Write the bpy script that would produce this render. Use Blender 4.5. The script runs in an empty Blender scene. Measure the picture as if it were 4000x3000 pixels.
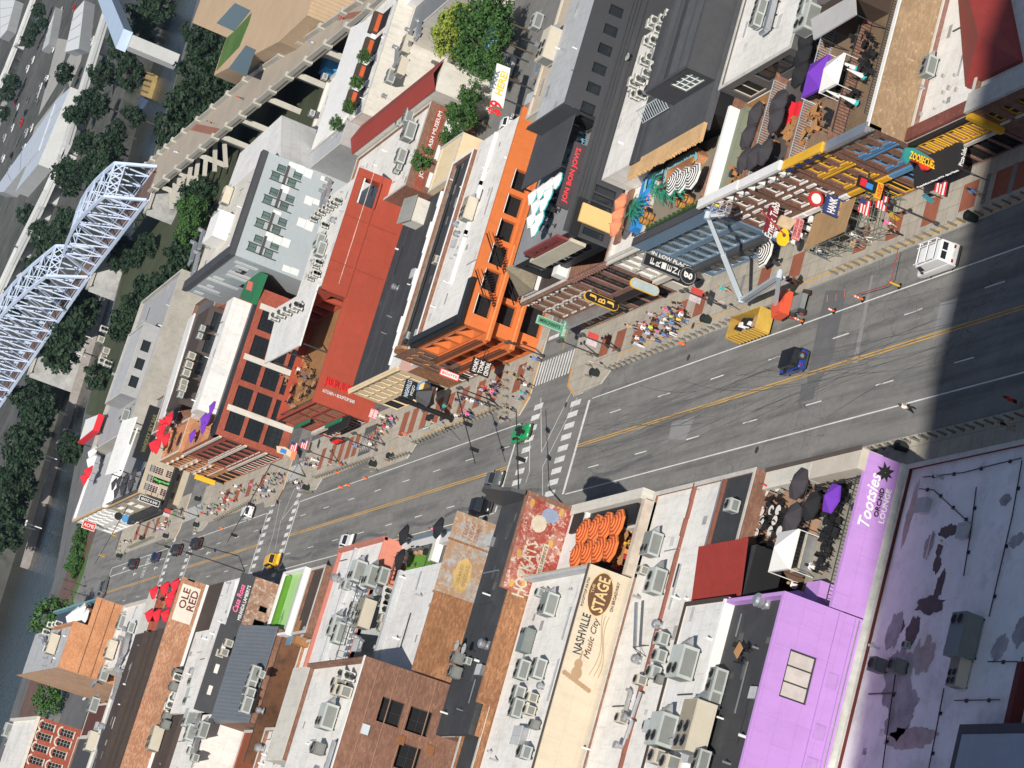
import bpy, bmesh, math, random
from mathutils import Vector, Matrix
random.seed(11)
SC = bpy.context.scene
COL = SC.collection
# ------------------------------------------------------------------ camera
ROT = [[0.2708291, -0.3706266, -0.8884185], [-0.927098, 0.1479997, -0.3443622], [0.2591155, 0.9169144, -0.3035246]]
FPX, CAMH = 9000.0, 88.0          # focal length in photo pixels, height of the lens above the street
cam_d = bpy.data.cameras.new('camera'); cam = bpy.data.objects.new('camera', cam_d); COL.objects.link(cam)
cam_d.sensor_fit = 'HORIZONTAL'; cam_d.sensor_width = 36.0; cam_d.lens = 36.0 * FPX / 4000.0
cam_d.clip_start = 1.0; cam_d.clip_end = 9000.0
r0, r1, r2 = (Vector(v) for v in ROT)
cam.matrix_world = Matrix(((r0.x, -r1.x, -r2.x, 0), (r0.y, -r1.y, -r2.y, 0), (r0.z, -r1.z, -r2.z, CAMH), (0, 0, 0, 1)))
SC.camera = cam
# ------------------------------------------------------------------ daylight
SUN_H = Vector((0.40, 0.916)).normalized()      # horizontal way the light travels
SUN_EL = math.radians(36.0)
world = bpy.data.worlds.new('World'); SC.world = world; world.use_nodes = True
wn = world.node_tree; wn.nodes.clear()
w_out = wn.nodes.new('ShaderNodeOutputWorld'); w_bg = wn.nodes.new('ShaderNodeBackground'); w_sky = wn.nodes.new('ShaderNodeTexSky')
w_sky.sky_type = 'NISHITA'; w_sky.sun_disc = False; w_sky.sun_elevation = SUN_EL
w_sky.sun_rotation = math.atan2(-SUN_H.x, -SUN_H.y)
w_bg.inputs['Strength'].default_value = 0.068
wn.links.new(w_sky.outputs[0], w_bg.inputs[0]); wn.links.new(w_bg.outputs[0], w_out.inputs[0])
sun_d = bpy.data.lights.new('sun', 'SUN'); sun = bpy.data.objects.new('sun', sun_d); COL.objects.link(sun)
sun_d.energy = 5.0; sun_d.angle = math.radians(0.53); sun_d.color = (1.0, 0.95, 0.87)
ldir = Vector((SUN_H.x * math.cos(SUN_EL), SUN_H.y * math.cos(SUN_EL), -math.sin(SUN_EL)))
sun.rotation_euler = ldir.to_track_quat('-Z', 'Y').to_euler(); sun.location = (0, 0, 300)
SC.view_settings.view_transform = 'Standard'; SC.view_settings.look = 'None'
SC.view_settings.gamma = 1.0; SC.view_settings.exposure = 0.16; SC.view_settings.use_curve_mapping = False
# ------------------------------------------------------------------ survey: photo pixel -> place
def ray(p):
    v = ((p[0] - 2000) / FPX, (p[1] - 1500) / FPX, 1.0)
    return Vector([sum(ROT[k][i] * v[k] for k in range(3)) for i in range(3)])
def gz(p, z=0.0):                 # where the sight line meets level z
    d = ray(p); t = (z - CAMH) / d.z
    return Vector((d.x * t, d.y * t, z))
def gx(p, x):                     # where it meets the plane X = x
    d = ray(p); t = x / d.x
    return Vector((x, d.y * t, CAMH + d.z * t))
def gy(p, y):
    d = ray(p); t = y / d.y
    return Vector((d.x * t, y, CAMH + d.z * t))
def c(ci, ri, x, y): return (ci * 1000 + x / 2.212, ri * 750 + y / 2.212)
def va(x, y): return (1900 + x * .9456, 1800 + y * .9456)
def vb(x, y): return (1000 + x * .788, 1900 + y * .788)
def vd(x, y): return (400 + x * .8928, 2150 + y * .8928)
def ve(x, y): return (x * .8929, 2150 + y * .8929)
def vg(x, y): return (1200 + x * .7874, 2500 + y * .7874)
def vh(x, y): return (500 + x * .788, 600 + y * .788)
def vk(x, y): return (1100 + x * .9456, 800 + y * .9456)
def vm(x, y): return (250 + x * .998, 1200 + y * .998)
def vn(x, y): return (2000 + x * .9456, y * .9456)
# ------------------------------------------------------------------ materials
MATS = {}
def s2l(v): return tuple(((q / 255.0) / 12.92 if q / 255.0 <= .04045 else ((q / 255.0 + .055) / 1.055) ** 2.4) for q in v)
def mat(name, rgb, rough=.75, var=.18, scale=1.2, metal=0.0, kind='plain', rgb2=None, bump=.0, spec=.35, amt=.5, alpha=None, emit=0, wear=0.0, seams=0.0):
    """procedural paint: base colour broken up by two noises in world space; kinds add bricks, ribs, stains"""
    if name in MATS: return MATS[name]
    m = bpy.data.materials.new(name); MATS[name] = m; m.use_nodes = True
    nt = m.node_tree; N = nt.nodes; L = nt.links
    bs = N['Principled BSDF']; bs.inputs['Roughness'].default_value = rough; bs.inputs['Metallic'].default_value = metal
    bs.inputs['Specular IOR Level'].default_value = spec
    if emit:
        bs.inputs['Emission Color'].default_value = (*rgb, 1); bs.inputs['Emission Strength'].default_value = emit
    geo = N.new('ShaderNodeNewGeometry')
    def math_(op, a, b=None):
        n = N.new('ShaderNodeMath'); n.operation = op
        for i, q in enumerate((a, b)):
            if q is None: continue
            if isinstance(q, (int, float)): n.inputs[i].default_value = q
            else: L.new(q, n.inputs[i])
        return n.outputs[0]
    def noise(sc, det=4, ro=.6, vec=None):
        n = N.new('ShaderNodeTexNoise'); n.inputs['Scale'].default_value = sc; n.inputs['Detail'].default_value = det; n.inputs['Roughness'].default_value = ro
        L.new(vec if vec else geo.outputs['Position'], n.inputs['Vector']); return n.outputs[0]
    def mix(fac, a, b, typ='MIX'):
        n = N.new('ShaderNodeMix'); n.data_type = 'RGBA'; n.blend_type = typ
        if isinstance(fac, (int, float)): n.inputs[0].default_value = fac
        else: L.new(fac, n.inputs[0])
        for i, q in ((6, a), (7, b)):
            if isinstance(q, tuple): n.inputs[i].default_value = (*q, 1)
            else: L.new(q, n.inputs[i])
        return n.outputs[2]
    def ramp(fac, lo, hi):
        n = N.new('ShaderNodeMapRange'); n.inputs[1].default_value = lo; n.inputs[2].default_value = hi; L.new(fac, n.inputs[0]); n.clamp = True
        return n.outputs[0]
    base = rgb; hgt = None
    def wallvec(su, sv):
        sx = N.new('ShaderNodeSeparateXYZ'); L.new(geo.outputs['Position'], sx.inputs[0])
        sn = N.new('ShaderNodeSeparateXYZ'); L.new(geo.outputs['Normal'], sn.inputs[0])
        ax_ = math_('GREATER_THAN', math_('ABSOLUTE', sn.outputs[0]), .7)
        u = math_('ADD', math_('MULTIPLY', sx.outputs[1], ax_), math_('MULTIPLY', sx.outputs[0], math_('SUBTRACT', 1.0, ax_)))
        up = math_('GREATER_THAN', math_('ABSOLUTE', sn.outputs[2]), .7)
        v = math_('ADD', math_('MULTIPLY', sx.outputs[2], math_('SUBTRACT', 1.0, up)), math_('MULTIPLY', sx.outputs[1], up))
        cb = N.new('ShaderNodeCombineXYZ'); L.new(math_('MULTIPLY', u, su), cb.inputs[0]); L.new(math_('MULTIPLY', v, sv), cb.inputs[1])
        return cb.outputs[0]
    if kind == 'brick':
        bt = N.new('ShaderNodeTexBrick'); L.new(wallvec(1, 1), bt.inputs['Vector'])
        bt.inputs['Scale'].default_value = 1.0; bt.inputs['Brick Width'].default_value = .44; bt.inputs['Row Height'].default_value = .16; bt.inputs['Mortar Size'].default_value = .012
        bt.inputs['Color1'].default_value = (*rgb, 1); bt.inputs['Color2'].default_value = (*(rgb2 or tuple(q * 1.35 for q in rgb)), 1)
        bt.inputs['Mortar'].default_value = (*tuple(q * .75 + .05 for q in rgb), 1); bt.inputs['Bias'].default_value = -.25
        base = bt.outputs[0]; hgt = bt.outputs[1]
        sp = noise(3.2, 2, .5); base = mix(math_('MULTIPLY', ramp(sp, .62, .72), .55), base, tuple(min(1, q * 1.9 + .06) for q in rgb))
        sp2 = noise(.35, 4, .65); base = mix(math_('MULTIPLY', ramp(sp2, .45, .75), .45), base, tuple(q * .55 for q in rgb))
    elif kind == 'ribs':
        wv = N.new('ShaderNodeTexWave'); wv.wave_type = 'BANDS'; wv.bands_direction = 'X'; wv.inputs['Scale'].default_value = amt; wv.inputs['Distortion'].default_value = 0
        L.new(wallvec(1, 1), wv.inputs['Vector']); base = mix(math_('MULTIPLY', ramp(wv.outputs[0], .8, 1), .45), rgb, tuple(q * .5 for q in rgb)); hgt = wv.outputs[0]
    elif kind == 'stain':
        n1 = noise(.16, 6, .7); n2 = noise(.9, 5, .7)
        base = mix(math_('MULTIPLY', ramp(n1, .5, .68), amt), rgb, rgb2 or tuple(q * .4 for q in rgb))
        base = mix(math_('MULTIPLY', ramp(n2, .55, .75), amt * .7), base, tuple(q * .55 for q in rgb))
    elif kind == 'mural':
        n1 = noise(.5, 6, .75); n2 = noise(1.7, 5, .8)
        base = mix(ramp(n1, .45, .58), rgb, rgb2); base = mix(math_('MULTIPLY', ramp(n2, .52, .6), amt), base, (.62, .58, .5))
    elif kind == 'slabs':
        bt = N.new('ShaderNodeTexBrick'); L.new(geo.outputs['Position'], bt.inputs['Vector']); bt.offset = 0
        bt.inputs['Scale'].default_value = 1.0; bt.inputs['Brick Width'].default_value = 1.6; bt.inputs['Row Height'].default_value = 1.6; bt.inputs['Mortar Size'].default_value = .03
        bt.inputs['Color1'].default_value = (*rgb, 1); bt.inputs['Color2'].default_value = (*tuple(q * .9 for q in rgb), 1); bt.inputs['Mortar'].default_value = (*tuple(q * .55 for q in rgb), 1)
        base = bt.outputs[0]
        n1 = noise(.3, 6, .7); base = mix(math_('MULTIPLY', ramp(n1, .48, .72), .35), base, tuple(q * .55 for q in rgb))
    elif kind == 'asphalt':
        def stretched(sx_, sy_):
            mp = N.new('ShaderNodeMapping'); mp.inputs['Scale'].default_value = (sx_, sy_, 1); L.new(geo.outputs['Position'], mp.inputs[0]); return mp.outputs[0]
        lane = noise(1.0, 5, .65, stretched(.75, .035)); blot = noise(.5, 6, .75, stretched(1, .45)); fine = noise(9, 3, .8)
        base = mix(math_('MULTIPLY', ramp(lane, .46, .64), amt), rgb, rgb2); base = mix(math_('MULTIPLY', ramp(blot, .52, .7), amt * .8), base, tuple(q * .62 for q in rgb)); base = mix(math_('MULTIPLY', ramp(blot, .48, .3), amt * .7), base, tuple(q * 1.3 for q in rgb))
        base = mix(math_('MULTIPLY', ramp(fine, .6, .75), .3), base, tuple(q * .5 for q in rgb))
        for sc_, wd in ((.22, .012), (.55, .02)):
            vo = N.new('ShaderNodeTexVoronoi'); vo.feature = 'DISTANCE_TO_EDGE'; vo.inputs['Scale'].default_value = sc_; wob = N.new('ShaderNodeVectorMath'); wob.operation = 'ADD'; L.new(geo.outputs['Position'], wob.inputs[0])
            wn_ = N.new('ShaderNodeTexNoise'); wn_.inputs['Scale'].default_value = .8; wn_.inputs['Detail'].default_value = 5; L.new(geo.outputs['Position'], wn_.inputs['Vector']); L.new(wn_.outputs[1], wob.inputs[1]); L.new(wob.outputs[0], vo.inputs['Vector'])
            msk = ramp(noise(.08, 3, .6), .46, .6); base = mix(math_('MULTIPLY', math_('MULTIPLY', ramp(vo.outputs[0], wd, 0), msk), .6), base, tuple(q * .35 for q in rgb))
    if seams:
        bt = N.new('ShaderNodeTexBrick'); L.new(wallvec(1, 1), bt.inputs['Vector']); bt.offset = .37; bt.inputs['Scale'].default_value = 1.0; bt.inputs['Brick Width'].default_value = 5.2; bt.inputs['Row Height'].default_value = 1.7; bt.inputs['Mortar Size'].default_value = .035; bt.inputs['Color1'].default_value = (1, 1, 1, 1); bt.inputs['Color2'].default_value = (.93, .93, .93, 1); bt.inputs['Mortar'].default_value = (.6, .58, .56, 1)
        base = mix(seams, base, bt.outputs[0], 'MULTIPLY')
    if wear:
        n3 = noise(1.0, 6, .75, wallvec(1.6, .22)); n4 = noise(.55, 6, .8); n5 = noise(6.0, 4, .8)
        dk = tuple(q * .45 for q in rgb); base = mix(math_('MULTIPLY', ramp(n3, .5, .72), wear), base, dk); base = mix(math_('MULTIPLY', ramp(n4, .5, .7), wear), base, tuple(q * .62 + .02 for q in rgb)); base = mix(math_('MULTIPLY', ramp(n5, .55, .7), wear * .7), base, dk); base = mix(math_('MULTIPLY', ramp(n4, .42, .25), wear * .6), base, tuple(min(1, q * 1.25 + .04) for q in rgb))
    if var:
        n1 = noise(scale, 5, .65); n2 = noise(scale * .13, 3, .6)
        f = math_('ADD', math_('MULTIPLY', math_('SUBTRACT', n1, .5), var * 2.4), math_('MULTIPLY', math_('SUBTRACT', n2, .5), var * 2.4))
        f = math_('ADD', f, 1.0)
        hs = N.new('ShaderNodeHueSaturation'); hs.inputs['Saturation'].default_value = 1
        if isinstance(base, tuple): hs.inputs['Color'].default_value = (*base, 1)
        else: L.new(base, hs.inputs['Color'])
        L.new(f, hs.inputs['Value']); base = hs.outputs[0]
    if isinstance(base, tuple): bs.inputs['Base Color'].default_value = (*base, 1)
    else: L.new(base, bs.inputs['Base Color'])
    if bump:
        b = N.new('ShaderNodeBump'); b.inputs['Strength'].default_value = bump; b.inputs['Distance'].default_value = .05
        L.new(hgt if hgt is not None else noise(scale * 4, 5, .7), b.inputs['Height']); L.new(b.outputs[0], bs.inputs['Normal'])
    return m
def P(name, r, g, b, **k): return mat(name, s2l((r, g, b)), **k)   # colours measured as they look, kept below sunlit brightness
# ------------------------------------------------------------------ mesh building
OFF = {}; KIDS = {}
def adopt(o, parent): o.parent = parent; KIDS.setdefault(parent.name, []).append(o)
class MB:
    def __init__(s): s.v = []; s.f = []; s.m = []
    def quad(s, *p, m=0):
        i = len(s.v); s.v += [tuple(q) for q in p]; s.f.append(tuple(range(i, i + len(p)))); s.m.append(m); return s
    def box(s, x0, x1, y0, y1, z0, z1, m=0, skip=''):
        if x0 > x1: x0, x1 = x1, x0
        if y0 > y1: y0, y1 = y1, y0
        i = len(s.v); s.v += [(x, y, z) for z in (z0, z1) for y in (y0, y1) for x in (x0, x1)]
        for k, q in (('b', (0, 2, 3, 1)), ('t', (4, 5, 7, 6)), ('f', (0, 1, 5, 4)), ('k', (2, 6, 7, 3)), ('l', (0, 4, 6, 2)), ('r', (1, 3, 7, 5))):
            if k not in skip: s.f.append(tuple(i + t for t in q)); s.m.append(m)
        return s
    def cyl(s, p0, p1, r, n=8, r1=None, m=0, cap=True):
        p0, p1 = Vector(p0), Vector(p1); d = (p1 - p0)
        if d.length < 1e-6: return s
        d.normalize(); u = d.orthogonal().normalized(); w = d.cross(u); r1 = r if r1 is None else r1
        i = len(s.v)
        for p, rr in ((p0, r), (p1, r1)):
            for k in range(n):
                t = 2 * math.pi * k / n; s.v.append(tuple(p + (u * math.cos(t) + w * math.sin(t)) * rr))
        for k in range(n): s.f.append((i + k, i + (k + 1) % n, i + n + (k + 1) % n, i + n + k)); s.m.append(m)
        if cap:
            s.f.append(tuple(i + k for k in reversed(range(n)))); s.m.append(m); s.f.append(tuple(i + n + k for k in range(n))); s.m.append(m)
        return s
    def bar(s, p0, p1, w=.1, h=None, m=0):
        p0, p1 = Vector(p0), Vector(p1); d = p1 - p0
        if d.length < 1e-6: return s
        d.normalize(); up = Vector((0, 0, 1)) if abs(d.z) < .95 else Vector((1, 0, 0))
        sd = d.cross(up).normalized() * (w / 2); uu = sd.cross(d).normalized() * ((h or w) / 2)
        i = len(s.v)
        for p in (p0, p1): s.v += [tuple(p - sd - uu), tuple(p + sd - uu), tuple(p + sd + uu), tuple(p - sd + uu)]
        for q in ((0, 1, 2, 3), (7, 6, 5, 4), (0, 4, 5, 1), (1, 5, 6, 2), (2, 6, 7, 3), (3, 7, 4, 0)): s.f.append(tuple(i + t for t in q)); s.m.append(m)
        return s
    def prism(s, poly, z0, z1, m=0, mt=None):
        i = len(s.v); n = len(poly); a = sum(poly[k][0] * poly[(k + 1) % n][1] - poly[(k + 1) % n][0] * poly[k][1] for k in range(n))
        if a < 0: poly = poly[::-1]
        s.v += [(p[0], p[1], z0) for p in poly] + [(p[0], p[1], z1) for p in poly]
        s.f.append(tuple(i + k for k in reversed(range(n)))); s.m.append(m); s.f.append(tuple(i + n + k for k in range(n))); s.m.append(m if mt is None else mt)
        for k in range(n): s.f.append((i + k, i + (k + 1) % n, i + n + (k + 1) % n, i + n + k)); s.m.append(m)
        return s
    def extr(s, poly, d, m=0, mc=None):          # any planar polygon pushed along vector d
        i = len(s.v); n = len(poly); d = Vector(d)
        s.v += [tuple(p) for p in poly] + [tuple(Vector(p) + d) for p in poly]
        s.f.append(tuple(i + k for k in reversed(range(n)))); s.m.append(m if mc is None else mc); s.f.append(tuple(i + n + k for k in range(n))); s.m.append(m if mc is None else mc)
        for k in range(n): s.f.append((i + k, i + (k + 1) % n, i + n + (k + 1) % n, i + n + k)); s.m.append(m)
        return s
    def lathe(s, prof, n=10, o=(0, 0, 0), m=0):
        i = len(s.v)
        for r, z in prof:
            for k in range(n):
                t = 2 * math.pi * k / n; s.v.append((o[0] + r * math.cos(t), o[1] + r * math.sin(t), o[2] + z))
        for j in range(len(prof) - 1):
            for k in range(n): s.f.append((i + j * n + k, i + j * n + (k + 1) % n, i + (j + 1) * n + (k + 1) % n, i + (j + 1) * n + k)); s.m.append(m)
        s.f.append(tuple(i + k for k in reversed(range(n)))); s.m.append(m); j = (len(prof) - 1) * n
        s.f.append(tuple(i + j + k for k in range(n))); s.m.append(m)
        return s
    def build(s, name, mats, parent=None, local=False, smooth=False, kind=None):
        me = bpy.data.meshes.new(name)
        off = Vector((0, 0, 0)) if local or parent is None else OFF.get(parent.name, Vector((0, 0, 0)))
        me.from_pydata([(x - off.x, y - off.y, z - off.z) for x, y, z in s.v], [], s.f)
        if not isinstance(mats, (list, tuple)): mats = [mats]
        for q in mats:
            if q: me.materials.append(q)
        if len(mats) > 1: me.polygons.foreach_set('material_index', s.m)
        if smooth: me.polygons.foreach_set('use_smooth', [True] * len(me.polygons))
        me.update()
        o = bpy.data.objects.new(name, me); COL.objects.link(o)
        if parent: adopt(o, parent)
        OFF[o.name] = off
        if kind: o['kind'] = kind
        return o
def tag(o, label, cat, group=None):
    o['label'] = label; o['category'] = cat
    if group: o['group'] = group
    return o
def thing(name, label, cat, loc=(0, 0, 0), rz=0.0, group=None):
    o = bpy.data.objects.new(name, None); COL.objects.link(o); o.location = loc; o.rotation_euler = (0, 0, rz); o.empty_display_size = .5
    OFF[o.name] = Vector(loc); return tag(o, label, cat, group)
def kid(name, me, parent, loc=(0, 0, 0), mats=None):            # a part that shares mesh data
    o = bpy.data.objects.new(name, me); COL.objects.link(o); adopt(o, parent); o.location = loc
    OFF[o.name] = OFF.get(parent.name, Vector((0, 0, 0))) + Vector(loc)
    return o
def copy_tree(o, parent=None):
    q = o.copy(); COL.objects.link(q)
    if parent is not None: adopt(q, parent)
    for ch in KIDS.get(o.name, ()): copy_tree(ch, q)
    return q
USED = set()
def place(proto, loc, rz=0.0, label=None, group=None, sc=None):
    if proto.name not in USED: USED.add(proto.name); o = proto
    else: o = copy_tree(proto)
    o.location = loc; o.rotation_euler = (0, 0, rz)
    if sc is not None: o.scale = (sc, sc, sc) if isinstance(sc, (int, float)) else sc
    if label: o['label'] = label
    if group: o['group'] = group
    return o
def struct(name, mb, m, parent=None):
    o = mb.build(name, m, parent); o['kind'] = 'structure'; return o
# lettering: built-in font turned into a thin mesh
TXT = {}
def text_mesh(s, depth=.02, bold=0.0, sp=1.0):
    key = (s, depth, bold, sp)
    if key in TXT: return TXT[key]
    cu = bpy.data.curves.new('lettering', 'FONT'); cu.body = s; cu.extrude = depth; cu.offset = bold; cu.space_character = sp
    cu.align_x = 'CENTER'; cu.align_y = 'CENTER'; cu.resolution_u = 2
    ob = bpy.data.objects.new('tmp', cu); COL.objects.link(ob)
    bpy.context.view_layer.update()
    dg = bpy.context.evaluated_depsgraph_get()
    me = bpy.data.meshes.new_from_object(ob.evaluated_get(dg)); me.name = 'lettering'
    bpy.data.objects.remove(ob); bpy.data.curves.remove(cu)
    xs = [v.co.x for v in me.vertices] or [0]; ys = [v.co.y for v in me.vertices] or [0]
    w = max(xs) - min(xs) or 1; h = max(ys) - min(ys) or 1; cx = (max(xs) + min(xs)) / 2; cy = (max(ys) + min(ys)) / 2
    TXT[key] = (me, w, h, cx, cy); return TXT[key]
def letters(s, m, parent, centre, right, up, w, h, depth=.03, bold=0.0, name='lettering', shear=0.0):
    """lettering whose box is w x h, centred at a world point, reading along `right`, standing along `up`"""
    me, tw, th, cx, cy = text_mesh(s, .02, bold); me2 = me.copy(); me2.materials.clear(); me2.materials.append(m)
    R, U = Vector(right).normalized(), Vector(up).normalized(); Nn = R.cross(U)
    o = OFF.get(parent.name, Vector((0, 0, 0))) if parent else Vector((0, 0, 0)); C0 = Vector(centre) - o
    for v in me2.vertices:
        x = (v.co.x - cx) / tw * w; y = (v.co.y - cy) / th * h; x += shear * y
        v.co = C0 + R * x + U * y + Nn * (v.co.z / .02 * depth)
    ob = bpy.data.objects.new(name, me2); COL.objects.link(ob)
    if parent: adopt(ob, parent)
    return ob
# ================================================================== the setting
ASPH = mat('asphalt', (.205, .20, .19), rough=.9, var=.08, scale=.8, kind='asphalt', rgb2=(.12, .118, .115), amt=.8, bump=.1)
ASPH2 = mat('asphalt_patch_old', (.25, .25, .25), rough=.9, var=.15, scale=.8)
ASPH3 = mat('asphalt_patch_new', (.13, .13, .135), rough=.9, var=.2, scale=.8)
WHITEP = mat('road_paint_white', (.70, .70, .67), rough=.7, var=.25, scale=2.5, wear=.5)
YELP = mat('road_paint_yellow', (.62, .36, .07), rough=.7, var=.25, scale=2.5, wear=.5)
CONC = mat('sidewalk_concrete', (.44, .40, .335), rough=.9, var=.2, scale=.7, kind='slabs', wear=.35)
CURB = mat('kerb_concrete', (.46, .44, .39), rough=.9, var=.25, scale=1.0)
PAVER = mat('brick_paver_red', (.28, .095, .055), rough=.9, var=.25, scale=1.5)
PAVGR = mat('paver_grey', (.2, .2, .2), rough=.9, var=.2)
IRON = mat('cast_iron', (.05, .045, .042), rough=.6, var=.3, scale=4)
GRASS = mat('grass', (.07, .14, .03), rough=1, var=.4, scale=.8)
EARTH = mat('riverbank_earth', (.045, .05, .03), rough=1, var=.4, scale=.25)
RIP = mat('riprap_stone', (.09, .085, .06), rough=1, var=.5, scale=.9)
# west ground (the town), as one sheet reaching past the frame
WB = [(-260, 520), (38, 562), (71, 565), (121, 608), (160, 625), (184, 637), (236, 654), (330, 690), (900, 900)]
EB = [(-260, 640), (20, 690), (69, 698), (139, 714), (186, 725), (238, 758), (312, 796), (700, 960)]
g = MB(); g.prism([(-260, -300)] + WB + [(900, -300)], -9.0, -0.02)
struct('town_ground', g, mat('town_ground_asphalt', (.12, .12, .122), rough=.95, var=.3, scale=.2))
g = MB(); g.prism(EB + [(2600, 2000), (3800, 7500), (-900, 7500), (-260, 1200)], -12, -1.0)
struct('east_bank_ground', g, mat('east_bank_mixed', (.085, .085, .08), rough=1, var=.6, scale=.06, kind='stain', rgb2=(.03, .042, .02), amt=.95))
WATER = bpy.data.materials.new('river_water'); WATER.use_nodes = True
_n = WATER.node_tree; _b = _n.nodes['Principled BSDF']; _b.inputs['Base Color'].default_value = (.012, .014, .012, 1); _b.inputs['Roughness'].default_value = .18; _b.inputs['Specular IOR Level'].default_value = .28
_w = _n.nodes.new('ShaderNodeTexNoise'); _w.inputs['Scale'].default_value = .55; _w.inputs['Detail'].default_value = 6
_bp = _n.nodes.new('ShaderNodeBump'); _bp.inputs['Strength'].default_value = .9; _bp.inputs['Distance'].default_value = .35
_g = _n.nodes.new('ShaderNodeNewGeometry'); _n.links.new(_g.outputs['Position'], _w.inputs['Vector']); _n.links.new(_w.outputs[0], _bp.inputs['Height']); _n.links.new(_bp.outputs[0], _b.inputs['Normal'])
g = MB(); g.quad((-400, 480, -8), (1200, 480, -8), (1200, 1200, -8), (-400, 1200, -8)); struct('river_water', g, WATER)
# sloping banks
g = MB()
for (p, q) in zip(WB[1:-1], WB[2:]):
    g.quad((p[0], p[1] - 8, .02), (q[0], q[1] - 8, .02), (q[0] - 3, q[1] + 9, -8.4), (p[0] - 3, p[1] + 9, -8.4))
struct('west_river_bank', g, EARTH)
g = MB()
for (p, q) in zip(EB[:-1], EB[1:]):
    g.quad((p[0], p[1], -8.5), (q[0], q[1], -8.5), (q[0], q[1] + 6, -3.5), (p[0], p[1] + 6, -3.5))
    g.quad((p[0], p[1] + 6, -3.5), (q[0], q[1] + 6, -3.5), (q[0], q[1] + 26, -.9), (p[0], p[1] + 26, -.9))
struct('east_river_bank', g, RIP)
# the road
road = MB().box(53.7, 73.2, 60, 500, -.3, 0.0, skip='b')
road = struct('road', road, ASPH)
def sheet(name, poly, m, z, parent=road, th=.003):
    return MB().prism(poly, z - th, z).build(name, m, parent)
def rect(name, x0, x1, y0, y1, m, z=.004, parent=road): return sheet(name, [(x0, y0), (x1, y0), (x1, y1), (x0, y1)], m, z, parent)
for nm, y0, y1, x0 in (('cross_street', 246, 257.5, 73.2), ('cross_street', 357.5, 365.5, 73.2), ('cross_street', 425, 437, 73.2)):
    struct(nm, MB().box(x0 + .002, 150, y0, y1, -.3, .001), ASPH)
struct('waterfront_road', MB().prism([(20, 496), (110, 500.002), (110, 530), (60, 528), (20, 524)], -.3, .002), ASPH)
# sidewalks with bulb-outs (kerb 0.15 m)
def walk(name, poly):
    o = struct(name, MB().prism(poly, -.2, .15, m=1, mt=0), [CONC, CURB]); return o
SW = [walk('sidewalk', [(79.5, 60), (73.4, 60), (73.0, 150), (72.2, 200), (71.6, 205), (71.6, 233), (70.2, 235), (69.9, 242.5), (71.5, 245.4), (74, 246), (79.5, 246)]),
      walk('sidewalk', [(79.5, 257.5), (72, 257.5), (69.9, 259.5), (69.8, 266), (71.7, 268), (71.8, 298), (69.5, 301), (69.4, 317), (71.6, 320), (71.4, 343), (69.9, 345), (69.9, 352), (71.5, 357.5), (79.5, 357.5)]),
      walk('sidewalk', [(79.5, 365.5), (72, 365.5), (69.9, 368), (69.9, 374), (71.2, 376), (71.2, 414), (69.9, 417), (70, 424), (72, 425), (79.5, 425)]),
      walk('sidewalk', [(79.5, 437), (72, 437), (70, 439), (70, 446), (71.3, 448), (71.3, 487), (72, 495), (79.5, 496)]),
      walk('sidewalk', [(46.5, 60), (53.6, 60), (53.9, 150), (53.9, 226), (55.4, 228), (55.4, 235), (53, 237), (46.5, 237)]),
      walk('sidewalk', [(46.5, 256), (53, 256), (55.2, 258), (55.2, 264), (53.9, 267), (53.9, 345), (46.5, 345)]),
      walk('sidewalk', [(46.5, 362), (53.9, 364), (53.9, 425), (46.5, 425)]), walk('sidewalk', [(46.5, 437), (53.9, 438), (53.9, 492), (46.5, 492)])]
struct('sidewalk', MB().box(79.5, 110, 243.4, 246, -.2, .15), CONC); struct('sidewalk', MB().box(79.5, 110, 257.5, 260, -.2, .15), CONC)
# brick panels let into the far sidewalk
def pave(i, x0, x1, y0, y1, m=PAVER): rect('paver_panel', x0, x1, y0, y1, m, .156, SW[i])
for k, y in enumerate((152.5, 155.6, 160.5, 166.5, 172.5, 178.2, 190.6, 197.2, 211.5, 216.2)):
    pave(0, 74.3, 76.9, y, y + 2.4, PAVER)
for y in (154.9, 158.8, 203.0): pave(0, 74.2, 77.0, y, y + .7, PAVGR)
for y in (222.5, 226.5, 231.5, 235.5): pave(0, 73.9, 76.4, y, y + 2.6)
for y in (262, 270, 276, 282, 287.5, 292, 297, 302, 306): pave(1, 73.6, 77.4, y, y + 2.6)
for y in (328, 331.4, 335.5, 340, 345.5): pave(1, 73.4, 77, y, y + 2.2)
for y in (380, 388, 396, 404, 451, 459, 468, 477): pave(2 if y < 420 else 3, 73.6, 76.8, y, y + 3)
_ck = mat('guitar_pavement_dark', (.09, .09, .09), rough=.8); rect('paver_panel', 73.0, 77.6, 320.6, 326.4, _ck, .157, SW[1])
for k in range(6): sheet('paver_lens', [(73.2 + .05 * k, 321.2 + .9 * k), (74.4, 320.9 + .9 * k), (76.6, 321.3 + .9 * k), (74.8, 321.75 + .9 * k)], CURB, .163, SW[1])
for y0, y1 in ((150, 232), (268, 297)):
    rect('tactile_strip', 72.35 if y0 > 200 else 73.15, 72.5 if y0 > 200 else 73.3, y0, y1, YELP, .155, SW[0 if y0 < 200 else 1])
ORG = mat('kerb_paint_orange', (.62, .30, .05), rough=.7, var=.2)
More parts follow.
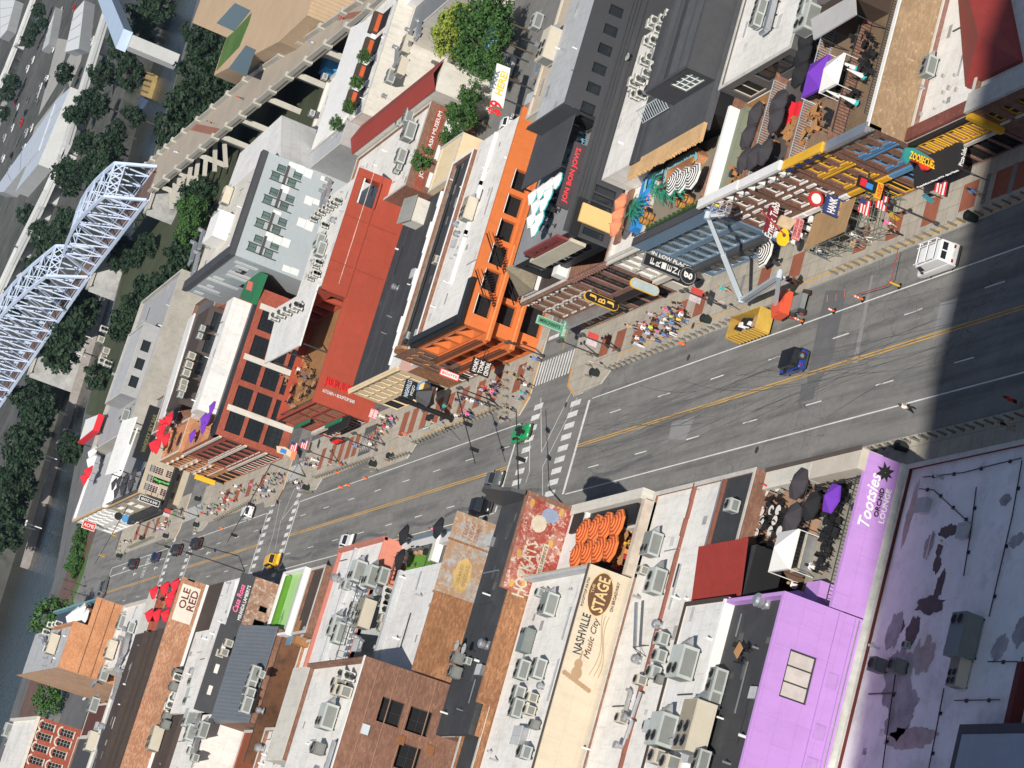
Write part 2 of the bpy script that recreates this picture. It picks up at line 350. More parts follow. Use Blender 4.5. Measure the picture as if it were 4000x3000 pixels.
for i, poly in ((1, [(69.9, 259.5), (70.3, 259.5), (72.4, 257.9), (79, 257.9), (79, 257.5), (72, 257.5)]), (0, [(70.1, 242.3), (71.6, 245.0), (74, 245.5), (74, 245.95), (71.5, 245.35), (69.95, 242.4)]),
                (2, [(69.95, 368), (70.4, 368), (72.2, 365.9), (78, 365.9), (78, 365.5), (72, 365.5)]), (3, [(70.05, 439), (70.5, 439), (72.2, 437.4), (78, 437.4), (78, 437), (72, 437)]),
                (1, [(69.45, 309.0), (72.2, 309.0), (72.2, 309.4), (69.45, 309.4)])):
    sheet('kerb_paint', poly, ORG, .1555, SW[i])
# road markings
for dx in (-.19, .09):
    for y0, y1 in ((100, 237), (258.5, 352.5), (371.5, 420), (441, 494)): rect('centre_line', 62.98 + dx, 63.1 + dx, y0, y1, YELP)
for x in (57.12, 68.7):
    for y0, y1 in ((100, 236.5), (258.5, 352.5), (371.5, 420), (441, 494)): rect('edge_line', x - .065, x + .065, y0, y1, WHITEP)
def dashrow(x, ys, ln=2.9, w=.12):
    for y in ys: rect('lane_dash', x - w / 2, x + w / 2, y, y + ln, WHITEP)
y4 = [gz(c(2, 2, *p)).y for p in ((2125, 278), (1660, 412), (1230, 540), (830, 655))]
per = 12.35
dashrow(59.72, [y4[0] + per * k for k in range(-6, 4)]); dashrow(65.95, [y4[0] - 2 + per * k for k in range(-6, 4)])
dashrow(59.72, [262 + per * k for k in range(8)]); dashrow(65.95, [260 + per * k for k in range(8)])
dashrow(59.72, [374 + per * k for k in range(4)]); dashrow(65.95, [374 + per * k for k in range(4)]); dashrow(59.72, [443 + per * k for k in range(4)])
rect('lane_line', 66.6, 66.75, 443, 494, WHITEP)
def zebra(y0, y1, x0, x1, n):
    w = (x1 - x0) / (2 * n - 1)
    for k in range(n): rect('crosswalk_bar', x0 + 2 * k * w, x0 + (2 * k + 1) * w, y0, y1, WHITEP)
zebra(240.0, 242.9, 54.6, 70.6, 12); rect('stop_line', 57.2, 68.6, 237.0, 237.6, WHITEP); rect('stop_line', 57.2, 68.6, 258.0, 258.5, WHITEP)
zebra(252.3, 255.0, 54.6, 70.6, 12)
for y0, s in ((353.4, 355.6), (368.2, 370.6), (421.5, 424), (438, 440.3)): zebra(y0, s, 54.8, 70.4, 12)
for y in (352.5, 371.0, 420.3, 440.8, 494.0): rect('stop_line', 57.2, 68.6, y, y + .45, WHITEP)
def zebra_side(x0, x1, y0, y1, n):
    w = (y1 - y0) / (2 * n - 1)
    for k in range(n): rect('crosswalk_bar', x0, x1, y0 + 2 * k * w, y0 + (2 * k + 1) * w, WHITEP, .006)
zebra_side(73.4, 76.6, 246.6, 257.0, 12); zebra_side(73.4, 76.2, 358, 365, 9); zebra_side(73.4, 76.2, 425.6, 436.4, 10)
rect('stop_line', 79.4, 79.9, 251.6, 257, WHITEP, .006); rect('centre_line', 77.2, 120, 250.9, 251.1, YELP, .006); rect('edge_line', 80, 120, 254.3, 254.4, WHITEP, .006)
def ribbon(name, pts, w, m, z, parent=road):
    mb = MB(); n = len(pts)
    L_, R_ = [], []
    for i, p in enumerate(pts):
        a = Vector(pts[max(0, i - 1)]); b = Vector(pts[min(n - 1, i + 1)]); t = (b - a)
        if t.length < 1e-6: t = Vector((1, 0))
        t.normalize(); nn = Vector((-t.y, t.x)) * w / 2
        L_.append((p[0] + nn.x, p[1] + nn.y, z)); R_.append((p[0] - nn.x, p[1] - nn.y, z))
    for i in range(n - 1): mb.quad(R_[i], R_[i + 1], L_[i + 1], L_[i])
    return mb.build(name, m, parent)
def gp2(p): q = gz(p); return (q.x, q.y)
for line in ([(250, 120), (255, 590)], [(540, 15), (255, 590)], [(565, 120), (265, 715), (265, 970)], [(155, 450), (150, 760), (120, 850)]):
    ribbon('guide_line', [gp2(c(2, 2, *p)) for p in line], .14, WHITEP, .008)
for line in ([(435, 900), (210, 1190)], [(335, 900), (210, 1200), (165, 1430)], [(210, 1000), (150, 1300), (40, 1659)]):
    ribbon('guide_line', [gp2(c(1, 2, *p)) for p in line], .14, WHITEP, .008)
# worn patches and manholes
def patch(pts, m, z, f=lambda x, y: c(3, 1, x, y)): sheet('asphalt_patch', [gp2(f(*p)) for p in pts], m, z)
patch([(500, 850), (680, 850), (560, 1420), (440, 1659), (330, 1659), (430, 1150)], ASPH3, .0031); patch([(890, 720), (910, 720), (770, 1480), (730, 1480)], ASPH2, .0033)
patch([(560, 1000), (620, 960), (480, 1500), (380, 1659), (320, 1659)], ASPH2, .0029); patch([(1490, 960), (1640, 915), (1560, 1240), (1420, 1280)], ASPH2, .003)
patch([(1380, 330), (1580, 280), (1500, 480), (1350, 480)], ASPH2, .0031, lambda x, y: c(2, 2, x, y))
patch([(290, 0), (420, 0), (390, 130), (265, 160)], ASPH3, .0033, lambda x, y: c(3, 2, x, y))
for p in (c(2, 2, 2115, 570), c(2, 2, 465, 180), c(2, 2, 555, 45), c(2, 1, 1525, 1430), c(2, 1, 1575, 1160), c(1, 2, 1190, 640)):
    q = gz(p, 0); MB().lathe([(.36, 0), (.36, .012), (.30, .014)], 14, (q.x, q.y, .15 if q.x > 71.9 else 0)).build('manhole_cover', IRON, road)
# drifting skid marks
SKID = mat('tyre_rubber_mark', (.10, .098, .095), rough=.7, var=.4, scale=3)
for k in range(70):
    y = random.uniform(155, 232); x = 63 + random.gauss(0, 2.1); a = random.uniform(-.12, .12); pts = []; cu = random.uniform(-.022, .022)
    ln = random.randint(10, 24)
    for j in range(ln): pts.append((x, y)); x += math.sin(a) * 1.6; y += math.cos(a) * 1.6; a += cu
    pts = [p for p in pts if 57.6 < p[0] < 68.4 and p[1] < 238]
    if len(pts) > 3: ribbon('skid_mark', pts, random.uniform(.025, .06), SKID, .0095)
for (cx, cy, rx) in ((65.6, 167.5, 1.7), (65.0, 172.5, 2.3), (67.2, 170, 1.4), (66.5, 164.6, 1.2), (64.4, 176, 1.6)):
    ribbon('skid_mark', [(cx + rx * math.cos(t * .33), cy + rx * 1.5 * math.sin(t * .33)) for t in range(19)], .045, SKID, .0098)
for y in (215, 245, 262, 280, 300, 320, 336):
    ribbon('oil_streak', [(58.6 + .4 * math.sin(y + k), y + 3 * k) for k in range(6)], .5, mat('oil_dark', (.13, .13, .135), var=.4, scale=2), .0062)
MARKO = mat('utility_spray', (.7, .2, .08), var=.3)
for k, (x0, y0) in enumerate(((515, 920), (590, 910), (665, 880))): ribbon('spray_mark', [gp2(c(3, 1, x0, y0 - 30)), gp2(c(3, 1, x0 - 5, y0 + 30))], .1, MARKO, .0065)
# arrows and ONLY by the waterfront
for (p, s) in (((1800, 1460), 'a'), ((1075, 1590), 'a'), ((1345, 1590), 'a'), ((1165, 1640), 'a')):
    q = gz(c(0, 2, *p)); x, y = q.x, q.y
    sheet('lane_arrow', [(x - .1, y - 1.6), (x + .1, y - 1.6), (x + .1, y + .4), (x + .45, y + .4), (x, y + 1.7), (x - .45, y + .4), (x - .1, y + .4)], WHITEP, .0065)
for p in (c(0, 2, 1280, 1520), c(0, 2, 1240, 1625)):
    q = gz(p); letters('ONLY', WHITEP, road, (q.x, q.y, .006), (1, 0, 0), (0, 1, 0), 2.4, 3.2, depth=.002, name='road_lettering')
# grass island and brick quay by the river
sheet('grass_island', [(45, 531), (70, 527), (79, 530), (70, 531.5), (48, 535)], GRASS, .05, road, .06)
struct('brick_quay', MB().prism([(20, 524.5), (60, 528.5), (110, 530.5), (112, 545), (60, 552), (20, 548)], -.2, .03), mat('quay_brick', (.13, .075, .06), rough=.9, var=.3))
PARKG = mat('riverside_ground', (.05, .06, .03), rough=1, var=.5, scale=.3)
struct('riverside_park', MB().prism([(113, 432), (140, 400), (240, 520), (300, 640), (236, 652), (184, 635), (160, 623), (121, 606), (112, 560)], -.2, .02), PARKG)
# alleys and yards behind the top row
struct('parking_lot', MB().box(104, 165, 262, 352, -.2, .003), mat('lot_asphalt', (.17, .165, .155), rough=.95, var=.35, scale=.35))
for k in range(14): rect('parking_line', 112, 117, 268 + k * 3.4, 268.12 + k * 3.4, mat('lot_paint', (.6, .5, .2), var=.4), .008, road)
# ================================================================== building kit
GLASS = mat('window_glass', (.02, .025, .03), rough=.08, var=.1, spec=.6)
GLASSB = mat('window_glass_blue', (.05, .075, .09), rough=.06, var=.25, scale=.5, spec=.7)
GLASSG = mat('window_glass_green', (.10, .16, .15), rough=.1, var=.4, scale=.4, spec=.6)
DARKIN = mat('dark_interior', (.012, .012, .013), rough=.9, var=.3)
WHT = mat('white_membrane', (.70, .69, .67), rough=.75, var=.10, scale=.5, kind='stain', rgb2=(.46, .44, .42), amt=.4, wear=0.3, seams=0.5)
WHT2 = mat('white_coated_roof', (.74, .72, .68), rough=.7, var=.14, scale=.9, kind='stain', rgb2=(.5, .46, .42), amt=.5, bump=.2, wear=0.35, seams=0.4)
WHTP = mat('white_paint', (.76, .75, .73), rough=.6, var=.06, wear=0.22)
GREYR = mat('grey_membrane', (.42, .43, .44), rough=.8, var=.12, wear=0.3, seams=0.5)
BLKR = mat('black_membrane', (.045, .046, .05), rough=.75, var=.25, scale=.5, kind='stain', rgb2=(.1, .1, .1), amt=.35, wear=0.25, seams=0.6)
BLK = mat('black_paint', (.018, .018, .02), rough=.5, var=.15)
CHAR = mat('charcoal_cladding', (.055, .057, .063), rough=.6, var=.1, kind='ribs', amt=1.2)
CHARP = mat('charcoal_plain', (.06, .062, .068), rough=.65, var=.15, wear=0.2, seams=0.25)
TANW = mat('tan_stucco', (.58, .50, .38), rough=.85, var=.07, scale=.7, wear=0.22, seams=0.25)
CREAM = mat('cream_paint', (.70, .56, .36), rough=.8, var=.06, wear=0.28)
PURP = mat('purple_paint', (.50, .27, .63), rough=.55, var=.05, scale=.5, wear=0.2, seams=0.28)
REDB = mat('red_painted_brick', (.36, .062, .034), rough=.8, var=.12, scale=.6, wear=0.28, seams=0.35)
ORGB = mat('orange_paint', (.62, .17, .045), rough=.7, var=.08, wear=0.3, seams=0.15)
BRN = mat('brown_brick', (.19, .092, .06), rough=.9, var=.15, kind='brick', rgb2=(.30, .16, .105))
BRNT = mat('tan_brick', (.30, .20, .115), rough=.9, var=.15, kind='brick', rgb2=(.42, .29, .17))
BRNR = mat('rust_brick', (.25, .11, .05), rough=.9, var=.25, scale=.5, kind='brick', rgb2=(.42, .22, .10))
BRNO = mat('orange_brick', (.46, .20, .09), rough=.9, var=.12, kind='brick', rgb2=(.56, .29, .15))
BRRED = mat('red_brick', (.29, .062, .034), rough=.9, var=.12, kind='brick', rgb2=(.37, .10, .06))
BRPNK = mat('mauve_brick', (.21, .105, .085), rough=.9, var=.12, kind='brick', rgb2=(.29, .16, .13))
BRDK = mat('dark_brown_roof', (.062, .045, .038), rough=.85, var=.2, wear=0.3, seams=0.4)
STONE = mat('pale_stone', (.58, .55, .49), rough=.85, var=.1, wear=0.4)
STONEG = mat('grey_stone', (.36, .34, .30), rough=.9, var=.2, wear=0.4)
COPE = mat('weathered_coping', (.50, .48, .44), rough=.85, var=.2, wear=0.4)
TILE = mat('brown_deck_tile', (.33, .20, .13), rough=.85, var=.15, wear=0.3, seams=0.3)
WOOD = mat('deck_wood', (.30, .15, .06), rough=.8, var=.3, scale=1.4, wear=0.4)
CONCD = mat('deck_concrete', (.30, .28, .23), rough=.9, var=.25, kind='stain', rgb2=(.16, .15, .12), amt=.5)
YEL = mat('yellow_trim', (.72, .40, .03), rough=.6, var=.06, wear=0.25)
BLU = mat('blue_trim', (.10, .26, .46), rough=.6, var=.06, wear=0.25)
BLUG = mat('blue_grey_cladding', (.13, .21, .30), rough=.5, var=.06, wear=0.2, seams=0.2)
GRNT = mat('green_turf', (.10, .25, .03), rough=1, var=.25, scale=2)
GRN = mat('green_paint', (.02, .16, .09), rough=.6, var=.1)
PINK = mat('salmon_paint', (.62, .23, .16), rough=.8, var=.08, wear=0.35, seams=0.2)
STEEL = mat('steel_galvanised', (.52, .53, .55), rough=.35, metal=.75, var=.2, scale=2)
DKST = mat('dark_steel', (.04, .042, .045), rough=.5, var=.2)
REDM = mat('red_metal_roof', (.26, .038, .032), rough=.5, var=.1, wear=0.3)
GREYM = mat('grey_metal_roof', (.13, .145, .165), rough=.5, var=.1, wear=0.3)
def uvw(ax_, k, u, z, d=0.0): return (u, k + d, z) if ax_ == 'Y' else (k + d, u, z)
def wall(root, ax_, k, u0, u1, z0, z1, m, holes=(), depth=.22, name='wall'):
    """a wall sheet facing -Y or -X with real recessed openings"""
    if u0 > u1: u0, u1 = u1, u0
    hs = [(max(u0, min(a, b)), min(u1, max(a, b)), max(z0, p), min(z1, q)) for a, b, p, q in holes]
    us = sorted({u0, u1, *[h[0] for h in hs], *[h[1] for h in hs]}); zs = sorted({z0, z1, *[h[2] for h in hs], *[h[3] for h in hs]})
    mb = MB(); fl = ax_ == 'Y'
    def q4(a, b, cc, d): mb.quad(a, b, cc, d) if fl else mb.quad(d, cc, b, a)
    for i in range(len(us) - 1):
        for j in range(len(zs) - 1):
            um, zm = (us[i] + us[i + 1]) / 2, (zs[j] + zs[j + 1]) / 2
            if any(h[0] < um < h[1] and h[2] < zm < h[3] for h in hs): continue
            q4(uvw(ax_, k, us[i], zs[j]), uvw(ax_, k, us[i + 1], zs[j]), uvw(ax_, k, us[i + 1], zs[j + 1]), uvw(ax_, k, us[i], zs[j + 1]))
    for a, b, p, q in hs:
        for (s, t, e, f) in (((a, p), (b, p), 0, 0), ((b, p), (b, q), 0, 0), ((b, q), (a, q), 0, 0), ((a, q), (a, p), 0, 0)):
            q4(uvw(ax_, k, *t), uvw(ax_, k, *s), uvw(ax_, k, *s, depth + .06), uvw(ax_, k, *t, depth + .06))
    return mb.build(name, m, root)
WCACHE = {}
def window(root, ax_, k, hole, fm, gm=GLASS, nx=2, nz=2, depth=.22, fw=.09, sill=None, head=None, arch=None, name='window', proud=0):
    a, b, p, q = hole; a, b = min(a, b), max(a, b); w, h = round(b - a, 3), round(q - p, 3)
    key = (ax_, w, h, fm.name, gm.name, nx, nz, depth, fw, proud)
    def L_(mb, u0, u1, z0, z1, d0, d1):
        if ax_ == 'Y': mb.box(u0, u1, d0, d1, z0, z1)
        else: mb.box(d0, d1, u0, u1, z0, z1)
    if key not in WCACHE:
        mb = MB(); d0, d1 = depth - .08, depth + .02
        L_(mb, 0, w, 0, fw, d0, d1); L_(mb, 0, w, h - fw, h, d0, d1); L_(mb, 0, fw, fw, h - fw, d0, d1); L_(mb, w - fw, w, fw, h - fw, d0, d1)
        for i in range(1, nx): L_(mb, w * i / nx - fw * .35, w * i / nx + fw * .35, fw, h - fw, d0 + .01, d1)
        for j in range(1, nz): L_(mb, fw, w - fw, h * j / nz - fw * .35, h * j / nz + fw * .35, d0 + .015, d1)
        if proud:
            for (u0, u1, z0, z1) in ((-proud, 0, -proud, h + proud), (w, w + proud, -proud, h + proud), (0, w, h, h + proud), (0, w, -proud, 0)): L_(mb, u0, u1, z0, z1, -.09, .02)
        o = mb.build('window', fm, None, local=True); me = o.data; bpy.data.objects.remove(o)
        mb = MB(); L_(mb, .01, w - .01, .01, h - .01, depth + .005, depth + .03)
        o = mb.build('pane', gm, None, local=True); mp = o.data; bpy.data.objects.remove(o); WCACHE[key] = (me, mp)
    me, mp = WCACHE[key]; o0 = OFF.get(root.name, Vector((0, 0, 0)))
    o = kid(name, me, root, Vector(uvw(ax_, k, a, p)) - o0); kid('pane', mp, o)
    OFF[o.name] = o0 + o.location
    if sill:
        mb = MB(); z0 = p - .16
        (mb.box(a - .12, b + .12, k - .16, k + .05, z0, p - .002) if ax_ == 'Y' else mb.box(k - .16, k + .05, a - .12, b + .12, z0, p - .002)); mb.build('sill', sill, o)
    if head:
        mb = MB(); (mb.box(a - .15, b + .15, k - .14, k + .05, q + .002, q + .3) if ax_ == 'Y' else mb.box(k - .14, k + .05, a - .15, b + .15, q + .002, q + .3)); mb.build('lintel', head, o)
    if arch:
        mb = MB(); cu = (a + b) / 2; r = (b - a) / 2 + .08; n = 8
        for i in range(n):
            t0, t1 = math.pi * i / n, math.pi * (i + 1) / n; P4 = []
            for t, rr in ((t0, r), (t1, r), (t1, r + .3), (t0, r + .3)): P4.append(uvw(ax_, k - .12, cu - rr * math.cos(t), q - .1 + rr * .75 * math.sin(t)))
            mb.extr(P4[::-1] if ax_ == 'Y' else P4, (0, .16, 0) if ax_ == 'Y' else (.16, 0, 0))
        mb.build('arch', arch, o)
    return o
def grid(u0, u1, z0, z1, nu, nz, w, h):
    out = []
    for j in range(nz):
        for i in range(nu):
            uc = u0 + (i + .5) * (u1 - u0) / nu; zc = z0 + (j + .5) * (z1 - z0) / nz; out.append((uc - w / 2, uc + w / 2, zc - h / 2, zc + h / 2))
    return out
def vol(root, x0, x1, y0, y1, z0, z1, wm, rm, par=.45, pt=.3, cm=COPE, front=(), side=(), fm=None, sm=None, roofname='roof', cope=True):
    """one box of a building: front (-X) and side (-Y) walls with openings, roof slab, parapet with coping"""
    wall(root, 'X', x0, y0, y1, z0, z1, fm or wm, front); wall(root, 'Y', y0, x0, x1, z0, z1, sm or wm, side)
    MB().quad((x1, y0, z0), (x1, y1, z0), (x1, y1, z1), (x1, y0, z1)).quad((x1, y1, z0), (x0, y1, z0), (x0, y1, z1), (x1, y1, z1)).build('wall', wm, root)
    r = MB().box(x0 + .01, x1 - .01, y0 + .01, y1 - .01, z1 - par - .2, z1 - par).build(roofname, rm, root)
    if par > .05:
        mb = MB(); e = .006; zb = z1 - par + .002
        mb.box(x0 + e, x1 - e, y0 + e, y0 + pt, zb, z1); mb.box(x0 + e, x1 - e, y1 - pt, y1 - e, zb, z1); mb.box(x0 + e, x0 + pt, y0 + pt, y1 - pt, zb, z1 - .001); mb.box(x1 - pt, x1 - e, y0 + pt, y1 - pt, zb, z1 - .001)
        mb.build('parapet', wm if not sm else sm, root)
        if cope:
            mb = MB(); o = .04
            mb.box(x0 - o, x1 + o, y0 - o, y0 + pt + o, z1, z1 + .07); mb.box(x0 - o, x1 + o, y1 - pt - o, y1 + o, z1, z1 + .07); mb.box(x0 - o, x0 + pt + o, y0 + pt + o, y1 - pt - o, z1, z1 + .068); mb.box(x1 - pt - o, x1 + o, y0 + pt + o, y1 - pt - o, z1, z1 + .068)
            mb.build('coping', cm, root)
    return r
def cornice(root, x, y0, y1, z, m, d=.45, h=.7, br=None, n=0):
    MB().box(x - d, x - .003, y0 + .02, y1 - .02, z - h * .35, z).box(x - d * .6, x - .004, y0 + .05, y1 - .05, z - h * .7, z - h * .36).box(x - d * .25, x - .005, y0 + .08, y1 - .08, z - h, z - h * .71).build('cornice', m, root)
    if br:
        for i in range(n):
            y = y0 + (i + .5) * (y1 - y0) / n; MB().box(x - d * .8, x - .006, y - .12, y + .12, z - h * 1.4, z - h * .72).build('bracket', br, root)
def shopfront(root, x, y0, y1, n, m, h=2.9, gm=GLASS): return [(y0 + .25 + i * (y1 - y0 - .3) / n, y0 - .05 + (i + 1) * (y1 - y0 - .3) / n, .2, h) for i in range(n)]
def rail(root, pts, z, h=1.05, m=DKST, name='railing', n=None, gap=.5):
    mb = MB()
    for p, q in zip(pts[:-1], pts[1:]):
        p, q = Vector((*p, z)), Vector((*q, z)); up = Vector((0, 0, h)); L_ = (q - p).length; k = max(1, int(L_ / gap))
        mb.bar(p + up, q + up, .07); mb.bar(p + up * .12, q + up * .12, .04)
        for i in range(k + 1): t = p.lerp(q, i / k); mb.bar(t, t + up, .045)
    return mb.build(name, m, root)
BAND = lambda root, x, y0, y1, z0, z1, m, d=.08, nm='band': MB().box(x - d, x - .004, y0, y1, z0, z1).build(nm, m, root)

def clutter(root, x0, x1, y0, y1, z, n=8, tone=(.5, .3, .62), seed=0):
    """patches, pipe runs and stub vents that roofs collect"""
    rnd = random.Random(seed or int(x0 * 7 + y0)); pm = [mat('roof_patch_%d' % int(t * 100), (t, t * .98, t * .95), rough=.85, var=.25, scale=1.5, wear=.4) for t in tone]
    for k in range(n):
        x, y = rnd.uniform(x0, x1), rnd.uniform(y0, y1); w, l = rnd.uniform(.4, 1.6), rnd.uniform(.3, .9)
        MB().prism([(x, y), (min(x + w, x1), y + rnd.uniform(-.1, .1)), (min(x + w, x1), min(y + l, y1)), (x, min(y + l, y1))], z + .001, z + .009 + .002 * (k % 4)).build('roof_patch', pm[k % len(pm)], root)
    for k in range(max(1, n // 2)):
        x, y = rnd.uniform(x0, x1), rnd.uniform(y0, y1); MB().cyl((x, y, z), (x, y, z + rnd.uniform(.35, .9)), rnd.uniform(.06, .14), 8).build('vent_stub', STEEL if k % 2 else WHTP, root)
    for k in range(max(1, n // 3)):
        x, y = rnd.uniform(x0, x1), rnd.uniform(y0, y1); L_ = rnd.uniform(1.5, 4.5); alongx = rnd.random() < .6; e = (min(x + L_, x1), y) if alongx else (x, min(y + L_, y1)); MB().bar((x, y, z + .12), (*e, z + .12), .09).build('pipe_run', DKST if k % 2 else STEEL, root)
# ================================================================== near side of the street (bottom of the photograph), nearest building first
XN=47.5
def blob(root,p,rx,ry,m,z,n=16,seed=0,name='roof_stain'):
    rnd=random.Random(seed);q=gz(p,z);ph=rnd.uniform(0,6);pts=[]
    n=46;ph=[rnd.uniform(0,6)for _ in range(8)]
    for k in range(n):
        t=2*math.pi*k/n;r=1+sum(.34/(j+1)*math.sin((j+2)*t*(1+j%2)+ph[j])for j in range(8))*.38+rnd.uniform(-.08,.08);r=max(r,.25);pts.append((q.x+rx*r*math.cos(t),q.y+ry*r*math.sin(t)))
    return MB().prism(pts,z-.004,z).build(name,m,root)
# --- low white building
W1=thing('flat_roof_building','low building with stained white roof beside the purple wall, in the tower shadow','building',(26,130,0))
vol(W1,3,XN,118,149.35,0,6.5,mat('dark_red_front',(.11,.02,.018),var=.2),mat('white_ponding_roof',(.76,.75,.76),rough=.7,var=.12,scale=.8,kind='stain',rgb2=(.34,.32,.33),amt=.55),par=.3,cm=COPE)
ST1=mat('roof_stain_black',(.06,.05,.046),rough=.6,var=.5,scale=1.5);ST2=mat('roof_stain_grey',(.33,.31,.33),rough=.8,var=.5,scale=1.2);ST3=mat('roof_stain_rust',(.42,.34,.33),rough=.8,var=.45,scale=1.2)
z=6.205
for i,(p,rx,ry,m)in enumerate(((c(3,2,1560,1270),.55,1.1,ST1),(c(3,2,1480,1430),.8,.35,ST1),(c(3,2,1460,1560),.7,.5,ST1),(c(3,3,1480,90),1.2,.5,ST1),(c(3,3,1400,250),.65,1.9,ST1),
        (c(3,3,1250,470),1.2,.8,ST1),(c(3,3,1340,680),1.6,1.3,ST3),(c(3,3,1350,500),.9,.45,WHT2),(c(3,3,1120,900),2.6,1.9,ST2),(c(3,3,1150,1180),1.8,2.0,ST2),(c(3,2,1230,1120),2.4,.5,ST3),(c(3,2,1390,1390),1.0,.6,ST3),
        (c(3,3,2000,620),1.0,.8,ST2),(c(3,3,1090,470),1.6,.9,ST2),(c(3,3,1230,1400),.9,3.0,ST3),(c(3,3,1150,430),.5,.5,ST1),(c(3,2,2150,1350),.5,.9,ST2),(c(3,2,2050,1000),.5,.6,ST2),(c(3,3,2190,470),1.2,.8,ST2))):
    blob(W1,p,rx,ry,m,z+.004*(i%5),seed=i)
MB().box(6,31,127.3,127.9,6.21,7.1).build('party_wall',mat('dark_red_front',(.11,.02,.018)),W1)
MB().box(4,26.7,119,132.4,6.21,7.5).build('roof_curb',CHARP,W1);MB().box(4.4,26.0,119.4,131.8,7.5,7.52).build('raised_roof',mat('blue_grey_membrane',(.33,.37,.42),rough=.7,var=.12),W1)
MB().box(3,XN,149.36,149.58,0,7.0).build('parapet',mat('weathered_pale_parapet',(.50,.51,.46),rough=.9,var=.35,scale=1.2),W1)
# --- purple bar: front with roof terrace, taller rear
B2=thing('purple_bar_building','bright purple painted bar with roof terrace and lettered side wall','building',(41,156,0))
wall(B2,'Y',149.6,35.2,XN,0,9.8,PURP);MB().box(35.2,XN-.02,149.61,150.0,8.7,9.8).build('parapet',PURP,B2)
MB().box(35.2,XN,150,157.2,0,8.6).build('terrace_floor',CONCD,B2);MB().box(39.2,XN,157.2,164.9,0,9.2).build('terrace_floor',TILE,B2)
for y0,y1,m in((149.62,157.1,mat('terrace_parapet_tan',(.50,.45,.38),rough=.9,var=.15)),(157.2,164.8,STONE)):
    MB().box(45.9,XN+.05,y0,y1,8.61 if y0<157 else 9.21,10.45).build('front_parapet',m,B2);MB().box(XN-.12,XN+.2,y0-.02,y1+.02,10.45,10.62).build('coping',mat('dark_coping',(.09,.07,.06)),B2)
rail(B2,[(45.6,150.4),(45.6,156.9)],8.61);rail(B2,[(45.6,150.4),(35.6,150.4)],8.61,1.3,gap=.3);rail(B2,[(45.5,157.3),(39.4,157.3)],9.21,1.1,gap=.3)
MB().box(35.3,45.5,150.6,151.6,8.62,8.7).build('grate_walkway',mat('grey_slats',(.26,.26,.26),kind='ribs',amt=3.0),B2)
hw=[(31.6,32.9,9.4,11.6)]
q0,q1=gy(c(3,3,200,725),149.6),gy(c(3,3,345,480),149.6)
hw=[(27.6,31.2,9.9,12.2)]
wall(B2,'Y',149.57,10,35.1,0,13.8,PURP,hw);window(B2,'Y',149.57,hw[0],DKST,mat('window_pale',(.50,.45,.42),rough=.3,var=.3),3,1,fw=.12)
wall(B2,'X',10,149.6,159.2,0,13.8,PURP);MB().quad((35.1,149.57,0),(35.1,159.2,0),(35.1,159.2,13.8),(35.1,149.57,13.8)).build('wall',PURP,B2)
MB().box(10,35.05,149.9,158.9,12.6,13.0).build('roof',BLKR,B2);MB().box(10,35.08,149.58,149.9,12.9,13.8).box(34.8,35.09,149.9,158.9,13.01,13.79).build('parapet',PURP,B2);MB().box(10,35.09,158.9,159.25,12.9,13.9).build('parapet',WHTP,B2)
for(x,y)in((25.5,0),(23.0,0),(20.6,0),(29.4,1)):
    MB().box(x,x+1.1,149.5,149.56,7.9,8.8).build('louvre_vent',mat('purple_louvre',(.46,.26,.57),kind='ribs',amt=6),B2)
for(x0,x1,z0,z1)in((10,35,9.02,9.06),(10,35,7.6,7.63)):MB().box(x0,x1,149.545,149.568,z0,z1).build('seam_strip',mat('purple_seam',(.33,.17,.45)),B2)
MB().cyl((10,149.5,7.35),(34.9,149.5,7.35),.05,6).build('gas_pipe',STEEL,B2)
# purple stair boxes on the terrace
MB().box(35.3,37.4,152.0,154.2,8.61,9.9).box(35.3,36.6,154.21,157.0,8.61,10.4).build('stair_box',PURP,B2)
# lettering on the purple wall
Pc=lambda x,y:gy(c(3,2,x,y),149.6)
a0,a1=Pc(980,1060),Pc(960,760)
letters('Tootsies',mat('sign_white',(.78,.77,.76),var=.05),B2,(43.9,149.575,8.85),(1,0,0),(0,0,1),4.3,1.0,bold=.012,shear=.25)
letters('ORCHID',mat('sign_black',(.02,.02,.02)),B2,(44.0,149.575,8.02),(1,0,0),(0,0,1),2.3,.4,bold=.02)
letters('LOUNGE',mat('sign_white',(.78,.77,.76)),B2,(43.9,149.575,7.45),(1,0,0),(0,0,1),2.7,.45,bold=.02)
mb=MB()
for k,(ang,ln)in enumerate(((20,1.0),(70,.95),(115,1.05),(160,.9),(205,.85),(250,.8),(300,.95),(340,.8))):
    t=math.radians(ang);ux,uz=math.cos(t),math.sin(t);px,pz=-uz,ux;cx,cz=46.35,8.1;ln*=.85
    pts=[(cx+ux*s*ln+px*w*ln,149.585,cz+uz*s*ln+pz*w*ln)for s,w in((.05,-.04),(.45,-.2),(1,0),(.45,.2),(.05,.04))];mb.extr(pts,(0,-.02-.004*k,0))
mb.build('orchid_emblem',mat('sign_black',(.02,.02,.02)),B2)
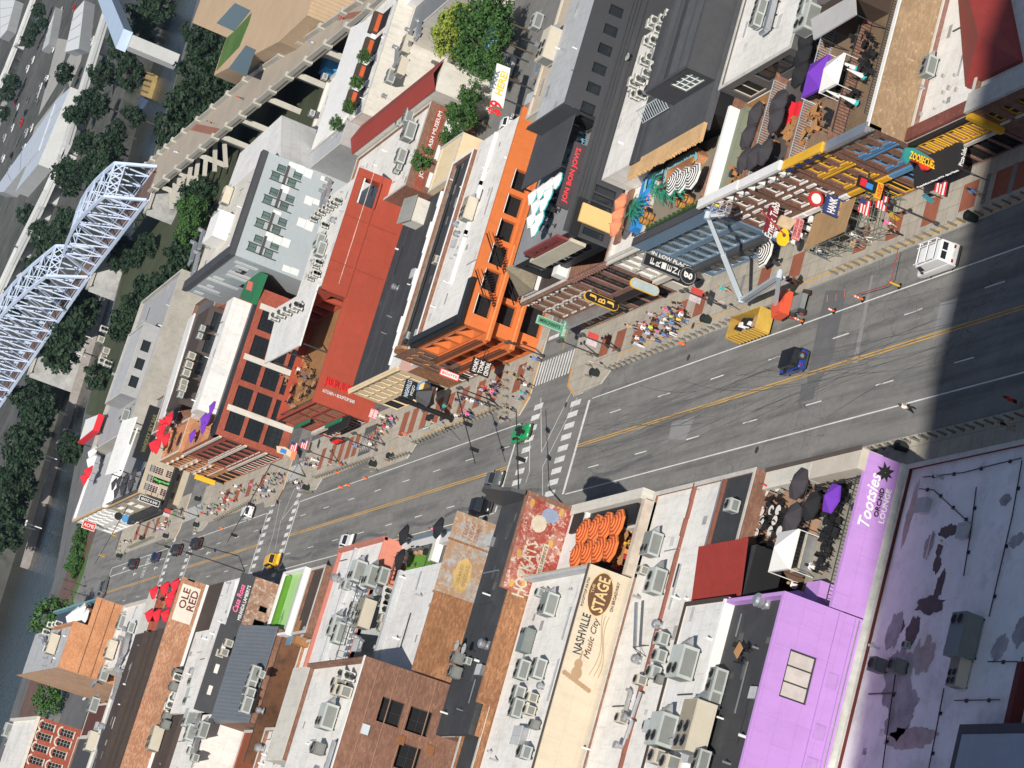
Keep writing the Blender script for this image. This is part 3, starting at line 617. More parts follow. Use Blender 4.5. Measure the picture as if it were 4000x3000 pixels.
# --- low roofs with a red metal roof
B3=thing('white_roof_building','two-bay building with white coated roof and brick copings between red roof and music hall','building',(41,174,0))
vol(B3,10,XN,165,184.2,0,11.3,BRN,WHT2,par=.25,cm=COPE)
MB().box(40.9,XN-.3,165.3,170.5,11.06,11.09).build('roof_patch',BLKR,B3)
for y,x0 in((170.6,20),(176.3,12)):
    mb=MB();x=XN
    while x>x0:mb.box(x-1.6,x-.02,y-.14+random.uniform(-.06,.06),y+.14,11.07,11.3+random.uniform(0,.12));x-=1.6
    mb.build('brick_coping',mat('coping_brick',(.22,.085,.06),rough=.9,var=.3),B3)
MB().box(41.2,XN,170.9,171.1,11.07,11.32).build('flashing',STEEL,B3)
C3=thing('red_roof_pavilion','terrace pavilion with ribbed dark red metal roof','pavilion',(38,164.5,0))
vol(C3,35.6,40.4,160.6,168.6,9,11.7,BLK,BLKR,par=0)
mb=MB().extr([(35.4,160.4,11.9),(40.6,160.4,12.6),(40.6,168.9,12.6),(35.4,168.9,11.9)],(0,0,.1))
for k in range(27):y=160.5+k*.32;mb.bar((35.4,y,12.04),(40.6,y,12.74),.05,.08)
mb.build('ribbed_roof',REDM,C3)
C4=thing('flat_roof_annex','white flat-roofed rear block with large grey cooling unit behind the red roof','building',(28,163,0))
vol(C4,8,35.4,159.3,166.9,0,13.5,STONE,WHT,par=.12,cm=BRDK)
for k in range(7):MB().box(22+k*.4,22.36+k*.4,158.7,159.28,13.0,13.1).build('step',WOOD,C4)
# --- music hall with mural and umbrella terrace
B4=thing('music_hall_building','tan walled music hall with painted mural and umbrella terrace in front','building',(35,192,0))
wall(B4,'Y',184.5,6,39.5,0,15.4,TANW);wall(B4,'X',6,184.5,200.2,0,15.4,TANW);MB().quad((39.5,184.5,9),(39.5,200.2,9),(39.5,200.2,15.4),(39.5,184.5,15.4)).build('wall',TANW,B4)
MB().box(6,39.45,184.8,200.2,13.9,14.3).build('roof',WHT2,B4);MB().box(6,39.48,184.52,184.8,13.9,15.4).box(39.2,39.47,184.8,200.2,14.31,15.2).build('parapet',GREYR,B4);MB().box(6,39.55,184.45,184.85,15.4,15.46).build('coping',mat('dark_coping',(.09,.07,.06)),B4)
# terrace
MB().box(39.52,XN,184.3,200.2,0,10.6).build('terrace_floor',mat('terrace_planks_dark',(.07,.05,.045),var=.3),B4)
MB().box(46.6,XN+.1,184.3,200.3,10.61,12.5).build('front_parapet',STONE,B4);MB().box(39.6,46.6,196.6,200.3,10.61,12.3).build('roof_strip',WHT,B4);MB().box(44.6,46.58,186.2,196.55,10.61,11.9).build('stage_canopy',BLK,B4)
MB().box(39.6,46.59,183.9,184.6,10.0,12.2).build('side_parapet',mat('pinkish_stone',(.47,.40,.33),rough=.9,var=.3),B4)
MB().box(39.7,44.5,184.7,186.0,10.62,10.75).build('slat_deck',mat('slat_wood_red',(.23,.09,.06),kind='ribs',amt=4),B4);MB().box(44.3,44.58,185,196.5,10.62,11.6).build('bar_counter',STONE,B4)
MB().box(44.6,46.5,197.0,199.0,12.31,12.6).build('speaker_stack',BLK,B4)
BR1=mat('mural_brown',(.12,.06,.035),var=.1);BR2=mat('mural_ochre',(.62,.45,.22),var=.1);BR3=mat('mural_faint',(.36,.24,.14),var=.15)
def disc(root,x,zc,rx,rz,m,y,n=28,name='mural_oval'):
    mb=MB();mb.extr([(x+rx*math.cos(2*math.pi*k/n),y,zc+rz*math.sin(2*math.pi*k/n))for k in range(n)],(0,-.012,0));return mb.build(name,m,root)
disc(B4,37.2,13.7,2.05,1.2,BR2,184.488);disc(B4,37.2,13.7,1.92,1.1,BR1,184.474)
letters('STAGE',BR2,B4,(37.2,184.455,13.65),(1,0,0),(0,0,1),3.1,1.15,bold=.02);letters('THE',BR2,B4,(37.5,184.455,14.5),(1,0,0),(0,0,1),.8,.26)
letters('ON BROADWAY',BR1,B4,(37.4,184.48,12.3),(1,0,0),(0,0,1),2.7,.3,bold=.01);letters('ROOFTOP PATIO',BR1,B4,(37.0,184.48,15.12),(1,0,0),(0,0,1),2.6,.22)
letters('NASHVILLE',mat('mural_ink',(.03,.035,.045)),B4,(33.4,184.485,14.4),(1,0,0),(0,0,1),3.6,.8,bold=.01)
letters('Music City',BR1,B4,(33.3,184.485,13.35),(1,0,0),(0,0,1),3.5,.75,shear=.3)
mb=MB()
for j in range(3):
    for k in range(18):
        x0=30.2+k*.3;zz=lambda t:12.6-j*.28+.35*math.sin((t-27)*.9+j*.5);mb.quad((x0,184.49,zz(x0)),(x0+.3,184.49,zz(x0+.3)),(x0+.3,184.49,zz(x0+.3)+.07),(x0,184.49,zz(x0)+.07))
mb.build('mural_staff_lines',BR3,B4);disc(B4,30.0,13.9,.6,.5,BR3,184.493);disc(B4,30.8,13.95,.45,.38,BR3,184.492);MB().extr([(31.1,184.491,13.85),(32,184.491,13.8),(32,184.491,13.95),(31.1,184.491,14.0)],(0,-.004,0)).build('mural_fiddle_neck',BR3,B4)
for k in range(9):disc(B4,28.9+.1*k,12.4+.32*k,.22,.26,BR3,184.493-.0004*k,10,'mural_scroll')
# --- boot mural building with black roof
B5=thing('black_roof_building','long building with black roof and peeling red painted advertisement wall','building',(42,205,0))
MUR=mat('peeling_red_mural',(.30,.045,.03),rough=.9,var=.15,kind='mural',rgb2=(.38,.16,.12),amt=.75,scale=1.2)
wall(B5,'Y',200.4,37.9,XN-.5,0,16.95,MUR);MB().quad((XN,200.4,0),(XN,209.6,0),(XN,209.6,16),(XN,200.4,16)).build('wall',BRN,B5)
MB().box(37.9,XN,200.41,200.75,16.2,17.2).box(XN-.5,XN-.01,200.39,200.76,0,17.2).build('parapet',BRN,B5);MB().box(24,XN-.05,200.8,209.6,15.5,16.1).build('roof',BLKR,B5)
MB().extr([(XN-.3,201.0,16),(XN-.3,209.4,16),(XN-.3,209.4,17.6),(XN-.3,208.6,18.3),(XN-.3,207.2,18.8),(XN-.3,206.4,19.6),(XN-.3,205.2,19.9),(XN-.3,204.0,19.6),(XN-.3,203.2,18.8),(XN-.3,201.9,18.3)],(.35,0,0)).build('false_front',CHARP,B5)
wall(B5,'Y',200.42,27,37.9,0,16.3,BRNR);MB().box(27,37.9,200.43,200.75,15.5,16.3).build('parapet',BRNR,B5)
wall(B5,'Y',200.44,24,27,0,15.6,BRNR)
vol(B5,12,26.9,200.46,206,0,14.9,BRNR,BLKR,par=.3)
vol(B5,24,37,206.1,209.6,0,15.4,BRN,BLKR,par=.1)
OCH=mat('mural_cream',(.52,.46,.36),rough=.9,var=.3,scale=2)
letters("HOTKATS",OCH,B5,(40.3,200.385,15.3),(1,0,0),(0,0,1),5.4,1.3,bold=.012)
MB().extr([(38.2,200.385,13.62),(43.2,200.385,13.62),(43.2,200.385,14.12),(38.2,200.385,14.12)],(0,-.01,0)).build('mural_banner',OCH,B5);letters('WHEN IT MAKES A DIFFERENCE',BR1,B5,(40.7,200.36,13.87),(1,0,0),(0,0,1),4.6,.3)
disc(B5,44.8,15.2,.85,.8,OCH,200.388,12,'mural_patch');disc(B5,45.9,14.3,.7,.9,mat('mural_blue',(.25,.30,.42),var=.3),200.389,10,'mural_patch')
for k,(x,zz)in enumerate(((39,15.0),(41.5,16.3),(43.4,13.5),(46.5,16.4),(46.6,13.3),(38.6,16.2))):disc(B5,x,zz,.4,.25,mat('mural_yellow',(.50,.30,.08),var=.3),200.39,9,'mural_patch')
# --- faded wall building, white roof, turf terrace
B7=thing('faded_mural_building','brick building with faded blue and ochre painted wall and white roof','building',(40,226,0))
FAD=mat('faded_blue_mural',(.36,.22,.13),rough=.9,var=.2,kind='mural',rgb2=(.34,.35,.36),amt=.35,scale=1.4)
wall(B7,'Y',219.8,38.9,XN,0,17.1,FAD);wall(B7,'Y',219.81,30.6,38.9,0,16.8,BRNR);MB().box(30.6,XN,219.83,220.15,16,16.9).build('parapet',BRNR,B7)
MB().box(38.7,38.95,219.72,219.79,12,17.2).build('buttress',BRNR,B7);MB().box(44.4,44.6,219.74,219.79,12,17.2).build('buttress',BRNR,B7)
disc(B7,41.3,14.6,1.9,1.0,mat('mural_sun_ochre',(.50,.34,.13),rough=.9,var=.35,scale=2),219.79,8,'mural_oval')
for k,s in enumerate(('USED BANJOS','MANDOLINS')):letters(s,BR3,B7,(41.3,219.765,14.9-k*.6),(1,0,0),(0,0,1),2.2,.4)
for k,s in enumerate(('TEXAS','NEW','INSTRUMENTS')):letters(s,mat('mural_rust',(.33,.15,.10)),B7,(45.9,219.785,15.6-k*.65),(1,0,0),(0,0,1),1.9,.42)
MB().box(30.5,42.3,220.2,234,15.6,16.4).build('roof',WHT,B7);MB().box(42.3,XN-.1,220.2,233.8,12.2,12.95).build('terrace_floor',mat('terrace_dark',(.12,.11,.11),var=.2),B7)
MB().quad((30.55,234,0),(30.55,219.8,0),(30.55,219.8,16.4),(30.55,234,16.4)).quad((XN,219.8,0),(XN,246,0),(XN,246,14),(XN,219.8,14)).build('wall',BRN,B7)
MB().box(30.6,42.2,233.3,234,16.41,17.0).build('parapet',GREYR,B7)
MB().box(42.4,XN-.1,234,246,0,13.0).build('terrace_base',CHARP,B7);MB().box(42.8,46.2,235,244.5,13.0,13.03).build('artificial_turf',GRNT,B7)
MB().box(46.3,XN,220.2,246,13.0,13.7).build('front_parapet',mat('pale_parapet',(.56,.55,.54),var=.1),B7);MB().box(XN-.1,XN+.15,220.2,246,13.7,13.95).build('coping',BLUG,B7)
rail(B7,[(46.2,234.4),(46.2,245.8),(42.5,245.8)],13.01,1.1);rail(B7,[(46.2,234.3),(42.5,234.3)],13.01,1.2,gap=.25)
# --- tall brown brick block behind
B8=thing('brown_brick_building','tall brown brick block with square black openings in its blank wall','building',(20,226,0))
PB=lambda x,y:gy(vg(x,y),219.7)
hl=[]
for qx,qy,w in((415,358,0),(555,405,0),(500,585,0)):
    p=PB(qx,qy);hl.append((p.x-1.25,p.x+1.25,p.z-1.25,p.z+1.25))
wall(B8,'Y',219.7,5,30.4,0,22,BRN,hl,depth=.5)
for i,hh in enumerate(hl):window(B8,'Y',219.7,hh,DKST,DARKIN,2,2,depth=.5,fw=.07)
MB().quad((30.4,219.7,0),(30.4,240,0),(30.4,240,22),(30.4,219.7,22)).build('wall',BRN,B8);MB().box(5,30.35,220,240,20.6,21.0).build('roof',WHT2,B8);MB().box(5,30.38,219.72,220.05,20.5,22.0).box(30.05,30.37,220.06,240,21.01,21.9).build('parapet',BRN,B8);MB().box(5,30.45,219.66,220.1,22,22.08).build('coping',WHTP,B8)
for(qx,qy)in((465,497),(610,545),(762,595)):p=PB(qx,qy);MB().box(p.x-.45,p.x+.45,219.6,219.68,p.z-.4,p.z+.4).build('vent_cover',mat('vent_brown',(.24,.10,.04)),B8)
p=PB(287,443);MB().box(p.x-.5,p.x+.5,219.55,219.68,p.z-.4,p.z+.4).build('junction_box',mat('box_pale',(.5,.55,.6)),B8)
for k in range(4):MB().box(5,30.3,219.64,219.69,14+k*2.1,14.09+k*2.1).build('brick_course',mat('brick_course_pale',(.30,.17,.11),var=.3),B8)
C8=thing('brick_stair_block','small brown brick rooftop block with one dark opening beside plant platform','building',(26,252,0))
PC=lambda x,y:gy(vg(x,y),250)
p0,p1,p2=PC(20,122),PC(165,165),PC(0,330)
hh=(p0.x-5.6,p0.x-4.0,p0.z-5.5,p0.z-2.0)
wall(C8,'Y',250,p0.x-11,p0.x,0,p0.z,BRN,[hh],depth=.4);window(C8,'Y',250,hh,DKST,DARKIN,1,1,depth=.4);MB().box(p0.x-11,p0.x-.02,250.02,258,0,p0.z-.3).build('roof',STONE,C8);MB().box(p0.x-11,p0.x,250.01,250.4,p0.z-.29,p0.z+.05).build('coping',STONE,C8)
# --- salmon walled building with the plant platform
B9=thing('salmon_wall_building','white roofed building with salmon side wall and crowded plant platform','building',(40,255,0))
wall(B9,'Y',246.1,41.8,XN,0,15.9,PINK);wall(B9,'Y',246.12,24,41.8,0,15.8,GREYR);MB().quad((XN,246.1,0),(XN,263.3,0),(XN,263.3,16),(XN,246.1,16)).quad((24,263.3,0),(24,246.1,0),(24,246.1,15.9),(24,263.3,15.9)).quad((XN,263.3,0),(24,263.3,0),(24,263.3,15.6),(XN,263.3,15.6)).build('wall',BRNR,B9)
MB().box(24,XN-.1,246.3,263.3,15,15.5).build('roof',WHT,B9);MB().box(24,XN-.02,246.12,246.4,15.4,15.9).build('parapet',PINK,B9);MB().box(XN-.35,XN+.05,246.1,263.3,15.51,16.1).build('front_parapet',mat('salmon_coping',(.45,.16,.12)),B9)
MB().box(24,XN-.4,256.4,256.75,15.51,16.0).build('parapet',GREYR,B9);MB().box(24,XN-.4,262.95,263.28,15.51,15.95).build('parapet',mat('salmon_coping',(.45,.16,.12)),B9)
PLAT=MB();
for k in range(24):PLAT.box(24.4+k*.75,24.4+k*.75+.5,246.6,248.3,15.9,15.95)
PLAT.build('grating_walk',STEEL,B9);rail(B9,[(24.4,246.6),(42.4,246.6)],15.95,1.2,gap=.7)
# --- green turf roof bar
B10=thing('green_roof_bar','low bar with lime green roof terrace, white rim and palm painting','building',(42,288,0))
vol(B10,38.5,XN,283,293.2,0,14.0,WHTP,mat('lime_terrace',(.34,.55,.22),rough=.8,var=.1),par=.8,pt=.25,cm=WHTP)
MB().box(39,XN-.4,283.4,287.2,13.21,13.24).build('roof_patch',GREYR,B10);MB().box(38.8,XN-.5,291.2,292.2,13.22,13.9).build('hedge_planter',GRN if False else GRNT,B10)
mb=MB()
for k in range(9):
    t=math.radians(20+k*17);mb.extr([(41+0,289.6,13.22),(41+1.3*math.cos(t)+.15,289.6+1.3*math.sin(t),13.22),(41+1.6*math.cos(t),289.6+1.6*math.sin(t)+.1,13.22)],(0,0,.012+.001*k))
mb.build('palm_painting',mat('palm_green',(.08,.3,.08)),B10)
vol(B10,30,XN,263.5,272,0,11.2,BRNR,BRDK,par=.4);vol(B10,24,38.4,272.1,283,0,11.5,BRNR,WHT2,par=.4);vol(B10,38.6,XN,276.5,282.9,0,13.3,BRN,BRDK,par=.4);vol(B10,38.6,XN,272.1,276.4,0,11.5,BRN,GREYR,par=.4)
# --- grey metal roof hall
B11=thing('grey_metal_roof_hall','hall with pitched grey standing seam metal roof','building',(33,292,0))
mb=MB();x0,x1,yr,y0,y1,zr,ze=26.8,39.6,296.5,286.5,303.5,16.6,14.2
mb.extr([(x0,y0,ze),(x1,y0,ze),(x1,yr,zr),(x0,yr,zr)],(0,0,.12)).extr([(x0,yr,zr),(x1,yr,zr),(x1,y1,ze),(x0,y1,ze)],(0,0,.12))
for k in range(26):x=x0+.25+k*.5;mb.bar((x,y0,ze+.15),(x,yr,zr+.15),.05,.08);mb.bar((x,yr,zr+.15),(x,y1,ze+.15),.05,.08)
mb.build('roof',GREYM,B11);MB().box(x0+.2,x1-.2,y0+.2,y1-.2,0,ze-.02).build('wall',BRN,B11);MB().extr([(x0+.1,y0+.3,ze),(x0+.1,yr,zr-.02),(x0+.1,y1-.3,ze)],(.2,0,0)).build('gable',GREYM,B11)
wall(B11,'Y',286.0,22,39.4,0,13.4,mat('rusty_dark_wall',(.13,.06,.03),rough=.95,var=.6,scale=.9,kind='stain',rgb2=(.03,.025,.02),amt=.8));MB().box(22,39.4,286.01,286.5,13,13.4).build('parapet',BRDK,B11)
vol(B11,10,26.6,284,296,0,12.0,BRRED,mat('rust_red_roof',(.24,.07,.03),rough=.9,var=.25),par=.2)
vol(B11,10,26.6,270,283.9,0,12.6,BRN,WHT2,par=.5);vol(B11,10,23.9,258.2,269.9,0,12.2,PINK,mat('coral_roof',(.50,.16,.10),rough=.8,var=.1),par=.3)
# --- dark sided bar with pink script sign
B12=thing('dark_siding_bar','bar with dark grey siding wall, pink script sign and white roofs','building',(38,312,0))
hd=grid(29.5,38.5,15.6,17.0,3,1,1.3,1.1)
wall(B12,'Y',304.3,40,XN,14.75,16.7,CHARP);wall(B12,'Y',304.32,40,XN,0,14.75,mat('patched_brick',(.30,.16,.10),rough=.9,var=.3,kind='mural',rgb2=(.36,.24,.17),amt=.6),[(40.6,42.0,11.6,13.2),(43.2,44.0,11.8,13.0)],depth=.4)
wall(B12,'Y',304.3,28,40,0,17.4,CHARP,hd,depth=.4)
for hh in hd:window(B12,'Y',304.3,hh,DKST,DARKIN,1,1,depth=.4)
MB().box(28,39.95,304.4,322,15.8,16.4).build('roof',WHT2,B12);MB().box(40,XN-.05,304.4,318,15.0,15.6).build('roof',WHT,B12);MB().box(40,XN-.02,304.35,304.65,15.6,16.7).box(28,39.96,304.34,304.65,16.41,17.4).build('parapet',CHARP,B12)
MB().extr([(41.5,305,15.61),(46.8,305,15.61),(46.8,308.5,16.3),(41.5,308.5,15.9)],(0,0,.05)).build('canopy',WHTP,B12)
MB().box(12,28,304.3,322,0,15.0).build('rear_block',WHT2,B12);MB().box(12,47.45,318.1,326.3,0,15.7).build('brown_roof_strip',BRDK,B12);MB().quad((XN,304.3,0),(XN,318,0),(XN,318,15.5),(XN,304.3,15.5)).build('wall',BRN,B12)
letters('Casa Rosa',mat('sign_pink',(.85,.16,.33),var=.02,emit=.15),B12,(44.0,304.26,16.15),(1,0,0),(0,0,1),3.9,.75,bold=.012,shear=.25);letters("MIRANDA LAMBERT'S",mat('sign_white',(.78,.77,.76)),B12,(43.6,304.26,15.25),(1,0,0),(0,0,1),4.9,.5,bold=.01)
# --- red umbrella bar with long brick wall
B13=thing('long_brick_bar','long bar with patched red-brown brick wall, painted sign and red umbrellas','building',(35,338,0))
LB=mat('patched_rust_brick',(.36,.16,.09),rough=.9,var=.25,scale=.4,kind='brick',rgb2=(.50,.33,.20))
wall(B13,'Y',326.5,12,XN,0,19.8,LB);MB().box(12,XN,326.35,326.49,15.6,16.1).build('coping',WHTP,B13);MB().quad((XN,326.5,0),(XN,352.2,0),(XN,352.2,19),(XN,326.5,19)).quad((12,352,0),(12,326.5,0),(12,326.5,19),(12,352,19)).build('wall',BRN,B13)
MB().box(40.5,XN-.1,326.9,343,17.2,17.8).build('terrace_floor',mat('terrace_dark',(.12,.11,.11)),B13);MB().box(40.5,XN-.1,343,352.2,17.2,18.6).build('roof_strip',STONE,B13);MB().box(40.4,XN,342.6,343,17.2,19.0).build('parapet',BRRED,B13)
MB().box(12,40.4,326.9,352.2,17.5,18.6).build('roof',BRDK,B13)
for y,zz in((333,19.3),(338,19.1),(341.5,19.5)):MB().box(14,40.2,y,y+.6,18.61,zz).build('ridge',BRDK,B13)
MB().box(30,40.2,329,332.6,18.61,18.75).build('skylight',GLASSB,B13);MB().box(12,XN,326.51,326.85,17.8,19.8).build('parapet',LB,B13);MB().box(XN-.25,XN+.05,326.5,343,17.81,18.9).build('front_parapet',BLUG,B13)
disc(B13,44.0,17.95,.1,.1,STONE,326.47,8,'mural_patch');MB().box(41.2,46.6,326.42,326.49,16.6,19.4).build('painted_panel',mat('panel_cream',(.66,.60,.52),rough=.8,var=.1),B13)
SRED=mat('sign_dark_red',(.16,.035,.02));letters('OLE',SRED,B13,(44.6,326.39,18.55),(1,0,0),(0,0,1),3.0,1.05,bold=.01);letters('RED',SRED,B13,(44.6,326.39,17.3),(1,0,0),(0,0,1),3.0,1.05,bold=.01)
# --- orange brick corner block by the river
B14=thing('orange_brick_block','orange brick block by the river with white parasols on its corner terrace','building',(40,390,0))
wall(B14,'Y',380,34.6,42.6,0,23.6,BRNO);wall(B14,'Y',380.0,42.6,XN,0,21.2,BRNO);wall(B14,'X',34.6,380,420,0,23.6,mat('pale_brick',(.48,.30,.19),rough=.9,var=.1,kind='brick'))
MB().quad((XN,380,0),(XN,420,0),(XN,420,20),(XN,380,20)).quad((XN,420,0),(34.6,420,0),(34.6,420,20),(XN,420,20)).build('wall',BRNO,B14)
MB().box(34.65,42.6,380.05,420,22,22.6).build('roof',GREYR,B14);MB().box(42.62,XN-.05,380.05,420,19.4,20.0).build('terrace_floor',mat('terrace_navy',(.05,.06,.1)),B14);MB().box(34.62,42.6,380.01,380.4,22.61,23.6).box(42.3,42.6,380.4,400,20.01,23.5).build('parapet',BRNO,B14)
MB().box(XN-.3,XN+.05,380.01,420,20.01,20.9).build('front_parapet',mat('teal_coping',(.15,.30,.33)),B14)
for k in range(2):MB().box(34.7,XN-.1,379.93,379.98,20.2-k*2.2,20.27-k*2.2).build('brick_course',BRDK,B14)
B15=thing('white_front_block','narrow white rendered block between orange brick and red umbrella terrace','building',(42,366,0))
vol(B15,36,XN,352.5,379.5,0,16.6,STONE,WHT,par=.5);vol(B15,18,35.9,352.5,372,0,15.5,STONE,GREYR,par=.4)
# --- arched window warehouse in the bottom left corner
B16=thing('arched_window_warehouse','red brick warehouse with white arched windows in the bottom left corner','building',(26,410,0))
YA=420.0
p0=gy(ve(165,725),YA);zt=p0.z;ha=[]
for(qx,qy)in((205,770),(290,800),(190,815),(275,842),(175,865),(255,890),(155,920),(235,945)):
    p=gy(ve(qx,qy),YA);ha.append((p.x-.62,p.x+.62,p.z-1.4,p.z+1.0))
wall(B16,'Y',YA,p0.x-20,p0.x,0,zt,BRRED,ha)
for hh in ha:window(B16,'Y',YA,hh,STONE,GLASS,2,4,fw=.05,arch=STONE,sill=STONE)
MB().box(p0.x-20,p0.x-.02,YA+.1,YA+28,zt-1.2,zt-.7).build('roof',WHT2,B16);MB().box(p0.x-20,p0.x,YA+.01,YA+.4,zt-.69,zt+.1).box(p0.x-.4,p0.x,YA+.41,YA+28,zt-.69,zt+.1).build('parapet',STONE,B16);MB().quad((p0.x,YA,0),(p0.x,YA+28,0),(p0.x,YA+28,zt),(p0.x,YA,zt)).build('wall',BRRED,B16)
cornice(B16,0,0,0,0,STONE)if False else MB().box(p0.x-20,p0.x,YA-.3,YA-.004,zt-.5,zt+.05).build('cornice',STONE,B16)
B17=thing('slate_roof_shed','dark slate roofed block wedged between warehouse and long brown roof','building',(22,385,0))
vol(B17,12,26,372.5,398,0,13.5,BRN,CHARP,par=.3);vol(B17,27,33,385,412,0,10.5,mat('maroon_wall',(.10,.035,.03)),mat('maroon_roof',(.09,.035,.03),var=.2),par=.2)
for a_ in((B3,12,47,171,184,11.05,16),(B4,10,39,186,200,14.3,16),(C4,12,35,160,166.5,13.38,8),(B2,12,34,151,158,13.0,9,(.07,.1,.05)),(B5,26,46,202,209,16.1,10,(.07,.11,.05)),(B7,31,42,221,233,16.4,7),(B8,8,30,221,239,21.0,14),(B9,25,46.5,249,262.5,15.5,16),(B10,31,47,264,271.5,10.8,10,(.2,.1,.3)),(B10,25,38,273,282,11.1,8),(B11,11,26,271,283,12.1,10),(B12,29,39.5,305,321,16.4,10),(B12,41,47,309,317.5,15.6,5),(B12,13,27.5,305,321,15.0,14),(B13,13,40,343,351.5,18.6,10,(.3,.5,.15)),(B14,35,42,381,400,22.6,10),(B15,37,47,353,379,16.1,9),(B15,19,35,353,371,15.1,9),(W1,8,46,133,148,6.2,10,(.55,.7,.45))):clutter(*a_)
# ================================================================== far side of the street (top of the photograph), nearest building first
XB=78.5
UP=(0,0,1);RT=(0,-1,0) # street fronts read along -Y, blank side walls along +X
def blade(label,y,z0,z1,x0,x1,m,edge=None,cat='sign',name='blade_sign',th=.25):
    """sign standing out from a street front at right angles, hung on two arms"""
    r=thing(name,label,cat,(x1,y,z0))
    MB().box(x0,x1,y-th/2,y+th/2,z0,z1).build('board',m,r)
    if edge:
        e=.12;MB().box(x0-e,x1+e,y-th/2-.02,y+th/2+.02,z0-e,z0-.002).box(x0-e,x1+e,y-th/2-.02,y+th/2+.02,z1+.002,z1+e).box(x0-e,x0-.002,y-th/2-.02,y+th/2+.02,z0,z1).box(x1+.002,x1+e,y-th/2-.02,y+th/2+.02,z0,z1).build('rim',edge,r)
    for zz in(z0+(z1-z0)*.2,z0+(z1-z0)*.8):MB().bar((x1,y,zz),(XB,y,zz),.08).build('bracket',DKST,r)
    return r
# --- brown brick with yellow windows, white roof and red hip roof
T1=thing('yellow_window_building','two storey brown brick front with yellow windows, white roof and red hip skylight','building',(84,158,0))
hs=grid(154.6,158.8,3.4,5.4,3,1,.8,1.7)+grid(159.0,163.0,3.4,5.4,3,1,.8,1.7);sf=shopfront(T1,XB,154.2,163.2,4,BLK,2.6)
vol(T1,XB,104,154,163.4,0,6.1,BRPNK,WHT2,par=.45,cm=STONE,front=hs+sf)
for hh in hs:window(T1,'X',XB,hh,YEL,GLASS,1,2,sill=YEL,proud=.12)
for hh in sf:window(T1,'X',XB,hh,BLK,DARKIN,2,1)
BAND(T1,XB,154.1,163.3,2.85,3.15,STONE,.2,'string_course');MB().box(XB-.3,XB-.003,154.0,163.4,5.75,6.0).build('cornice',BLK,T1);MB().box(XB-.02,XB+1.2,154.1,163.3,6.17,6.5).build('parapet',mat('maroon_brick',(.17,.05,.035),kind='brick'),T1)
hr=thing('hip_skylight','dark red hip roof lantern on white roof in the top right','skylight',(86,153,6))
mb=MB();b0=[(81.4,147.6),(81.4,155.4),(91.6,160.6),(93.2,155.0)]
zc=6.3;ap=[(84.0,151.6,8.2),(91.0,156.6,8.2)];B_=[Vector((*q,zc))for q in b0]
mb.quad(B_[1],B_[0],ap[0]).quad(B_[2],B_[1],ap[0],ap[1]).quad(B_[3],B_[2],ap[1]).quad(B_[0],B_[3],ap[1],ap[0]).prism(b0,5.7,zc)
mb.build('roof_panel',REDM,hr)
T1b=thing('shaded_corner_building','brick corner building with yellow cornice fading into shadow at right edge','building',(84,146,0))
hs=grid(140.5,153.5,3.5,5.4,6,1,1.1,1.6)
vol(T1b,XB,104,132,153.8,0,6.4,BRN,WHT2,par=.5,cm=STONE,front=hs)
for hh in hs:window(T1b,'X',XB,hh,YEL,GLASS,1,2,sill=STONE)
MB().box(XB-.5,XB-.003,153.4,153.95,2.9,6.3).build('pilaster',YEL,T1b);MB().box(XB-.2,XB+1.6,132,153.7,6.47,6.75).build('parapet',COPE,T1b)
# --- three brick fronts with roof terraces
def brick_front(label,y0,y1,z,trim,wm,nw,corn,cz=.7,rows=((2.6+1.6,3.0+3.4),(7.0,9.2)),brk=None):
    r=thing('brick_front_building',label,'building',(84,(y0+y1)/2,0));hs=[]
    for(a,b)in rows:hs+=grid(y0+.5,y1-.5,a,b,nw,1,(y1-y0-1)/nw*.5,(b-a)*.8)
    sf=shopfront(r,XB,y0+.2,y1-.2,3,BLK,2.7)
    wall(r,'X',XB,y0,y1,0,z,wm,hs+sf)
    for hh in hs:window(r,'X',XB,hh,trim,GLASS,1,2,fw=.07,sill=trim,head=trim if trim is WHTP else None)
    if trim is not WHTP:
        for(a,b)in rows:MB().box(XB-.1,XB-.004,y0+.7,y1-.7,b+.02,b+.2).box(XB-.1,XB-.004,y0+.7,y1-.7,a-.22,a-.06).build('window_trim',trim,r)
    for hh in sf:window(r,'X',XB,hh,trim,DARKIN,2,1,fw=.1)
    cornice(r,XB,y0,y1,z,corn,.6,.9,brk,4);BAND(r,XB,y0+.05,y1-.05,3.0,3.5,trim,.25,'sign_band')
    MB().box(XB+.004,XB+.35,y0,y1,8.7,z).build('parapet',corn,r)
    MB().quad((104,y0,0),(104,y1,0),(104,y1,9),(104,y0,9)).quad((104,y1,0),(XB,y1,0),(XB,y1,z),(104,y1,9)).build('wall',wm,r)
    return r
T2=brick_front('brick front with blue windows and a tan brick side wall',163.5,170.6,10.2,BLU,BRN,3,STEEL)
wall(T2,'Y',163.5,XB,104,0,9.9,BRNT);MB().box(XB+.1,104,163.52,163.9,8.3,9.9).build('parapet',BRNT,T2);MB().box(XB,104,163.45,164.0,9.9,10.0).build('coping',WHTP,T2);MB().box(XB+.1,104,163.9,170.6,8,8.6).build('terrace_floor',mat('terrace_boards',(.19,.13,.08),var=.35,scale=1.6),T2)
T3=brick_front('brick front with bright yellow windows and yellow cornice',170.7,177.8,10.4,YEL,BRN,3,YEL)
for k in range(4):MB().box(XB-.64,XB-.6,171.4+k*1.65,172.4+k*1.65,9.72,10.25).build('cornice_panel',mat('navy_panel',(.03,.035,.12)),T3);
MB().box(XB+.4,104,170.7,177.8,8,8.6).build('terrace_floor',mat('terrace_boards2',(.22,.15,.10),var=.3),T3)
T4=brick_front('brick front with white hooded windows and white cornice, left of the yellow trim',177.9,185.8,10.7,WHTP,BRN,3,WHTP,brk=WHTP)
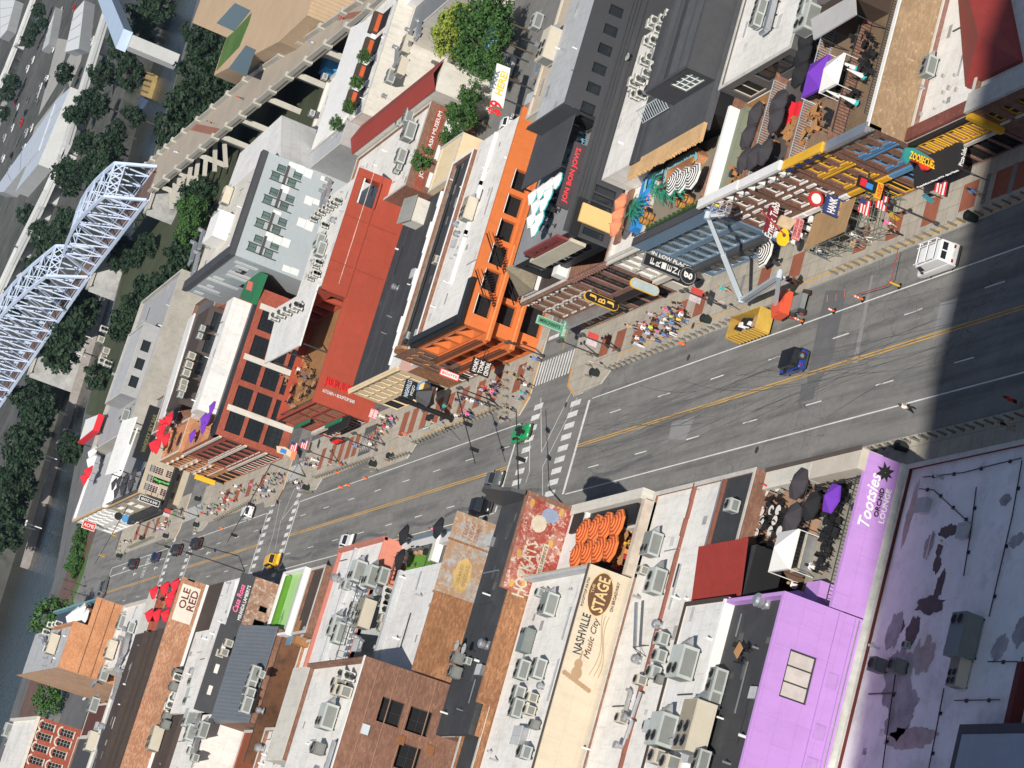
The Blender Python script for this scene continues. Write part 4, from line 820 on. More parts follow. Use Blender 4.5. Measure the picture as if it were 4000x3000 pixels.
T4b=brick_front('brick front with tall white windows next to glass facade',185.9,194.2,10.8,WHTP,BRN,3,WHTP,brk=WHTP)
for r,y0,y1 in((T4,177.9,185.8),(T4b,185.9,194.2)):
    MB().box(XB+.4,90,y0+.01,y1-.01,8,8.6).build('terrace_floor',WOOD if r is T4b else mat('terrace_tile_dark',(.10,.085,.08),var=.2),r);MB().box(90.1,104,y0,y1,0,8.5).build('rear_block',WHT2,r)
MB().box(XB+.4,89,193.7,194.15,8.61,10.4).build('side_parapet',WHTP,T4b);MB().box(XB+.4,89,192.3,193.65,8.61,9.3).build('planter_bed',mat('sage',(.19,.21,.15)),T4b)
rail(T4,[(79.2,185.7),(89.5,185.7)],8.61,1.4,mat('rail_pale',(.35,.42,.45)),gap=.25);rail(T3,[(79.2,177.7),(95,177.7)],8.61,1.4,mat('rail_pale',(.35,.42,.45)),gap=.25);rail(T2,[(80,164.6),(103,164.6)],8.61,1.5,gap=.25);rail(T2,[(80,170.5),(103,170.5)],8.61,1.3,gap=.3)
# --- blue glass honky-tonk with palm terrace and dark rear storeys
T5=thing('glass_front_bar','modern blue-grey glass fronted bar with palm terrace and dark rear storeys','building',(84,203,0))
h1=[(195.6+k*1.9,197.3+k*1.9,5.7,8.1)for k in range(8)];h2=[(195.6+k*1.9,197.3+k*1.9,2.9,5.1)for k in range(8)];h3=[(195.6+k*3.8,199.0+k*3.8,.3,2.4)for k in range(4)]
wall(T5,'X',XB,194.6,211.4,0,9.6,BLUG,h1+h2+h3)
for hh in h1+h2:window(T5,'X',XB,hh,STEEL,GLASSB,1,1,fw=.06)
for hh in h3:window(T5,'X',XB,hh,STEEL,GLASSB,2,1,fw=.06)
BAND(T5,XB,194.8,211.3,2.45,2.85,CHARP,.7,'canopy');BAND(T5,XB,194.7,211.3,8.2,9.7,BLUG,.35,'fascia');MB().box(XB-.37,XB+.5,194.7,211.3,9.7,9.85).build('coping',CHARP,T5)
wall(T5,'Y',194.6,XB,104,0,9.6,BLUG);MB().box(XB+.4,88,194.7,211.4,8,8.7).build('terrace_floor',mat('terrace_sand',(.25,.21,.16),rough=.9,var=.2),T5)
MB().box(XB+.1,XB+.35,195,211,8.71,9.69).build('parapet',BLUG,T5);rail(T5,[(XB+.6,195),(XB+.6,211)],8.71,1.2,gap=.35)
# dark rear: flat roof with thatch eave, upper storey
MB().box(86.4,108,195.2,211.9,11.2,12.0).build('roof',mat('dark_mineral_roof',(.075,.078,.085),rough=.85,var=.3,scale=1.2),T5);MB().box(88.2,108,195.2,211.9,8,11.19).build('rear_wall',BLK,T5)
mb=MB();rnd=random.Random(5)
for k in range(170):
    y=195+k*.1;mb.box(85.2-rnd.uniform(0,.35),86.9,y,y+.09,11.75-rnd.uniform(0,.1),12.05)
mb.build('thatch_eave',mat('thatch',(.56,.36,.18),rough=1,var=.25,scale=2),T5)
MB().box(86.5,108,210.6,211.9,12.01,12.3).box(86.5,100,209.6,210.59,12.01,12.15).build('roof_edge',CHARP,T5)
hu=[(196.2,200.6,12.6,14.6)]
vol(T5,91.5,125,195.2,204.8,12.01,15.2,CHARP,mat('dark_roll_roof',(.085,.088,.095),rough=.8,var=.25,scale=.8),par=.35,front=hu,cm=CHARP)
window(T5,'X',91.5,hu[0],WHTP,GLASSG,4,3)
for k,(y,w)in enumerate(((198.4,.12),(200.8,.5),(202.2,.12))):MB().box(92,125,y,y+w,14.86,15.0+.08*k).build('roof_seam',CHARP if k!=1 else DKST,T5)
MB().box(96.5,101.5,204.9,207.6,12.05,14.6).build('plant_room',CHARP,T5)
mb=MB()
for k in range(13):y=205.2+k*.5;mb.bar((91.2,y,12.3),(92.2,y,13.3),.06)
mb.bar((91.2,205,12.3),(91.2,211.4,12.3),.08).bar((92.2,205,13.3),(92.2,211.4,13.3),.08).build('screen_frame',mat('pale_steel',(.4,.45,.48)),T5)
# --- white stone front
T6=thing('white_stone_building','narrow white stone front with tall sash windows beside black vertical sign','building',(84,215,0))
hs=grid(211.9,219.4,3.6,8.4,4,2,1.0,1.9);sf=[(213.5,217.6,.2,2.4)]
vol(T6,XB,104,211.5,219.7,0,9.0,STONE,WHT2,par=.4,front=hs+sf)
for hh in hs:window(T6,'X',XB,hh,WHTP,mat('window_blind',(.45,.44,.42),rough=.5),1,2,head=STONE,sill=STONE)
window(T6,'X',XB,sf[0],BLK,GLASS,3,1);BAND(T6,XB,211.6,219.6,2.7,3.3,STONE,.35,'string_course');cornice(T6,XB,211.5,219.7,8.9,STONE,.4,.5)
MB().box(86.8,104,212.0,219.5,8.7,12.1).build('set_back_block',WHT2,T6)
MB().box(80.5,86.7,218.0,219.6,8.61,8.9).build('terrace_floor',BRN,T6);MB().box(81.5,83.6,219.3,219.62,9.0,13.4).build('yellow_panel',mat('pale_yellow_panel',(.72,.48,.20),rough=.6,var=.05),T6)
MB().box(80.4,86.4,211.7,213.6,8.62,9.7).build('blue_mural_wall',mat('bright_blue',(.03,.24,.62),var=.15),T6)
letters('Hill City',mat('sign_coral',(.80,.30,.16)),T6,(83.4,211.66,9.2),(1,0,0),UP,3.4,.6,bold=.01)
# --- mauve brick with arches and black roof storeys
T7=thing('dark_clad_bar','tall bar with charcoal clad upper storeys, round arched mauve brick front and parasol terrace','building',(86,226,0))
hs=grid(220.3,229.8,3.8,8.2,3,1,2.1,4.2);sf=shopfront(T7,XB,220.2,230,3,BLK,2.8)
wall(T7,'X',XB,219.8,230.1,0,9.2,BRPNK,hs+sf);wall(T7,'Y',219.8,XB,86,0,9.2,BRPNK)
for hh in hs:window(T7,'X',XB,hh,BLK,GLASS,2,3,arch=BRPNK)
for hh in sf:window(T7,'X',XB,hh,BLK,DARKIN,2,1)
BAND(T7,XB,219.9,230,2.9,3.3,BLK,.8,'awning');
for k in range(14):MB().box(XB-.3,XB-.004,220.1+k*.7,220.4+k*.7,8.4,9.0).build('corbel',BRPNK,T7)
# glass storey and charcoal box above
h9=[(80.5+k*1.0,81.35+k*1.0,9.9,12.4)for k in range(6)]
wall(T7,'Y',219.9,80,93.4,9.2,14.6,CHAR,h9)
for hh in h9:window(T7,'Y',219.9,hh,BLK,GLASS,1,1)
h8=[(91.0+k*2.35+2.4,92.2+k*2.35+2.4,14.9,16.5)for k in range(7)]
wall(T7,'Y',219.9,93.4,125,9,18.4,CHAR,h8)
for hh in h8:window(T7,'Y',219.9,hh,BLK,GLASS,1,1,fw=.07)
wall(T7,'X',80,219.9,237,9.2,13.2,BLK,[(220.6+k*3.2,223.4+k*3.2,10,12.4)for k in range(5)])
for k in range(5):window(T7,'X',80,(220.6+k*3.2,223.4+k*3.2,10,12.4),BLK,GLASS,2,1)
MB().box(80.02,93.35,220,237.5,12.4,13.2).build('terrace_floor',mat('terrace_grey',(.24,.24,.25),var=.2),T7)
wall(T7,'X',93.4,219.95,231,13.2,18.4,CHARP,[(221,225,13.4,16)]);window(T7,'X',93.4,(221,225,13.4,16),BLK,DARKIN,2,1,depth=.5)
MB().box(93.42,125,220.2,231,17.2,17.6).build('roof',GREYR,T7);MB().box(93.41,125,219.92,220.2,17.61,18.4).box(93.42,93.8,220.2,231,17.61,18.3).build('parapet',CHARP,T7)
for k,zz in enumerate((13.3,13.7,14.1,12.6)):MB().box(80.2,125,219.78,219.88,zz,zz+.07).build('cladding_rail',CHARP,T7)
MB().box(79.8,80.0,220,232,13.0,14.0).build('sign_band',BLK,T7);MB().box(79.8,84.2,219.75,219.89,12.9,13.9).build('sign_band',BLK,T7)
SR=mat('sign_red',(.75,.05,.06),var=.03,emit=.2)
letters("JON BON JOVI'S",SR,T7,(86.4,220.6-.02,15.1),(1,0,0),UP,6.4,.75,bold=.012);MB().box(82.6,90.2,220.62,220.9,14.4,15.8).build('sign_board',mat('sign_board_dark',(.07,.05,.055)),T7)
MB().box(79.5,79.78,221,230.5,13.3,14.7).build('sign_board',mat('maroon_board',(.22,.05,.05)),T7);letters("JON BON JOVI'S",mat('sign_dim',(.12,.02,.02)),T7,(79.46,225.7,14.0),RT,UP,7.5,.6);MB().box(79.4,79.78,220.5,232,11.4,13.25).build('blank_sign',mat('cream_board',(.52,.48,.38),var=.15),T7)
# slatted black shade roof
sl=thing('slatted_shade_roof','black slatted shade roof over the bar terrace beside orange building','pergola',(91,226,13.2))
mb=MB()
for k in range(34):y=221.5+k*.33;mb.box(87.2,95.4,y,y+.24,16.3,16.42)
mb.build('slats',CHARP,sl)
for x in(87.4,95.2):
    MB().box(x-.1,x+.1,221.4,232.9,16.1,16.29).build('beam',BLK,sl)
    for y in(221.6,232.6):MB().box(x-.09,x+.09,y-.09,y+.09,13.2,16.1).build('post',BLK,sl)
# --- corner brick with pale arches and slate turret
T8=thing('arched_corner_building','brown brick corner building with white arched window hoods and slate turret','building',(83,237,0))
hs=grid(230.8,243.4,3.7,8.3,5,2,.95,1.75);sf=shopfront(T8,XB,230.4,243.8,4,STONEG,2.7)
vol(T8,XB,86,230.2,244,0,9.0,BRN,BRDK,par=.35,front=hs+sf)
for hh in hs:window(T8,'X',XB,hh,STONEG,GLASSG,1,2,arch=STONE,sill=STONE)
for hh in sf:window(T8,'X',XB,hh,STONEG,GLASS,2,1)
BAND(T8,XB,230.3,243.9,2.9,3.3,STEEL,1.3,'awning');BAND(T8,XB,230.3,243.9,5.9,6.1,STONE,.12,'string_course');cornice(T8,XB,230.2,244,8.9,BRN,.4,.5,STONE,8)
MB().box(79,84,244.02,244.3,7.0,8.8).build('white_gable',WHTP,T8);mb=MB();a=(81.2,242.2,12.6)
bs_=[(79.2,240),(83.2,240),(83.2,244.2),(79.2,244.2)]
for i in range(4):p,q=bs_[i],bs_[(i+1)%4];mb.quad((*q,9.3),(*p,9.3),a)if False else mb.quad((*p,9.3),(*q,9.3),a)
mb.build('turret_roof',mat('slate',(.20,.17,.12),rough=.9,var=.4,scale=3),T8);MB().box(79.4,83,240.2,244,8.66,9.29).build('turret',WHTP,T8);MB().box(79.0,80.5,231,232.4,8.66,10.2).build('gable',WHTP,T8)
# --- orange corner saloon
T9=thing('orange_corner_saloon','bright orange three storey corner saloon with black stair balconies and white roof','building',(86,268,0))
YO=260.2
hsd=[(x0,x0+2.7,z0,z0+2.2)for z0 in(4.0,7.2)for x0 in(80.2,83.6,87.0,90.4,93.8,97.2)]+[(80.2,84.5,.3,2.9)]
wall(T9,'Y',YO,XB,108,0,10.6,ORGB,hsd,depth=.9)
for hh in hsd:window(T9,'Y',YO,hh,BLK,DARKIN,3,2,depth=.9,fw=.06)
hsf=[(261.4+k*4.2,264.8+k*4.2,z0,z0+2.2)for z0 in(.4,3.9,7.1)for k in range(4)]
wall(T9,'X',XB,YO,278,0,10.4,ORGB,hsf,depth=1.2)
for hh in hsf:window(T9,'X',XB,hh,BLK,DARKIN,3,1,depth=1.2,fw=.06)
for z0 in(3.2,6.5):MB().box(XB-1.3,XB-.01,260.4,277.6,z0,z0+.35).build('balcony',ORGB,T9);rail(T9,[(XB-1.25,260.5),(XB-1.25,277.5)],z0+.35,1.0,BLK,gap=.3)
for z0 in(3.2,6.5):MB().box(XB-1.2,100,YO-1.1,YO-.01,z0,z0+.4).build('balcony',ORGB,T9);MB().box(XB-1.2,90,YO-1.12,YO-.7,z0+.4,z0+.5).build('sill',mat('orange_pale',(.80,.30,.10)),T9)
for(x0,zz)in((83.0,3.6),(86.5,6.9),(81.5,6.9)):
    mb=MB()
    for k in range(14):mb.box(x0+k*.28,x0+k*.28+.22,YO-1.0,YO-.2,zz+k*.2,zz+k*.2+.05)
    mb.bar((x0,YO-1.05,zz+1),(x0+3.9,YO-1.05,zz+3.8),.06).bar((x0,YO-.2,zz+1),(x0+3.9,YO-.2,zz+3.8),.06).build('stair',BLK,T9)
MB().box(XB+.02,108,YO+.1,277.9,9.2,9.8).build('roof',WHT2,T9);MB().box(XB-.4,84.4,YO-.5,YO+.9,10.4,10.9).box(XB-.4,XB+1.1,YO+.9,277.8,10.4,10.9).box(XB-.1,XB+.6,YO+.92,277.7,10.92,11.2).build('cornice',BLK,T9);MB().box(84.5,108,YO+.01,YO+.5,9.81,10.7).build('parapet',ORGB,T9)
MB().quad((108,YO,0),(108,278,0),(108,278,9.8),(108,YO,9.8)).quad((108,278,0),(XB,278,0),(XB,278,9.8),(108,278,9.8)).build('wall',ORGB,T9)
for x in(86,93,100):MB().box(x,x+7.6,271.0,271.4,9.81,10.2).build('parapet',WHTP,T9)
# --- narrow brown fronts and cream block
T10=thing('brown_arched_building','narrow brown brick front with round topped windows beside orange saloon','building',(86,282,0))
hs=grid(278.8,285.6,3.8,8.8,3,2,1.0,1.8);sf=shopfront(T10,XB,278.3,286,3,BRN,2.7)
vol(T10,XB,107,278.1,286.2,0,10.3,BRN,BLKR,par=.5,cm=WHTP,front=hs+sf)
for hh in hs:window(T10,'X',XB,hh,BLK,GLASSG,1,2,arch=BRNR)
for hh in sf:window(T10,'X',XB,hh,WHTP,DARKIN,2,1)
MB().extr([(XB-.1,280,10.3),(XB-.1,284.4,10.3),(XB-.1,283.8,11.1),(XB-.1,282.2,11.5),(XB-.1,280.6,11.1)],(.4,0,0)).build('pediment',BRNR,T10)
mb=MB();rnd=random.Random(3)
MB().box(XB+3,106,284.6,286.0,9.81,9.95).build('gravel_strip',mat('gravel',(.28,.22,.17),rough=1,var=.7,scale=6),T10);MB().cyl((80,283.6,10.0),(106,283.6,10.0),.25,8).build('drain_pipe',BLK,T10)
T11=thing('cream_block_building','cream painted block with tall narrow windows and long black roof','building',(88,302,0))
hs=grid(292,312.6,3.4,7.4,8,2,.75,1.6);sf=shopfront(T11,XB,291.6,313,5,BLK,2.6)
wall(T11,'X',XB,291.2,313,0,7.9,CREAM,hs+sf);wall(T11,'Y',291.2,XB,107,0,7.7,mat('pink_stucco',(.45,.29,.25),var=.1));wall(T11,'X',XB,286.3,291.1,0,6.5,BRNR)
for hh in hs:window(T11,'X',XB,hh,BRDK,GLASS,1,2,sill=CREAM)
for hh in sf:window(T11,'X',XB,hh,BLK,DARKIN,2,1)
MB().box(XB+.02,107,291.3,296.4,7.0,7.6).build('roof',WHT,T11);MB().box(XB+.02,107,296.42,313,7.0,7.5).build('roof',BLKR,T11);MB().box(XB+.01,XB+.4,291.3,313,7.61,8.0).build('parapet',CREAM,T11);MB().box(XB+1,107,286.4,291.0,0,6.3).build('low_roof',WHT,T11)
for k in range(11):MB().box(80+k*2.4,82.35+k*2.4,296.42,296.75,7.51,7.8+.12*(k%3)).build('coping',WHTP,T11)
for y in(300.5,305,309.2):MB().box(79,107,y,y+.12,7.501,7.55).build('roof_seam',CHARP,T11)
MB().quad((107,291,0),(107,313,0),(107,313,7.5),(107,291,7.5)).quad((107,313,0),(XB,313,0),(XB,313,7.5),(107,313,7.5)).build('wall',BRN,T11)
cornice(T11,XB,291.2,313,7.85,CREAM,.3,.4)
# --- red brick bar with lettered side wall
T12=thing('red_painted_bar','big red painted brick bar with lettered side wall and timber roof terrace','building',(90,336,0))
hs=[(326.9+k*1.35+(1.0 if k>2 else 0),327.9+k*1.35+(1.0 if k>2 else 0),z0,z1)for z0,z1 in((3.9,6.0),(6.6,8.5))for k in range(6)]+[(337.2+k*1.3,338.1+k*1.3,z0,z1)for z0,z1 in((3.9,6.0),(6.6,8.5))for k in range(6)];sf=shopfront(T12,XB,326.5,345,5,BLK,2.8)
wall(T12,'X',XB,326,345.4,0,9.4,mat('red_brick_front',(.26,.05,.03),var=.12,kind='brick'),hs+sf)
GRF=mat('green_frame',(.07,.14,.09))
for hh in hs:window(T12,'X',XB,hh,GRF,GLASSG,1,2,sill=REDB)
for hh in sf:window(T12,'X',XB,hh,STONE,DARKIN,2,1)
for k in range(9):MB().box(XB-.7,XB-.01,337.0+k*.9,337.7+k*.9,6.15,6.4).build('window_awning',GRN,T12);MB().box(XB-.7,XB-.01,329.0+k*.9,329.7+k*.9,3.4,3.7).build('window_awning',GRN,T12)
BAND(T12,XB,326.2,336,2.9,3.3,BLK,1.8,'awning');BAND(T12,XB,336.2,345.2,2.8,3.4,STONE,.5,'string_course');cornice(T12,XB,326,345.4,9.3,REDB,.35,.4)
wall(T12,'Y',326,XB,95.3,0,9.4,REDB);wall(T12,'Y',326.05,95.3,115.5,0,13.3,REDB,[(110,114.3,9.0,12.8)],depth=2);MB().box(XB+.02,95.25,326.02,326.4,8.0,9.4).box(95.3,115.5,326.07,326.5,12.3,13.3).build('parapet',REDB,T12)
MB().box(XB+.02,95.3,326.3,345.3,7.4,8.0).build('terrace_floor',WOOD,T12);MB().quad((XB,345.4,0),(XB,345.4,9.4),(115.5,345.4,9.4),(115.5,345.4,0)).build('wall',REDB,T12)
wall(T12,'X',95.3,326.1,345.4,8,13.3,REDB,[(328+k*4,331.2+k*4,8.3,11.0)for k in range(4)],depth=.8)
for k in range(4):window(T12,'X',95.3,(328+k*4,331.2+k*4,8.3,11.0),BLK,DARKIN,2,1,depth=.8)
MB().box(95.35,115.5,326.4,345.4,11.8,12.3).build('roof',WHT2,T12);MB().box(97,115.5,326.0,326.04,10.9,11.0).build('roof_line',mat('pale_drip',(.55,.4,.35),var=.6),T12)
for x in(100,107.5):MB().box(x,x+.12,325.97,326.03,4.6,13.2).build('wall_joint',mat('red_joint',(.27,.05,.03)),T12)
MB().box(95.3,115.5,325.95,326.03,9.3,9.55).build('string_course',REDB,T12)
cn=thing('terrace_canopy','large white canopy roof over timber terrace of red bar','canopy',(90,341,8));MB().extr([(87.0,330.5,12.6),(96.5,328.5,13.2),(97,350.8,13.2),(87.4,350.6,12.6)],(0,0,.25)).build('roof',WHT,cn)
for(x,y)in((87.6,331),(87.8,340),(87.9,349.5),(95.8,349.6)):MB().box(x-.1,x+.1,y-.1,y+.1,8,12.7).build('post',DKST,cn)
rail(T12,[(79.2,326.8),(79.2,345)],8.01,1.1,gap=.4);rail(T12,[(79.4,326.8),(95,326.8)],8.01,1.1,BRDK,gap=.8)
letters('JASON ALDEAN',mat('sign_bright_red',(.72,.02,.02),var=.02),T12,(82.0,325.93,5.9),(0,0,-1),(1,0,0),5.2,1.6,depth=.1,bold=.01);letters('KITCHEN + ROOFTOP BAR',WHTP,T12,(80.6,325.93,5.75),(0,0,-1),(1,0,0),5.2,.5,depth=.05)
# --- red brick block with black factory windows
T14=thing('factory_window_block','red brick block with large black multi-pane windows and long roof terrace','building',(90,384,0))
YT=372.2
hsd=[]
for z0 in(1.4,4.9,8.4):
    for k in range(5):x0=79.6+k*4.6;hsd.append((x0,x0+3.6,z0,z0+2.8))
wall(T14,'Y',YT,XB,105,0,12.4,BRRED,hsd)
for hh in hsd:window(T14,'Y',YT,hh,BLK,GLASS,4,3,fw=.08)
for k in range(3):MB().box(83.1+k*9.2,84.1+k*9.2,YT-.15,YT-.004,0,11.9).build('white_pilaster',STONE,T14)
hs=grid(373,396,3.6,10.4,6,2,2.6,2.5);sf=shopfront(T14,XB,372.6,396.6,6,STONE,2.7)
wall(T14,'X',XB,YT,397,0,12.2,BRRED,hs+sf)
for hh in hs:window(T14,'X',XB,hh,BLK,GLASS,4,3,sill=STONE)
for hh in sf:window(T14,'X',XB,hh,STONE,DARKIN,2,1)
for zz in(2.9,6.6,11.2):BAND(T14,XB,YT,397,zz,zz+.45,STONE,.25,'string_course')
MB().box(XB,105,YT+.02,YT+3.0,11.5,12.5).build('roof_edge',BLK,T14);MB().box(XB+.02,105,YT+3.0,384,10.4,11.0).build('terrace_floor',mat('terrace_dark',(.12,.11,.11)),T14);MB().box(XB+.02,84,384,396.9,10.4,11.9).build('roof',BRNO,T14)
MB().box(84,105,384,388.5,11,14.4).build('white_roof_block',WHT,T14);MB().box(84.2,105,388.6,393.5,11,13.2).build('grey_roof_block',WHT2,T14)
wall(T14,'Y',393.6,86,104.8,11,16.0,mat('umber_cladding',(.07,.055,.05),kind='ribs',amt=2),[(92+4.2*k,95.5+4.2*k,12.6,15)for k in range(3)],depth=.3)
for k in range(3):window(T14,'Y',393.6,(92+4.2*k,95.5+4.2*k,12.6,15),BLK,GLASS,2,2,depth=.3)
MB().box(86,104.8,393.7,404,15.2,15.8).build('roof',BRDK,T14);MB().quad((105,YT,0),(105,404,0),(105,404,15.8),(105,YT,12)).build('wall',BRRED,T14);MB().extr([(85,404.2,15.6),(105,404.2,16.2),(105,410.5,15.8),(85,410.5,15.2)],(0,0,.3)).build('white_canopy',WHT,T14)
rail(T14,[(79.2,375.4),(104,375.4)],11.0,1.2,gap=.5)
T15=thing('bracketed_brick_front','orange-brown brick front with cream brackets and yellow vertical sign','building',(84,404,0))
hs=grid(397.5,411.5,3.6,11.2,6,3,1.4,1.8);sf=shopfront(T15,XB,397.4,411.6,4,BLK,2.7)
vol(T15,XB,85,397.2,412,0,12.6,BRNO,BRNO,par=.6,front=hs+sf,cm=STONE)
for hh in hs:window(T15,'X',XB,hh,BRDK,GLASS,1,2,sill=STONE)
for hh in sf:window(T15,'X',XB,hh,BLK,DARKIN,2,1)
for zz in(5.9,8.5,11.2):
    for k in range(4):MB().box(XB-.45,XB-.005,398.5+k*3.8,399.6+k*3.8,zz,zz+.3).build('bracket',STONE,T15)
    BAND(T15,XB,397.3,411.9,zz-.2,zz,BRNO,.2,'string_course')
T15b=thing('red_umbrella_terrace_block','roof terrace block with red parasols behind bracketed brick front','building',(92,412,0))
vol(T15b,85.1,112,404.5,424,0,13.4,BRN,mat('terrace_dark',(.12,.11,.11)),par=.7)
# --- tan corner bar with green neon sign
T16=thing('tan_corner_bar','tan corner bar with gridded windows, green neon sign and sloping white canopy','building',(86,458,0))
hsd=[(78.6,80.0,1.6,4.4),(78.6,80.0,5.0,7.8),(80.4,81.8,5.0,7.8),(82.4,83.8,5.0,7.8),(82.4,83.8,1.6,4.4)]
YC=445.2
wall(T16,'Y',YC,XB-.8,100,0,8.7,mat('tan_render',(.44,.38,.29),var=.12),hsd)
for hh in hsd:window(T16,'Y',YC,hh,WHTP,mat('window_red_dark',(.09,.025,.02),rough=.2),4,5,fw=.05)
hs=grid(447,475,3.6,7.8,3,2,4.6,1.7)
wall(T16,'X',XB-.8,YC,476,0,8.5,mat('tan_render',(.44,.38,.29)),hs)
for hh in hs:window(T16,'X',XB-.8,hh,WHTP,GLASSG,6,2,fw=.06)
BAND(T16,XB-.8,YC-.6,476,2.6,3.3,BLK,1.8,'awning');MB().box(XB-2.5,86,YC-1.6,YC-.01,2.6,3.3).build('awning',BLK,T16)
MB().box(XB-.75,100,YC+.05,476,7,7.6).build('terrace_floor',mat('terrace_grey',(.24,.24,.25)),T16);cornice(T16,XB-.8,YC,476,8.6,mat('tan_trim',(.52,.34,.16)),.35,.5);rail(T16,[(XB-.3,YC+.5),(XB-.3,475)],7.61,1.3,gap=.4)
MB().quad((100,YC,0),(100,476,0),(100,476,8),(100,YC,8)).build('wall',BRN,T16)
letters('Margaritaville',mat('neon_green',(.15,.7,.12),var=0,emit=.5),T16,(81.1,YC-.2,4.7),(0,0,-1),(1,0,0),3.4,.6);MB().box(80.6,81.6,YC-.17,YC-.005,2.9,6.5).build('sign_board',BLK,T16)
cw=thing('sloping_canopy','long sloping white canopy roof over the corner bar terrace','canopy',(88,455,8));MB().extr([(80.8,449,12.8),(92,446.5,13.2),(92,455,14.2),(80.8,457.5,13.6)],(0,0,.25)).extr([(80.8,448.4,12.2),(90,446.2,12.4),(90,446.9,12.5),(80.8,449.1,12.3)],(0,0,.1)).build('roof',WHTP,cw)
for(x,y)in((81.4,450),(81.4,457),(91,447.5),(91,454)):MB().box(x-.1,x+.1,y-.1,y+.1,7.6,12.9).build('post',DKST,cw)
sk=thing('roof_bar_wall','black rooftop bar wall lettered in green beneath the white canopy','wall',(90,446,7.6));MB().box(84,95,445.3,446.0,8.75,11.8).build('panel',BLK,sk);letters('WHISKEY SKY BAR',mat('sign_olive',(.16,.17,.06)),sk,(89.5,445.27,10.2),(1,0,0),UP,8.0,.8,bold=.01)
T17=thing('white_corner_store','white painted corner store by the river with arched windows and busy roof deck','building',(86,494,0))
hs=grid(478,506,3.4,8.4,6,2,2.0,1.7);sf=shopfront(T17,XB-.8,477,507,6,WHTP,2.6)
vol(T17,XB-.8,112,476.2,508,0,9.3,WHTP,GREYR,par=.5,front=hs+sf)
for hh in hs:window(T17,'X',XB-.8,hh,WHTP,GLASS,2,2,arch=WHTP)
for hh in sf:window(T17,'X',XB-.8,hh,WHTP,GLASS,2,1)
cornice(T17,XB-.8,476.2,508,9.2,mat('tan_trim',(.52,.34,.16)),.35,.6)
vol(T17,92,128,462,500,0,11.6,STONEG,mat('grey_deck',(.34,.34,.35),var=.12),par=.6);vol(T17,100,116,468,484,11.01,14.4,mat('grey_render',(.32,.32,.32)),GREYR,par=.3,side=[(102+4*k,104.4+4*k,11.8,13.6)for k in range(3)])
for k in range(3):window(T17,'Y',468,(102+4*k,104.4+4*k,11.8,13.6),BLK,GLASS,2,1)
for a_ in((T1,80,103,155,163,5.65,8),(T9,80,107,262,277,9.8,16),(T10,80,106,279,285,9.82,8,(.1,.2,.3)),(T11,80,106,297,312,7.5,8,(.07,.11,.05)),(T11,80,106,292,296,7.6,5),(T12,96,115,328,345,12.3,16),(T14,85,104,384.5,388,14.4,6),(T14,85,104,389,393,13.2,9),(T5,92,108,206,211,12.0,8,(.1,.15,.06)),(T6,87,104,212.5,219,12.1,6),(T7,94,124,221,230,17.6,10),(T17,93,127,463,499,11.0,18)):clutter(*a_)
# ================================================================== behind the far row
HG=mat('panel_grey',(.36,.40,.42),rough=.6,var=.06);HW=mat('panel_white',(.66,.68,.68),rough=.6,var=.05);HD=mat('panel_umber',(.075,.065,.06),rough=.6,var=.1)
HT=thing('hotel_block','grey and white panelled hotel with green glazed windows behind the red bar','building',(116,384,0))
hw=[]
for k in range(4):
    for j,(du,z0)in enumerate(((0,16.2),(0,13.2),(2.0,15.6),(2.0,12.6))):x0=109.6+k*4.4;hw.append((x0+du*.8,x0+du*.8+1.35,z0,z0+1.5))
YH=369.0
wall(HT,'Y',YH,107.8,127,0,19.5,HG,hw)
for hh in hw:window(HT,'Y',YH,hh,BLK,GLASSG,2,1,fw=.07)
for k in range(4):x0=109.4+k*4.4;MB().box(x0,x0+3.5,YH-.05,YH-.004,15.05,15.55).box(x0-.05,x0+.15,YH-.05,YH-.004,12.4,17.9).box(x0+1.38,x0+1.58,YH-.051,YH-.004,12.4,17.9).build('window_surround',HD,HT)
for k in range(5):
    for j in range(5):x0=107.9+k*4.4;MB().box(x0+random.uniform(-.3,.5),x0+1.5+random.uniform(-.4,.2),YH-.03,YH-.003,8+j*1.5,9.45+j*1.5).build('cladding_panel',HW if random.random()<.75 else HG,HT)
wall(HT,'X',107.8,YH,402,0,19.5,HG,[(376,379,15,16.6),(384,387,12,13.6)],depth=.15)
for hh in[(376,379,15,16.6),(384,387,12,13.6)]:window(HT,'X',107.8,hh,BLK,GLASS,2,1,depth=.15)
for k in range(14):MB().box(107.76,107.795,369.5+k*2.3,371+k*2.3,13+random.uniform(0,4),18+random.uniform(-1,1)).build('cladding_panel',HW if k%3 else HG,HT)
MB().box(107.6,127,YH-.25,YH+1.5,19.5,20.4).box(107.6,109.4,YH+1.5,402,19.5,20.4).build('parapet',CHARP,HT);MB().box(109.4,127,YH+1.5,402,18.2,18.8).build('roof',STONE,HT);MB().prism([(127,369),(138,380),(138,408),(120,410),(109,402),(127,402)],0,17.2).build('rear_wing',WHT,HT);MB().box(114,119,384,391,18.81,21.4).build('lift_housing',WHTP,HT)
MB().quad((127,YH,0),(127,402,0),(127,402,18.5),(127,YH,18.5)).build('wall',HG,HT)
